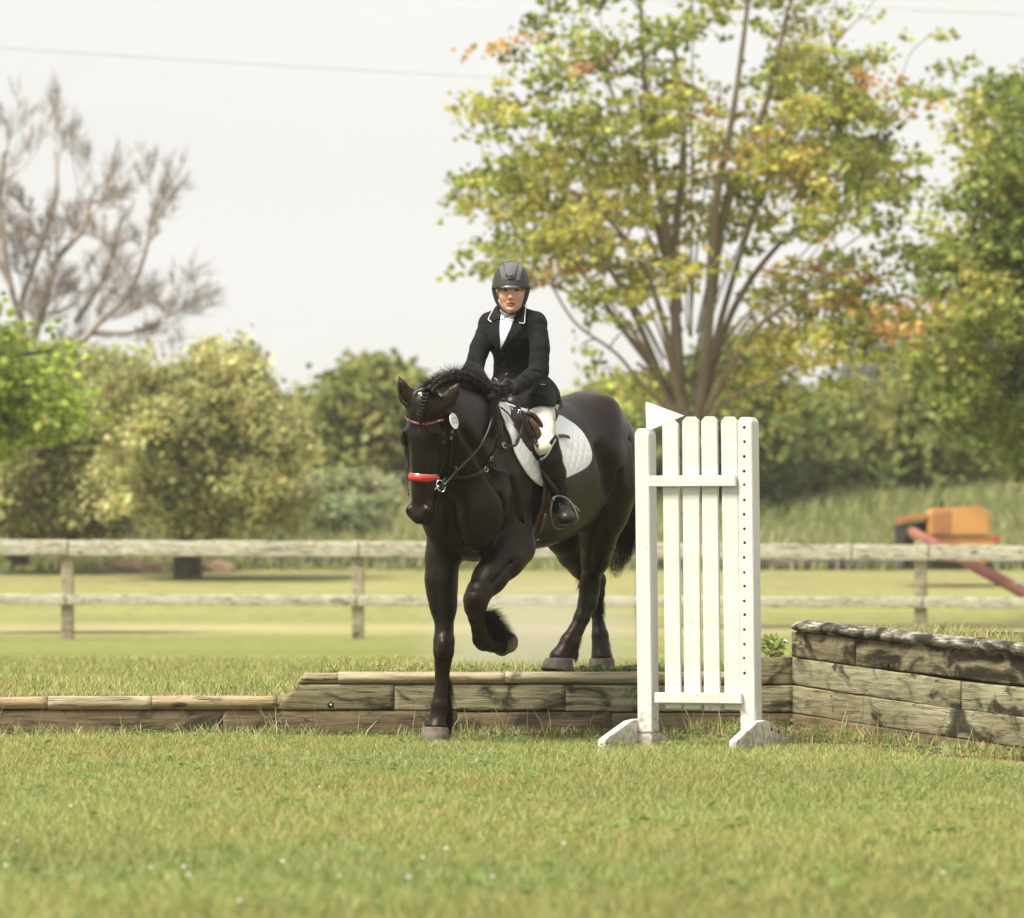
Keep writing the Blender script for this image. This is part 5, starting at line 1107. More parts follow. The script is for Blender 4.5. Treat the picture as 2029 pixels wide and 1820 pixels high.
# neck and head
c_(P(1013, 645, 28.84), G(0, -.085, -.075), .052, .046, .02)
e(G(0, -.088, .025), (.071, .093, .098), .02, axes=FAX)
e(G(0, -.048, -.02), (.0595, .058, .088), .03, axes=FAX)
e(G(0, -.040, -.068), (.0445, .050, .043), .03, axes=FAX)
e(G(0, -.008, -.094), (.020, .018, .016), .02, axes=FAX)
for sg in (1, -1):
    e(G(.036*sg, -.012, -.030), (.020, .018, .022), .02, axes=FAX)
    c_(G(.010*sg, .004, .020), G(.040*sg, -.008, .018), .008, .006, .012)         # brow
    e(G(.031*sg, .014, .0), (.0165, .012, .0105), .008, 'sub', axes=FAX)
    e(G(.031*sg, -.003, -.0005), (.0125, .0112, .0098), .004, axes=FAX)           # eyeball, lids closed round it below
    e(G(.0115*sg, .016, -.040), (.0068, .009, .0065), .005, axes=FAX)             # nostril wing
    e(G(.0065*sg, .021, -.0455), (.003, .004, .0025), .003, 'sub', axes=FAX)
    c_(G(.0165*sg, .014, -.040), G(.0275*sg, .003, -.066), .0028, .0022, .005, 'sub')   # fold from nose to mouth
    e(G(.069*sg, -.085, -.012), (.010, .018, .031), .006, axes=FAX)               # ear
    c_(G(.018*sg, .004, -.016), G(.042*sg, -.006, -.013), .0016, .0012, .005, 'sub')
c_(G(0, .004, .008), G(0, .026, -.034), .0068, .0088, .012)
e(G(0, .027, -.037), (.0095, .009, .008), .006, axes=FAX)
c_(G(-.021, .003, -.0665), G(0, .0135, -.0635), .003, .0052, .006); c_(G(0, .0135, -.0635), G(.021, .003, -.0665), .0052, .003, .006)
c_(G(-.017, .004, -.0735), G(0, .011, -.0755), .0035, .0055, .006); c_(G(0, .011, -.0755), G(.017, .004, -.0735), .0055, .0035, .006)
c_(G(-.020, .009, -.0685), G(.020, .009, -.0685), .0022, .0022, .003, 'sub'); c_(G(-.010, .018, -.0685), G(.010, .018, -.0685), .004, .004, .002, 'sub')
c_(G(-.018, .012, -.084), G(.018, .012, -.084), .005, .005, .010, 'sub')
bv, bq = B.mesh(2)
loc = np.stack([(bv-EO)@fl_, (bv-EO)@ff, (bv-EO)@UP], 1)
col = np.tile(np.array((.62, .345, .235)), (len(bv), 1))
n1 = pnoise(bv, 90, 11)[:, None]; col = col*(1+.10*n1)
def blend(mask, c): 
    global col
    col = col*(1-mask[:, None])+np.array(c)*mask[:, None]
a_, b_, c2 = loc.T
front = b_ > -.06
g = lambda x, y, sx, sy: np.exp(-(((a_-x)/sx)**2+((c2-y)/sy)**2))*front
blend(.35*np.clip(g(.038, -.03, .022, .02)+g(-.038, -.03, .022, .02)+g(0, -.038, .012, .012), 0, 1), (.62, .23, .16))
lipm = np.clip(1.6*np.exp(-((a_/.021)**4+((c2+.0695)/.0085)**4)), 0, 1)*(b_ > -.005)
blend(.85*lipm, (.33, .11, .095)); blend(.95*np.exp(-((a_/.017)**4+((c2+.0688)/.0016)**2))*(b_ > -.01), (.07, .02, .018))
for sg in (1, -1):
    blend(.55*np.exp(-(((a_-.031*sg)/.016)**4+((c2-.0175-.10*(.03-abs(a_-.031*sg)))/.0035)**2))*front, (.30, .18, .09))
    lids = np.exp(-(((a_-.031*sg)/.0145)**4+((c2-.0)/.0085)**4))*front; blend(.45*lids, (.30, .13, .09))
    blend(.5*np.exp(-(((a_-.0065*sg)/.004)**2+((c2+.046)/.003)**2))*front, (.15, .05, .04))
pbody = npmesh('body', bv, bq, m_skin, person, col=col)
m_eyew = mat('eye_white', (.42, .36, .32), .2); m_iris = mat('eye_iris', (.035, .035, .03), .1); m_lash = mat('lashes', (.03, .018, .012), .6)
for sg in (1, -1):
    bm = bmesh.new(); bmesh.ops.create_uvsphere(bm, u_segments=16, v_segments=12, radius=.0098)
    bmesh.ops.scale(bm, vec=(1.06, 1, .47), verts=bm.verts); bmesh.ops.translate(bm, vec=V(G(.031*sg, .0022, -.0008)), verts=bm.verts); ey = bmobj('eye', bm, m_eyew, person, True)
    bm = bmesh.new(); bmesh.ops.create_uvsphere(bm, u_segments=14, v_segments=10, radius=.0056); bmesh.ops.scale(bm, vec=(1, .5, 1), verts=bm.verts); bmesh.ops.translate(bm, vec=V(G(.031*sg+.0035, .0105, .0)), verts=bm.verts); bmobj('iris', bm, m_iris, ey, True)
    tube('eyelid', crom([G(.031*sg-.0135*1, .0035, .000), G(.031*sg-.004, .0115, .0048), G(.031*sg+.006, .0110, .0044), G(.031*sg+.0135, .003, -.001)], 4), [.0010, .0020, .0018, .0010], m_lash, person, 5)
# jacket -----------------------------------------------------------
J = Solid(np.arange(-.34, .36, .0042), np.arange(28.2, 29.3, .0048), np.arange(1.60, 2.26, .0042))
e, c_ = J.ell, J.cone
e(P(1014, 664, 28.85), (.145, .107, .13), .03, axes=RAX)
e(P(1009, 668, 28.79), (.115, .070, .085), .04, axes=RAX)
c_(P(975, 641, 28.86), P(1058, 641, 28.78), .052, .052, .05)
c_(P(1010, 622, 28.85), P(1013, 640, 28.83), .056, .075, .05)
e(P(1022, 720, 28.90), (.118, .090, .13), .05, axes=RAX)
e(P(1030, 752, 28.92), (.128, .10, .09), .05, axes=RAX)
e(P(1052, 792, 28.96), (.155, .135, .105), .06, axes=RAX)
c_(P(1036, 770, 28.88), P(1040, 806, 28.80), .10, .075, .05)
c_(P(1070, 780, 28.90), P(1085, 806, 28.88), .085, .065, .05)
c_(P(1000, 765, 28.86), P(985, 785, 28.74), .075, .05, .05)
for s0 in (P(1062, 636, 28.78), P(975, 636, 28.88)): c_(P(1013, 616, 28.84), s0, .040, .040, .03)
c_(P(1060, 785, 28.84), P(1062, 814, 28.69), .105, .104, .03)
c_(P(1045, 785, 28.80), P(1038, 820, 28.68), .07, .05, .03)
# sleeves
c_(P(976, 641, 28.87), RS, .045, .043, .03); c_(RS, P(951, 690, 28.79), .046, .050, .02); c_(P(951, 690, 28.79), RE, .049, .050, .02); c_(RE, RW, .048, .036, .02)
c_(P(1058, 642, 28.77), LS, .048, .050, .03); c_(LS, P(1070, 690, 28.70), .051, .051, .012); c_(P(1070, 690, 28.70), LE, .050, .051, .012); c_(LE, P(1040, 757, 28.52), .050, .043, .012); c_(P(1040, 757, 28.52), P(1019, 770, 28.435), .043, .037, .01)
# cloth folds
def fold(p, q, r, k=.011, mode='sub'): c_(p, q, r*1.5, r*.9, k, mode)
fold(P(1052, 668, 28.60), P(1086, 660, 28.68), .006); fold(P(1054, 684, 28.62), P(1086, 694, 28.62), .006); fold(P(1056, 724, 28.58), P(1088, 712, 28.62), .006); fold(P(1058, 735, 28.56), P(1088, 740, 28.60), .007)
fold(P(938, 668, 28.75), P(962, 678, 28.70), .006); fold(P(930, 712, 28.70), P(958, 722, 28.66), .008); fold(P(925, 722, 28.66), P(950, 738, 28.62), .007); fold(P(934, 690, 28.72), P(960, 700, 28.70), .004)
fold(P(1000, 720, 28.78), P(1040, 735, 28.75), .006); fold(P(1010, 742, 28.76), P(1045, 745, 28.72), .005); fold(P(985, 715, 28.82), P(996, 740, 28.80), .006)
fold(P(1028, 752, 28.49), P(1036, 768, 28.45), .004); fold(P(1040, 748, 28.48), P(1050, 764, 28.46), .005)
# hem: nothing below it; cutaway towards the front
def hem(X, Y, Z):
    s = (X-.0)*rl[0]+(Y-28.9)*rl[1]; b = (X-.04)*rf[0]+(Y-28.9)*rf[1]
    z = 1.736-.03*np.clip((b-.02)*9, 0, 1)+.030*np.clip(-b, -.1, .3)+.02*np.sin(s*26+.9)-.02*np.clip((b-.02)*8, 0, 1)*np.exp(-((s-.055)/.05)**2)
    return z-Z
J.cut(hem)
e(P(986, 814, 28.72), (.050, .12, .085), .01, 'sub', axes=RAX)                    # opening over the saddle front
e(P(1011, 622, 28.76), (.040, .06, .035), .015, 'sub', axes=RAX)                  # neckline
jv, jq = J.mesh(2); jn = vnormals(jv, jq)
jv = jv+jn*(pnoise(jv, 34, 21, 2)*.0028+pnoise(jv*np.array((1, 1, 2.2)), 70, 22, 2)*.0017)[:, None]
jacket = npmesh('jacket', jv, jq, m_black, person)
BJ = BVHTree.FromPolygons([tuple(v) for v in jv], [tuple(int(i) for i in f) for f in jq])
def patch(name, poly, off, mat_, parent, bvh, n=26, thick=.003, smooth=True, shape=None, relax=0, tol=.035):
    """cloth piece lying on a surface: the outline in sight lines, laid on whatever the body is there"""
    xs = [p[0] for p in poly]; ys = [p[1] for p in poly]; x0, x1, y0, y1 = min(xs), max(xs), min(ys), max(ys)
    bm = bmesh.new(); vs = [bm.verts.new((x, y, 0)) for x, y in poly]; bm.faces.new(vs)
    st_ = max(x1-x0, y1-y0)/n
    for i in range(1, int((x1-x0)/st_)+1): bmesh.ops.bisect_plane(bm, geom=bm.verts[:]+bm.edges[:]+bm.faces[:], plane_co=(x0+i*st_, 0, 0), plane_no=(1, 0, 0))
    for i in range(1, int((y1-y0)/st_)+1): bmesh.ops.bisect_plane(bm, geom=bm.verts[:]+bm.edges[:]+bm.faces[:], plane_co=(0, y0+i*st_, 0), plane_no=(0, 1, 0))
    bm.verts.ensure_lookup_table(); px = np.array([v.co[:2] for v in bm.verts]); n_v = len(px); dep = np.full(n_v, np.nan); pos = np.zeros((n_v, 3))
    for i, v in enumerate(bm.verts):
        r_ = cast(v.co.x, v.co.y, off+(shape(v.co.x, v.co.y) if shape else 0), bvh)
        if r_ is not None: pos[i] = r_[0]; dep[i] = r_[0][1]
    med = np.nanmedian(dep); lk = [[e_.other_vert(v).index for e_ in v.link_edges] for v in bm.verts]
    # a depth far from that of the piece around it is a sight line that missed: let the cloth bridge it
    A_ = np.stack([px[:, 0], px[:, 1], np.ones(n_v)], 1); ok = ~np.isnan(dep)
    for _ in range(4):
        co = np.linalg.lstsq(A_[ok], dep[ok], rcond=None)[0]; fit = A_@co; ok = ~np.isnan(dep) & (np.abs(dep-fit) < tol*(1.6 if _ < 2 else 1))
        if ok.sum() < 4: ok = ~np.isnan(dep); break
    bad = ~ok; dep2 = np.where(ok, dep, fit)
    for _ in range(40 if bad.any() else 0):
        for i in np.where(bad)[0]: dep2[i] = np.mean([dep2[j] for j in lk[i]])
    for _ in range(relax):
        dep2 = np.array([.5*dep2[i]+.5*np.mean([dep2[j] for j in lk[i]]) for i in range(n_v)])
    for i, v in enumerate(bm.verts):
        v.co = V(P(px[i, 0], px[i, 1], dep2[i])) if (bad[i] or relax) else V(pos[i])
    bmesh.ops.recalc_face_normals(bm, faces=bm.faces[:])
    fs = bm.faces[:]
    if fs and sum((f.normal.dot(f.calc_center_median()-CAMP) for f in fs)) > 0: bmesh.ops.reverse_faces(bm, faces=fs)
    bm.normal_update(); r2 = bmesh.ops.extrude_face_region(bm, geom=bm.faces[:]); bm.normal_update()
    nv_ = [g_ for g_ in r2['geom'] if isinstance(g_, bmesh.types.BMVert)]; nm = [v.normal.copy() for v in nv_]
    sgn = -1 if sum(n_.dot(v.co-CAMP) for n_, v in zip(nm, nv_)) > 0 else 1
    for v, n_ in zip(nv_, nm):
        if n_.length > .5: v.co += n_*sgn*thick
    bmesh.ops.recalc_face_normals(bm, faces=bm.faces[:])
    return bmobj(name, bm, mat_, parent, smooth)
# shirt front, stock collar and pin
Bs = Solid(np.arange(-.12, .12, .0035), np.arange(28.62, 29.0, .0035), np.arange(1.85, 2.26, .0035))
Bs.ell(P(1012, 658, 28.87), (.10, .085, .10), .03, axes=RAX)
Bs.cone(P(1011, 642, 28.83), P(1011, 619, 28.80), .055, .0535, .02)
sv_, sq_ = Bs.mesh(2); sv_ = sv_+vnormals(sv_, sq_)*(pnoise(sv_, 60, 31)*.002)[:, None]
# cut the chest panel away from the jacket by laying the shirt as a panel over it
shirt = npmesh('shirt', sv_, sq_, m_shirt, person)
BSH = BVHTree.FromPolygons([tuple(v) for v in sv_]+[tuple(v) for v in jv], [tuple(int(i) for i in f) for f in sq_]+[tuple(int(i)+len(sv_) for i in f) for f in jq])
patch('shirt_placket', [(992, 634), (1019, 634), (1014, 652), (1006, 670), (992.5, 691.5), (990, 670), (991, 650)], .003, m_shirt, shirt, BSH, 24, .003)
patch('stock_tie', [(992, 622), (1003, 627), (1019, 622), (1018.5, 638), (1004, 637), (993, 634)], .007, m_shirt, shirt, BSH, 14, .004)
r_ = cast(1003, 634, .016, BSH)[0]
for k, (dx, dz) in enumerate(((0, .004), (.002, -.006), (-.003, -.001))): pass
v, f = join_arrays([tube_arrays(crom([r_+np.array((-.005, 0, .004)), r_+np.array((0, -.001, .009)), r_+np.array((.005, 0, .004)), r_+np.array((0, 0, -.002))], 4, True), .0016, 5), tube_arrays([r_+np.array((0, 0, 0)), r_+np.array((.001, 0, -.012))], .0014, 5)])
mesh('stock_pin', v, f, m_gold, shirt)
# lapels and collar
patch('lapel', [(983, 636), (974.5, 641), (967.5, 649), (969, 660), (975, 676), (984, 688), (992.5, 697), (991.8, 678), (991, 655), (991.5, 636)], .006, m_lapel, jacket, BSH, 26, .004)
patch('lapel', [(1018.5, 634), (1030, 640), (1034.5, 650), (1033, 655), (1020, 668), (1006, 682), (994.5, 697), (993, 692), (1003, 672), (1012, 652)], .006, m_lapel, jacket, BSH, 26, .004)
patch('collar', [(990, 607), (981, 617), (971, 634.5), (977.5, 638.5), (985, 637), (993, 632), (992.5, 618)], .010, m_lapel, jacket, BSH, 18, .004)
patch('collar', [(1034, 604), (1040.5, 614), (1041, 640), (1028.5, 642), (1020, 636), (1017, 632), (1022, 620)], .010, m_lapel, jacket, BSH, 18, .004)
def surfline(pts, off, bvh, n=6):
    out = []; nn = []
    for p in crom([np.array(p, float) for p in pts], n):
        r_ = cast(p[0], p[1], off, bvh)
        if r_ is not None and (not out or abs(r_[0][1]-out[-1][1]) < .06): out.append(r_[0]); nn.append(r_[1])
    return np.array(out), np.array(nn)
def smoothp(p, k=3):
    p = np.array(p)
    for _ in range(k): q = p.copy(); q[1:-1] = (p[:-2]+2*p[1:-1]+p[2:])/4; p = q
    return p
for pts in ([(990.5, 605), (981, 617), (972, 633), (971.5, 636), (978, 640)], [(1038.5, 605), (1041.5, 616), (1041, 640), (1034, 642.5), (1028, 642)]):
    p_, _ = surfline(pts, .016, BSH, 8); tube('collar_piping', smoothp(p_, 2), [.0030]*9, m_piping, jacket, 6)
for a, b in (((980, 750), (988, 757)), ((1071, 763), (1079, 763.5))):
    p_, _ = surfline([a, ((a[0]+b[0])/2, (a[1]+b[1])/2), b], .003, BJ, 3); tube('pocket_piping', p_, .0028, m_piping, jacket, 6)
# seams: front edge, pocket flap
for nm, pts, rr in (('front_edge', [(994.5, 697), (1001, 715), (1006, 735), (1007, 757), (1013, 785), (1034, 812)], .0016), ('pocket_flap_edge', [(1044, 781), (1060, 780), (1078, 783), (1083, 781), (1080, 765)], .0015), ('shoulder_seam', [(1042, 633), (1054, 637), (1066, 643)], .0009), ('armhole_seam', [(1066, 643), (1057, 655), (1053, 672), (1056, 690)], .0009), ('hem_edge', [(1034, 811), (1050, 803), (1068, 798), (1090, 804), (1108, 806)], .0018)):
    p_, _ = surfline(pts, .0008, BJ, 8)
    if len(p_) > 3: tube(nm, smoothp(p_), rr, m_lapel, jacket, 5)
for x, y in ((996.5, 700), (1000, 722.5), (1003.5, 743)):
    p_, n_ = cast(x, y, .003, BJ); t1 = np.cross(n_, UP); t1 /= np.linalg.norm(t1); t2 = np.cross(t1, n_)
    ring = [p_+(t1*math.cos(a)+t2*math.sin(a))*.0065 for a in np.linspace(0, 2*np.pi, 14, endpoint=False)]
    v, f = tube_arrays(crom(ring, 1, True)+[ring[0]], .0016, 5); v2, f2 = tube_arrays([p_-n_*.002, p_+n_*.0015], .0058, 12); v, f = join_arrays([(v, f), (v2, f2)]); b_o = mesh('button', v, f, m_helmd, jacket)
    v, f = tube_arrays(crom([p_+n_*.002+t1*-.002-t2*.001, p_+n_*.003, p_+n_*.002+t1*.002+t2*.001], 2), .0012, 4); mesh('button_shine', v, f, m_silver, b_o)
# gloves with closed fingers -----------------------------------------
def fist(S, W, Hc, fwd, side, sc=1.0, infl=0):
    """hand closed on the reins: W wrist, Hc knuckle centre, fwd along the hand, side towards the thumb"""
    fwd = fwd/np.linalg.norm(fwd); side = side-fwd*np.dot(side, fwd); side /= np.linalg.norm(side); pal = np.cross(side, fwd)
    K = lambda a, b, c: Hc+(fwd*a+side*b+pal*c)*sc
    S.cone(W, K(-.035, 0, 0), .030, .030, .02); S.ell(K(-.018, 0, -.004), (.042*sc, .040*sc, .020*sc), .012, axes=[fwd, side, pal])
    for j, ln in enumerate((.94, 1.03, .98, .82)):
        b = .030-.020*j; r = .0115*(1-.06*j)
        pts = [K(.010, b, -.010), K(.030*ln, b, -.006), K(.038*ln, b, .016), K(.018*ln, b, .030), K(-.002, b*.95, .027)]
        for q0, q1, r0, r1 in zip(pts[:-1], pts[1:], (r, r, r*.93, r*.88), (r, r*.93, r*.88, r*.8)): S.cone(q0, q1, r0, r1, .0035)
    S.cone(K(-.035, .034, .006), K(-.008, .046, .018), .014, .0115, .010); S.cone(K(-.008, .046, .018), K(.018, .034, .028), .0115, .0095, .004)
gl = Solid(np.arange(-.10, .10, .0026), np.arange(28.18, 28.56, .0026), np.arange(1.70, 1.90, .0026))
fist(gl, P(1022, 768, 28.45), P(998, 772, 28.37), np.array((-.75, -.45, -.18)), np.array((-.2, -.3, .95)), .98)
gv, gq = gl.mesh(1); gv = gv+vnormals(gv, gq)*(pnoise(gv, 150, 8)*.0009)[:, None]
glL = npmesh('glove', gv, gq, m_glove, person); BG = BVHTree.FromPolygons([tuple(v) for v in gv], [tuple(int(i) for i in f) for f in gq])
gl = Solid(np.arange(-.22, .0, .0026), np.arange(28.15, 28.52, .0026), np.arange(1.68, 1.90, .0026))
fist(gl, RW, P(975, 773, 28.33), np.array((.35, -.9, -.12)), np.array((.3, .1, .95)), .98)
gv, gq = gl.mesh(1); npmesh('glove', gv, gq, m_glove, person)
cuff, cn = [], []
for a in np.linspace(0, 2*np.pi, 22):
    cuff.append(P(1014.5, 767.5, 28.43)+(np.cross((-.8, -.45, -.15), UP)*math.cos(a)*.85+np.array((.12, .05, 1))*math.sin(a))*.034); cn.append(cuff[-1]-P(1014.5, 767.5, 28.43))
v, f = ribbon_arrays(np.array(cuff), np.array(cn), .026, .003); mesh('wrist_strap', v, f, m_boot, glL)
# breeches ----------------------------------------------------------
T = Solid(np.arange(-.25, .36, .0048), np.arange(28.3, 29.3, .0048), np.arange(1.38, 1.90, .0048))
e, c_ = T.ell, T.cone
e(P(1052, 800, 28.98), (.150, .125, .10), .05, axes=RAX)
T.chain([(P(1064, 800, 28.90), .085), (P(1064, 825, 28.70), .088), (P(1070, 855, 28.53), .072), (P(1081, 884, 28.45), .050), (P(1090, 905, 28.50), .040)], .03)
T.chain([(hipR+np.array((0, -.05, .01)), .088), (H(.26, -.22, 1.66), .075), (kneeR, .055), (kneeR+np.array((0, 0, -.08)), .045)], .03)
c_(P(1030, 792, 28.86), P(995, 800, 28.78), .085, .06, .04)
tv, tq = T.mesh(2); tv = tv+vnormals(tv, tq)*(pnoise(tv*np.array((1, 1, 1.8)), 40, 41, 2)*.0018)[:, None]
breeches = npmesh('breeches', tv, tq, m_breech, person)
# boots --------------------------------------------------------------
def boot(knee_pts, foot_pts, name='boot', topcut=None):
    allp = [p for p, _ in knee_pts+foot_pts]; lo = np.min(allp, 0)-.09; hi = np.max(allp, 0)+.09
    S = Solid(np.arange(lo[0], hi[0], .004), np.arange(lo[1], hi[1], .004), np.arange(lo[2], hi[2], .004))
    S.chain(knee_pts, .02); S.chain(foot_pts, .02, sq=None); S.cone(knee_pts[-1][0], foot_pts[0][0], knee_pts[-1][1], foot_pts[0][1], .025)
    return S
Bt = boot([(P(1086, 876, 28.45), .055), (P(1090, 905, 28.47), .0575), (P(1097, 938, 28.53), .061), (P(1105, 966, 28.58), .050), (P(1110, 984, 28.61), .039)],
          [(P(1112, 996, 28.60), .038), (P(1117, 1012, 28.53), .036), (P(1122, 1024, 28.455), .037)])
Bt.cone(P(1112, 1004, 28.66), P(1112, 1010, 28.67), .034, .030, .02)
Bt.ell(P(1123, 1027, 28.44), (.040, .042, .030), .02)
# diagonal boot top: higher behind the knee
p0 = P(1070, 904.5, 28.45); p1 = P(1100, 868, 28.52); dd_ = p1-p0; nrm_ = np.array((dd_[2], 0, -dd_[0])); nrm_ /= np.linalg.norm(nrm_)
if nrm_[2] < 0: nrm_ = -nrm_
Bt.cut(lambda X, Y, Z: (X-p0[0])*nrm_[0]+(Z-p0[2])*nrm_[2]-.010*np.sin((X-p0[0])*26))
ov, oq = Bt.mesh(2); on = vnormals(ov, oq)
ank = np.exp(-((ov[:, 2]-P(0, 985, 28.6)[2])/.05)**2); ov = ov+on*((.0022*np.sin(ov[:, 2]*210+ov[:, 0]*60+pnoise(ov, 30, 9)*2)*ank)+pnoise(ov, 50, 45)*.0012)[:, None]
bootL = npmesh('boot', ov, oq, m_boot, person); BB = BVHTree.FromPolygons([tuple(v) for v in ov], [tuple(int(i) for i in f) for f in oq])
Br = boot([(kneeR+np.array((0, 0, .0)), .052), (kneeR*.6+ankR*.4, .055), (ankR, .038)], [(ankR+np.array((0, 0, -.03)), .038), (toeR, .035)])
v_, q_ = Br.mesh(2); npmesh('boot', v_, q_, m_boot, person)
# boot details: crystal band, seam, foot leather, spur strap, spur
st = []
pl, nl = surfline([(1071.5, 911), (1080, 906), (1088, 896), (1094, 883), (1100.5, 872)], .003, BB, 10)
vv = []
for i in range(len(pl)-1):
    for s in (-.35, .35):
        bm = bmesh.new(); bmesh.ops.create_icosphere(bm, subdivisions=1, radius=.0027); bmesh.ops.translate(bm, vec=V(pl[i]+UP*s*.010+(pl[i+1]-pl[i])*(.5 if s > 0 else 0)), verts=bm.verts); vv.append(bm)
bmobj('crystal_band', merge(vv), m_silver, bootL)
p_, _ = surfline([(1090, 904), (1102, 925), (1112, 948), (1119, 960)], .0005, BB, 8); tube('seam', smoothp(p_), .0014, m_helmd, bootL, 5)
patch('toe_leather', [(1103, 1003), (1112, 1001), (1125, 1003), (1134, 1012), (1139, 1024), (1136, 1029), (1120, 1031), (1106, 1036), (1104, 1022)], .0012, m_bootl, bootL, BB, 20, .002)
p_, n_ = surfline([(1099, 1000), (1106, 1004), (1114, 1003.5), (1124, 999), (1130, 995)], .002, BB, 6)
v, f = ribbon_arrays(smoothp(p_), n_, .014, .0022); mesh('spur_strap', v, f, m_bootl, bootL)
r_ = cast(1112.5, 1003, .006, BB)[0]
bk = [r_+np.array(q)*.0075 for q in ((-1, 0, -.8), (-1, 0, .8), (1, 0, .8), (1, 0, -.8))]; v, f = tube_arrays(bk+[bk[0]], .0016, 5); mesh('buckle', v, f, m_silver, bootL)
tube('spur', crom([P(1127, 998, 28.60), P(1136, 1001, 28.66), P(1144, 1008, 28.72), P(1148, 1014, 28.74)], 4), .003, m_silver, bootL, 6)
# sole
sp = [P(1107, 1035, 28.46), P(1120, 1040, 28.40), P(1137, 1032, 28.45), P(1132, 1028, 28.56), P(1112, 1030, 28.58)]
bm = bmesh.new(); vs = [bm.verts.new(V(p)) for p in crom(sp, 4, True)]; bm.faces.new(vs); bmesh.ops.recalc_face_normals(bm, faces=bm.faces[:]); bmesh.ops.solidify(bm, geom=bm.faces[:], thickness=.010); bmobj('sole', bm, mat('sole', (.022, .021, .018), .6), bootL)
# helmet ---------------------------------------------------------------
Hm = Solid(np.arange(EO[0]-.14, EO[0]+.14, .0028), np.arange(EO[1]-.10, EO[1]+.26, .0034), np.arange(EO[2]-.03, EO[2]+.19, .0028))
Hm.ell(G(-.0035, -.085, .028), (.0925, .122, .122), .01, axes=FAX)
Hm.ell(G(-.0035, -.085, .055), (.082, .108, .0935), .02, axes=FAX)
Hm.ell(G(-.0035, -.085, .010), (.0895, .12, .060), .03, axes=FAX)
Hm.ell(G(-.0035, -.082, -.018), (.080, .10, .10), .004, 'sub', axes=FAX)
Hm.cut(lambda X, Y, Z: (EO[2]+.0125+.0)-Z+np.clip((EO[1]+.02-Y), 0, .06)*.0)
for sg in (1, -1):                                                                 # grooves beside the centre panel
    for (xa, za, xb, zb) in ((.014, .068, .034, .128), (.030, .052, .050, .112)):
        ya = -.085+.122*math.sqrt(max(0, 1-((za-.028)/.122)**2-(xa/.0955)**2)); yb = -.085+.122*math.sqrt(max(0, 1-((zb-.028)/.122)**2-(xb/.0955)**2))
        Hm.cone(G(sg*xa-.0035, ya, za), G(sg*xb-.0035, yb, zb), .0032, .0026, .002, 'sub')
hv2, hq2 = Hm.mesh(1); helmet = npmesh('helmet', hv2, hq2, m_helm, person)
BH = BVHTree.FromPolygons([tuple(v) for v in hv2], [tuple(int(i) for i in f) for f in hq2])
def hpx(zx, zy): return (743.1+.1953*zx, 495.4+.1953*zy)
patch('centre_panel', [hpx(*p) for p in ((1312, 140), (1375, 128), (1447, 135), (1438, 190), (1412, 272), (1338, 272), (1322, 200))], .0009, m_helmp, helmet, BH, 16, .001)
patch('side_panel', [hpx(*p) for p in ((1262, 178), (1300, 148), (1318, 215), (1335, 312), (1292, 308), (1272, 230))], .0008, m_helmp, helmet, BH, 14, .001)
patch('side_panel', [hpx(*p) for p in ((1455, 145), (1495, 172), (1485, 235), (1468, 310), (1428, 314), (1440, 250))], .0008, m_helmp, helmet, BH, 14, .001)
patch('vent', [hpx(*p) for p in ((1340, 284), (1410, 282), (1400, 300), (1350, 301))], .003, m_helmd, helmet, BH, 6, .002)
# visor
n_ = 24; vs = []; f = []
for i in range(n_+1):
    a = math.radians(-84+168*i/n_); ca, sa = math.cos(a), math.sin(a)
    for rr, zz in ((1.0, .007), (1.08, .004), (1.15, -.008), (1.155, -.014), (1.09, -.012), (.98, -.006)):
        k = 1+(rr-1)*max(ca, 0)**.5
        vs.append(G(-.0035+.0865*sa*(1+(k-1)*.35), -.085+.116*ca*k+(.0 if rr < 1.1 else 0), .0305+zz-.008*max(ca, 0)+.002*abs(sa)))
for i in range(n_):
    for j in range(6): k = (j+1) % 6; f.append((i*6+j, i*6+k, (i+1)*6+k, (i+1)*6+j))
mesh('visor', vs, f, m_visor, helmet)
# harness
for sg in (1, -1):
    pts = [G(.088*sg-.003, -.060, .020), G(.082*sg-.003, -.052, -.02), G(.066*sg-.002, -.044, -.065), G(.040*sg, -.030, -.098), G(.0, -.018, -.118)]
    nn = [(np.array(p)-G(0, -.05, -.02))*.5+ff*.09 for p in crom(pts, 5)]
    v, f = ribbon_arrays(np.array(crom(pts, 5)), nn, [.026, .022, .019, .011, .010], .003); mesh('chin_strap', v, f, m_strap, helmet)
tube('strap_end', crom([G(.030, -.010, -.108), G(.010, -.004, -.124), G(-.020, .0, -.132), G(-.036, .004, -.142)], 5), [.0045, .0035], m_strap, helmet, 6)
for sg in (1, -1): tube('rivet', [G(.0935*sg-.003, -.045, .030), G(.0985*sg-.003, -.042, .030)], .0042, m_silver, helmet, 8)
# hair showing under the visor, earring
st = []
for i in range(420):
    sg = rng.choice((-1, 1)); a = rng.uniform(.035, .064)*sg; p0 = G(a, -.03-.5*max(0, abs(a)-.045)+.004, .016)
    b0 = .0135-.55*(abs(a)/.07)**2.4*.09
    p0 = G(a, b0-.004, .016); st.append(strand(p0, np.array((sg*.5+rng.normal(0, .2), .1, -.6+rng.normal(0, .25))), rng.uniform(.010, .026), .3, 5, .6, i))
for i in range(120):
    sg = rng.choice((-1, 1)); p0 = G(.066*sg, -.055+rng.uniform(-.01, .01), .010); st.append(strand(p0, np.array((-.15*sg, 0, -1)), rng.uniform(.02, .04), .1, 5, .4, i))
hair('hair', st, .0011, m_blond, person)
tube('earring', crom([G(.069, -.070, -.040), G(.067, -.066, -.048), G(.066, -.066, -.056)], 3), [.0018, .0028, .002], m_silver, person, 6)
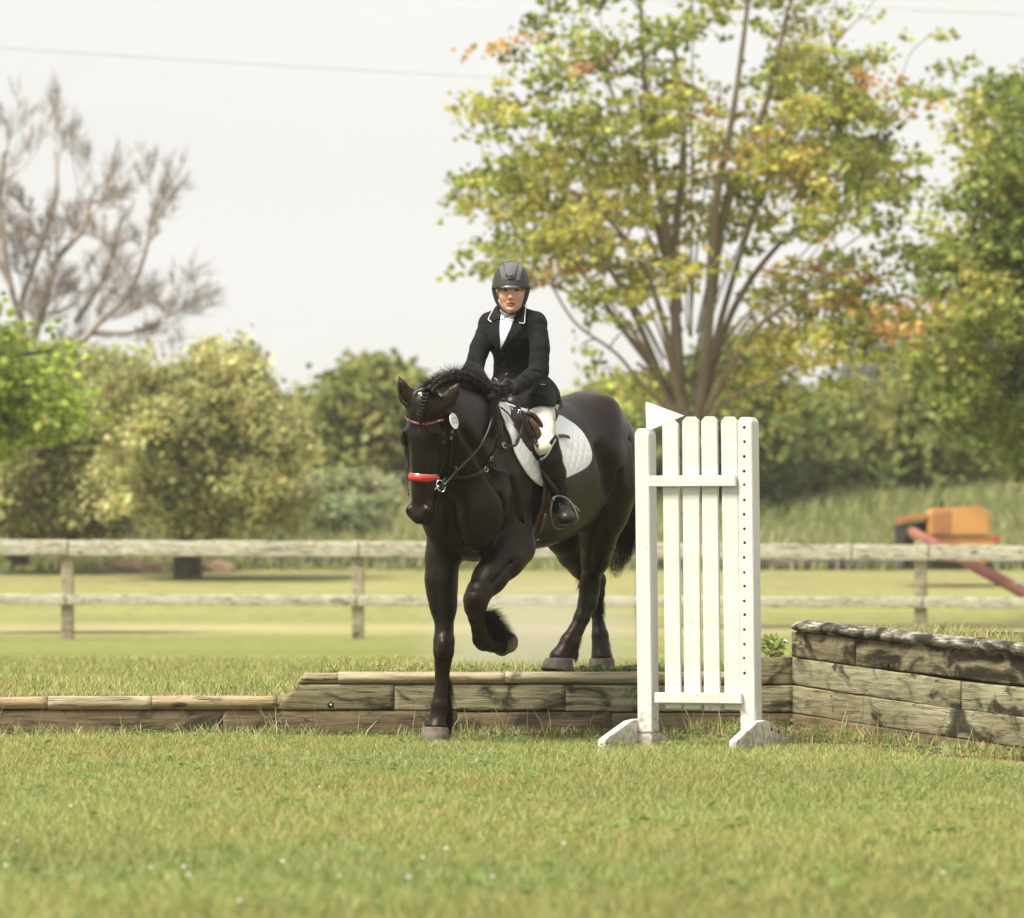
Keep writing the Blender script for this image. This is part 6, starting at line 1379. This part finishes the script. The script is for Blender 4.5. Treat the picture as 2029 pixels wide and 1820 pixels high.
# ================================================================= TACK
m_brown = mat('leather_brown', (.022, .011, .0075), .42, (.042, .020, .013), 18, 4, bump=(90, .25, .001), spec=.4)
m_tan = mat('girth_leather', (.060, .025, .013), .45, (.095, .040, .020), 20, 4, bump=(90, .3, .001), spec=.4)
m_blk = mat('leather_black', (.010, .010, .0105), .42, spec=.4)
m_crown = mat('crown_leather', (.045, .044, .046), .4, spec=.4)
m_red = mat('noseband_red', (.52, .035, .025), .38, spec=.5)
m_bead = [mat('bead_red', (.55, .03, .02), .2), mat('bead_clear', (.7, .7, .7), .12, metal=.6), mat('bead_black', (.02, .02, .02), .2)]
m_pad = mat('pad_cotton', (.86, .87, .87), .75, (.88, .88, .87), 8, 4, bump=(380, .3, .001), sheen=.1)
m_edge = mat('pad_binding', (.74, .75, .72), .6, (.60, .58, .48), 6, 5, lo=.5, hi=.8, bump=(300, .4, .001))
m_iron = mat('stirrup_metal', (.16, .155, .14), .38, metal=.8)
def strap(name, pts, width, m, parent, off=.004, bvh=None, thick=.0035, n=7, sm=3):
    p_, n_ = surfline(pts, off, bvh or BV, n)
    v, f = ribbon_arrays(smoothp(p_, sm), smoothp(n_, sm), width, thick); return mesh(name, v, f, m, parent)
def strap3(name, pts, width, m, parent, nrm=(0, -1, 0), thick=.0035, n=6):
    p_ = np.array(crom(pts, n)); v, f = ribbon_arrays(p_, [nrm]*len(p_), width, thick); return mesh(name, v, f, m, parent)
def buckle(p_, n_, w_, h_, parent, m=m_silver, r=.0018, up=UP):
    t1 = np.cross(n_, up); t1 /= np.linalg.norm(t1); t2 = np.cross(t1, n_)
    c4 = [p_+t1*a*w_/2+t2*b*h_/2 for a, b in ((-1, -1), (-1, 1), (1, 1), (1, -1), (-1, -1))]
    v, f = tube_arrays(c4, r, 6); return mesh('buckle', v, f, m, parent)
def ring(name, c, n_, rr, m, parent, r=.0022, sx=1, t1=None):
    n_ = np.array(n_, float)/np.linalg.norm(n_); t1 = np.cross(n_, UP) if t1 is None else np.array(t1, float); t1 /= np.linalg.norm(t1); t2 = np.cross(n_, t1)
    pts = [c+(t1*math.cos(a)*sx+t2*math.sin(a))*rr for a in np.linspace(0, 2*math.pi, 28)]
    v, f = tube_arrays(pts, r, 6); return mesh(name, v, f, m, parent)
# ---- saddle pad
pad_poly = [(984, 799), (992, 822), (1001, 846), (1011, 868), (1018, 895), (1031.5, 922), (1050.6, 948), (1073.7, 963), (1078, 953), (1100, 954), (1121.4, 945), (1146, 933.5), (1162, 922), (1169, 906), (1165, 884), (1152, 860), (1135, 843), (1112, 828), (1090, 822), (1055, 818), (1020, 808), (1000, 801)]
flap_poly = [(1010, 810), (1012, 822), (1018, 843), (1031, 866), (1042, 886), (1057, 905), (1069, 918), (1084, 922), (1094, 905), (1096, 870), (1090, 838), (1080, 820), (1060, 812), (1020, 808)]
def edge_d(x, y, poly=pad_poly):
    best = 99
    for (ax_, ay_), (bx_, by_) in zip(poly, poly[1:]+poly[:1]):
        dx, dy = bx_-ax_, by_-ay_; t = max(0, min(1, ((x-ax_)*dx+(y-ay_)*dy)/(dx*dx+dy*dy))); best = min(best, math.hypot(x-ax_-t*dx, y-ay_-t*dy))
    return best
def inpoly(x, y, poly):
    c = False
    for (xa, ya), (xb, yb) in zip(poly, poly[1:]+poly[:1]):
        if (ya > y) != (yb > y) and x < (xb-xa)*(y-ya)/(yb-ya)+xa: c = not c
    return c
def quilt(x, y):
    if y < 905 and inpoly(x-2, y, flap_poly): return 0
    r_ = cast(x, y, 0)
    if r_ is None: return 0
    p = r_[0]-H0; u = float(p@HF); v = float(p@HL); z = float(p[2]); ed = edge_d(x, y)
    if ed < 5.5: return .004*math.sqrt(max(0, 1-((ed-2.7)/2.9)**2))
    s1 = abs(math.sin(math.pi*(u/.060+z/.072))); s2 = abs(math.sin(math.pi*(u/.060-z/.072)))
    return .0055*min(1, (s1*2.2))**.6*min(1, (s2*2.2))**.6
pad = empty('saddle_pad', H(.1, .2, 1.6), 'white quilted saddle pad under the brown saddle', 'saddle pad')
po = patch('quilted_panel', pad_poly, .004, m_pad, pad, BV, 110, .006, shape=quilt, relax=0, tol=.16)
p_, n_ = surfline(pad_poly[:17], .008, BV, 6); tube('binding', smoothp(p_, 2), .0052, m_edge, pad, 8, 1)
def mirror(o, parent):
    me = o.data.copy(); q = np.array([v.co[:] for v in me.vertices])-H0; vv = q@HL; q = q-2*np.outer(vv+.01, HL)+H0
    for v, c in zip(me.vertices, q): v.co = V(c)
    me.flip_normals(); m = bpy.data.objects.new(o.name.split('.')[0], me); C.objects.link(m); m.parent = parent; return m
mirror(po, pad)
# ---- saddle
saddle = empty('saddle', H(.05, 0, 1.74), 'brown leather jumping saddle with knee rolls and dark pommel', 'saddle')
Ss = Solid(np.arange(-.2, .5, .005), np.arange(28.4, 29.5, .006), np.arange(1.5, 1.95, .005))
Ss.chain([(H(.30, 0, 1.735), .045), (H(.18, 0, 1.725), .065), (H(.02, 0, 1.715), .085), (H(-.08, 0, 1.735), .08), (H(-.14, 0, 1.755), .05)], .03)
for sg in (1, -1):
    Ss.chain([(H(.30, .0, 1.745), .026), (H(.285, .07*sg, 1.715), .025), (H(.27, .12*sg, 1.66), .024)], .02)
v_, q_ = Ss.mesh(2); npmesh('seat', v_, q_, m_brown, saddle)
fl2 = patch('flap', flap_poly, .046, m_brown, saddle, BV, 26, .006, relax=2, tol=.16); mirror(fl2, saddle)
p_, n_ = surfline([(1010, 812), (1018, 835), (1031, 858), (1044, 882), (1058, 903)], .050, BV, 6); tube('flap_edge', smoothp(p_), .0045, m_brown, saddle, 7)
p_, n_ = surfline([(1014, 818), (1024, 840), (1036, 862), (1047, 882)], .056, BV, 6); tube('flap_edge', smoothp(p_), .0055, m_blk, saddle, 7)
p_, n_ = surfline([(1030, 832), (1040, 834.5), (1050, 843), (1056.5, 858), (1060.5, 878), (1062, 897), (1067, 914)], .058, BV, 6); tube('knee_roll', smoothp(p_), [.010, .014, .014, .012, .010, .008], m_brown, saddle, 10)
p_, n_ = surfline([(1036, 842), (1044, 852), (1050, 866), (1052, 884)], .052, BV, 6); tube('knee_block', smoothp(p_), [.013, .020, .019, .010], m_tan, saddle, 10)
pom = [P(993, 800, 28.42), P(1004, 800, 28.46), P(1016, 804, 28.50), P(1026, 811, 28.52)]
tube('pommel_rim', crom(pom, 5), [.007, .011, .012, .009], m_blk, saddle, 8)
patch('pommel_panel', [(1000, 803), (1012, 805), (1026, 813), (1029, 824), (1016, 822), (1006, 816)], .050, m_tan, saddle, BV, 8, .005, relax=6, tol=.16)
r_ = cast(1016, 827.5, .052, BV)[0]
for dx, dz, w_, h_ in ((0, .006, .017, .007), (-.003, -.006, .017, .007)):
    v, f = tube_arrays([r_+np.array((dx, 0, dz)), r_+np.array((dx, -.004, dz))], .0085, 12); v[:, 0] = (v[:, 0]-(r_[0]+dx))*1.35+(r_[0]+dx); v[:, 2] = (v[:, 2]-(r_[2]+dz))*.55+r_[2]+dz; mesh('dee_plate', v, f, m_silver, saddle)
buckle(cast(1028, 825, .054, BV)[0], np.array((0, -1., 0)), .011, .018, saddle)
strap('spare_strap', [(1099, 870), (1108, 869.5), (1119, 872)], .020, m_brown, saddle, .030, n=5)
tube('cantle_corner', crom([P(1097, 812, 28.80), P(1100, 822, 28.78), P(1097, 834, 28.76)], 4), [.012, .018, .010], m_brown, saddle, 8)
# stirrup leather and iron
sl_ = [P(1067, 912, 28.50), P(1070, 918, 28.49), P(1075, 932, 28.48), P(1084, 947.5, 28.47), P(1093.5, 961, 28.47), P(1100, 972, 28.48), P(1104.5, 985, 28.50)]
strap3('stirrup_leather', sl_, [.012, .013, .015, .018, .022, .026, .026], m_brown, saddle, (-.3, -1, 0), .003)
iron = [(1107, 983.5), (1096, 988), (1092.5, 1000), (1090.5, 1013.5), (1092, 1028), (1096.5, 1042), (1106, 1048.5), (1121, 1045), (1137, 1038.5), (1144, 1029.4), (1141.5, 1016), (1133.5, 999.5), (1120.8, 987.8)]
ip = crom([P(x, y, 28.47+.02*math.sin((x-1090)/54*3.1)) for x, y in iron], 4, True); ip.append(ip[0])
v, f = tube_arrays(ip, .0062, 8, False, 2.4, (0, 1, 0)); so = mesh('stirrup_iron', v, f, m_iron, saddle)
v, f = tube_arrays([P(1098, 992, 28.452), P(1098, 992, 28.440)], .009, 12); mesh('rivet', v, f, m_blk, so)
bm = box(P(1118, 1041, 28.50), .10, .05, .012, .004, Matrix.Rotation(R(12), 4, 'Y')); bmobj('tread', bm, m_blk, so)
# ---- girth
girth = empty('girth', H(.385, .25, 1.2), 'tan leather girth with buckles running under the chest of the horse', 'girth')
gp, gn_ = [], []
cx0 = H(.385, 0, 1.34)
for a in np.linspace(-100, 100, 41):
    dirv = -(HL*math.sin(R(a)))+UP*math.cos(R(a)); org = cx0-dirv*.8; h_ = BV.ray_cast(V(org), V(dirv))
    if h_[0] is None: continue
    gp.append(np.array(h_[0])-dirv*.009); gn_.append(-dirv)
gp, gn_ = np.array(gp), np.array(gn_)
v, f = ribbon_arrays(smoothp(gp, 4), smoothp(gn_, 2), .078, .006); mesh('girth_band', v, f, m_tan, girth)
for o_ in (-4.4, 4.4):
    strap('billet', [(1083+o_, 950), (1080+o_, 976), (1076+o_*.95, 1001), (1071.5+o_*.9, 1019)], .020, m_tan, girth, .016, n=6)
p_, n_ = cast(1070.5, 1019, .020); 
for dx in (-.011, .011): buckle(p_+np.array((dx, 0, 0)), n_, .024, .016, girth)
strap('girth_fold', [(1071, 1019), (1069, 1034), (1065, 1048), (1058, 1062), (1053, 1076)], [.040, .044, .040, .032, .026], m_tan, girth, .018, n=6)
patch('girth_guard', [(1063, 1020), (1083, 1018), (1089, 1026), (1087, 1040), (1078, 1050), (1058, 1060), (1052, 1052)], .010, m_brown, girth, BV, 12, .005, relax=3, tol=.16)
p_, n_ = cast(1060, 1062, .026); v, f = tube_arrays([p_, p_+n_*.004], .0075, 14); mesh('stud', v, f, m_silver, girth)
# ---- breastplate
bp_ = empty('breastplate', H(.8, .1, 1.4), 'brown leather breastplate with steel rings across the shoulder of the horse', 'breastplate')
strap('chest_strap', [(880, 945), (900, 946), (928, 944.5), (946, 938.5), (958, 931.5)], .020, m_brown, bp_, .006)
strap('shoulder_strap', [(961, 929), (966, 918), (974, 904), (985, 890), (994, 885)], .017, m_brown, bp_, .008)
strap('rising_strap', [(984, 890), (986.5, 868), (987.5, 846), (981, 824), (979, 812)], .013, m_brown, bp_, .020)
strap('saddle_strap', [(994, 886), (1004, 886), (1013, 882), (1020, 867), (1026, 848), (1034, 828)], .014, m_brown, bp_, .036)
strap('back_strap', [(982, 812), (993, 821), (1004.5, 833), (1015, 850), (1019, 865), (1012, 880)], .012, m_brown, bp_, .030)
strap('strap_end', [(969, 919), (980.5, 931), (993.6, 936), (1008, 940)], [.014, .014, .012, .008], m_blk, bp_, .012)
strap('crossed_strap', [(1018, 828), (1023, 832), (1028, 845), (1036, 826)], .011, m_brown, bp_, .050)
p_, n_ = cast(960, 930.5, .012); ring('ring', p_, n_, .013, m_silver, bp_, .0026)
p_, n_ = cast(971, 908, .014); buckle(p_, n_, .018, .016, bp_)
p_, n_ = cast(993, 884, .026); buckle(p_, n_, .016, .020, bp_); ring('ring', p_+np.array((.006, 0, -.008)), n_, .012, m_silver, bp_, .002)
# ---- bridle
br_ = empty('bridle', P(845, 860, 27.9), 'black bridle with red padded noseband and beaded browband on the horse head', 'bridle')
strap('crown_piece', [(822, 783), (829, 777.5), (838, 774.5), (852, 773.5), (865, 779), (877, 788)], .016, m_crown, br_, .012)
hb = None
bb_pts = [(804.5, 826), (813.6, 834), (823.4, 838), (834, 840), (846.3, 840), (858.5, 838), (869, 834), (879, 830), (889, 822)]
strap('browband', bb_pts, .013, m_blk, br_, .004)
pl, nl = surfline(bb_pts[:-1], .0085, BV, 8); pl = smoothp(pl); groups_ = [[], [], []]
for i in range(len(pl)):
    for s_ in (-.0032, 0, .0032):
        k = 0 if (i % 8) in (0, 1, 2) else (1 if rng.random() < .42 else 2)
        bm = bmesh.new(); bmesh.ops.create_icosphere(bm, subdivisions=1, radius=.0029 if k == 0 else .0023); bmesh.ops.translate(bm, vec=V(pl[i]+UP*s_), verts=bm.verts); groups_[k].append(bm)
for k, nm in enumerate(('red_beads', 'clear_beads', 'black_beads')): bmobj(nm, merge(groups_[k]), m_bead[k], br_, True)
nb = [(803.5, 941), (806, 943.5), (819, 946), (841, 948.5), (862.9, 947.5), (877.5, 946)]
p_, n_ = surfline(nb, .008, BV, 8); p_ = smoothp(p_, 4); n_ = smoothp(n_, 6)
v, f = ribbon_arrays(p_, n_, [.030, .034, .036, .037, .035, .028, .020], .007); nbo = mesh('noseband', v, f, m_red, br_)
up_ = p_+UP*.0185; up_[:, 2] -= .004*np.clip(np.linspace(-1, 1, len(p_)), 0, 1); tube('noseband_trim', up_, .0026, m_silver, nbo, 6)
tube('noseband_trim', p_-UP*np.interp(np.linspace(0, 1, len(p_)), [0, .75, 1], [.018, .018, .012])[:, None], .0024, m_blk, nbo, 6)
strap('noseband_strap', [(888, 812), (890, 830), (890, 850), (887.5, 868), (884.5, 890), (878, 911), (870, 936)], .009, m_blk, br_, .007)
strap('cheek_piece', [(889, 812), (893, 832), (893.8, 855), (892, 896), (888, 922), (884, 946), (877, 962)], .011, m_blk, br_, .012)
strap('throat_lash', [(894, 842), (901, 850), (907, 864), (908.5, 878), (905, 892)], .009, m_blk, br_, .010)
strap('far_cheek_piece', [(800, 840), (801, 868), (807, 890), (811, 915), (811, 938)], .009, m_blk, br_, .004)
for x, y in ((890.5, 867), (894, 855)): p_, n_ = cast(x, y, .018); buckle(p_, n_, .011, .010, br_, r=.0014)
bc = P(873.5, 963.5, 27.86); ring('bit_ring', bc, (.35, -.9, .15), .031, m_silver, br_, .0026, .62, t1=np.array((.9, .1, .35)))
tube('bit_mouthpiece', [bc+np.array((-.01, .01, .0)), Q(.03, -.02, .50)], .005, m_silver, br_, 7)
v, f = tube_arrays(crom([P(882, 947, 27.87), P(879, 955, 27.85)], 4), .006, 8); mesh('bit_keeper', v, f, m_blk, br_)
def rn(x, y, d):
    c = cast(x, y, 0); return P(x, y, min(d, c[0][1]-.022) if c is not None else d)
rein = [P(874, 973, 27.85), P(884, 958.5, 27.84), rn(904, 935, 27.90), rn(928, 911, 27.98), rn(952, 884, 28.08), rn(967.4, 855, 28.16), rn(976, 829, 28.24), rn(983, 806.8, 28.30), P(991.4, 785, 28.35)]
strap3('rein', rein, [.014, .012, .011, .011, .012, .014, .018, .019, .017], m_blk, br_, (.2, -1, .1), .0045)
tube('rein_keeper', [P(904, 925, 27.88), P(905, 944, 27.89)], .0045, m_blk, br_, 6)
rr_ = [P(803, 960, 27.85), P(812, 965, 28.2), P(900, 880, 28.6), P(975, 790, 28.40)]
strap3('rein', [Q(-.075, -.04, .50), H(1.0, -.22, 1.45), H(.75, -.20, 1.62), P(976, 786, 28.38)], .014, m_blk, br_, (-1, 0, .2), .004)
# number disc on the bridle
ct = P(898.6, 834.4, 27.86)+np.array((0, -.03, 0)); h0_ = cast(893, 834, 0)
if h0_ is not None: ct[1] = h0_[0][1]-.035
tvv = np.array((-.235, 0, .97)); thh = np.array((.44, .88, .12)); thh /= np.linalg.norm(thh); nn_ = np.cross(thh, tvv); nn_ /= np.linalg.norm(nn_)
if nn_[1] > 0: nn_ = -nn_
tvv = np.cross(nn_, thh); tvv = tvv if tvv[2] > 0 else -tvv
vs = []; k = 40
for dz_, rr in ((0, .0398), (.0012, .041), (.003, .041), (.0042, .0398)):
    for i in range(k): a = 2*math.pi*i/k; vs.append(ct+nn_*dz_+(thh*math.cos(a)+tvv*math.sin(a))*rr)
f = [tuple(range(k))[::-1]]+[(j*k+i, j*k+(i+1) % k, (j+1)*k+(i+1) % k, (j+1)*k+i) for j in range(3) for i in range(k)]+[tuple(3*k+i for i in range(k))]
disc = empty('number_disc', ct, 'small white oval number disc reading 112 hanging at the side of the bridle', 'number disc')
mesh('disc', vs, f, m_white, disc, False)
fc = bpy.data.curves.new('number', 'FONT'); fc.body = '112'; fc.size = .048; fc.align_x = 'CENTER'; fc.align_y = 'CENTER'; fc.extrude = .0003; fc.space_character = 1.0
fo_ = bpy.data.objects.new('number', fc); C.objects.link(fo_); bpy.context.view_layer.update()
me = bpy.data.meshes.new_from_object(fo_.evaluated_get(bpy.context.evaluated_depsgraph_get())); bpy.data.objects.remove(fo_)
for v in me.vertices: x, y, z = v.co; v.co = V(ct+nn_*(.0046+z)+thh*x*.82+tvv*y)
link('number', me, mat('number_ink', (.06, .055, .06), .5), disc, False)
# ---------------------------------------------------------------- thin summer haze, and the dust the hind feet raise
hz = bpy.data.materials.new('haze'); hz.use_nodes = True; hn = hz.node_tree.nodes; hn.remove(hn['Principled BSDF'])
pv = hn.new('ShaderNodeVolumePrincipled'); pv.inputs['Color'].default_value = (.97, .96, .90, 1); pv.inputs['Density'].default_value = .00042; pv.inputs['Anisotropy'].default_value = .2
hz.node_tree.links.new(pv.outputs[0], hn['Material Output'].inputs['Volume'])
hb_ = bmesh.new(); bmesh.ops.create_cube(hb_, size=1)
for v in hb_.verts: v.co = Vector((v.co.x*900, 450+v.co.y*1000, 12.5+v.co.z*31))
tag(bmobj('haze', hb_, hz), kind='stuff')
dm = bpy.data.materials.new('dust'); dm.use_nodes = True; n = dm.node_tree.nodes; l = dm.node_tree.links; n.remove(n['Principled BSDF'])
pv = n.new('ShaderNodeVolumePrincipled'); pv.inputs['Color'].default_value = (.93, .88, .70, 1); tc = n.new('ShaderNodeTexCoord'); gd = n.new('ShaderNodeTexGradient'); gd.gradient_type = 'SPHERICAL'
nx = n.new('ShaderNodeTexNoise'); nx.inputs['Scale'].default_value = 1.6; nx.inputs['Detail'].default_value = 2; m1 = n.new('ShaderNodeMath'); m1.operation = 'MULTIPLY'; m2 = n.new('ShaderNodeMath'); m2.operation = 'MULTIPLY'; m2.inputs[1].default_value = 2.2
l.new(tc.outputs['Object'], gd.inputs[0]); l.new(tc.outputs['Object'], nx.inputs['Vector']); l.new(gd.outputs['Fac'], m1.inputs[0]); l.new(nx.outputs['Fac'], m1.inputs[1]); l.new(m1.outputs[0], m2.inputs[0]); l.new(m2.outputs[0], pv.inputs['Density']); l.new(pv.outputs[0], n['Material Output'].inputs['Volume'])
bm = bmesh.new(); bmesh.ops.create_icosphere(bm, subdivisions=3, radius=1); du = bmobj('dust', bm, dm); tag(du, kind='stuff')
du.location = V(P(1060, 1270, 30.9)); du.scale = (.72, 1.0, .40)
for o in list(bpy.data.objects):
    if o.type == 'EMPTY' and o.parent is None: settle(o)
for o in bpy.data.objects:
    if '_l' in o: del o['_l']
for o in list(bpy.data.objects):
    if o.type == 'MESH' and not o.data.polygons: print('EMPTY MESH', o.name)
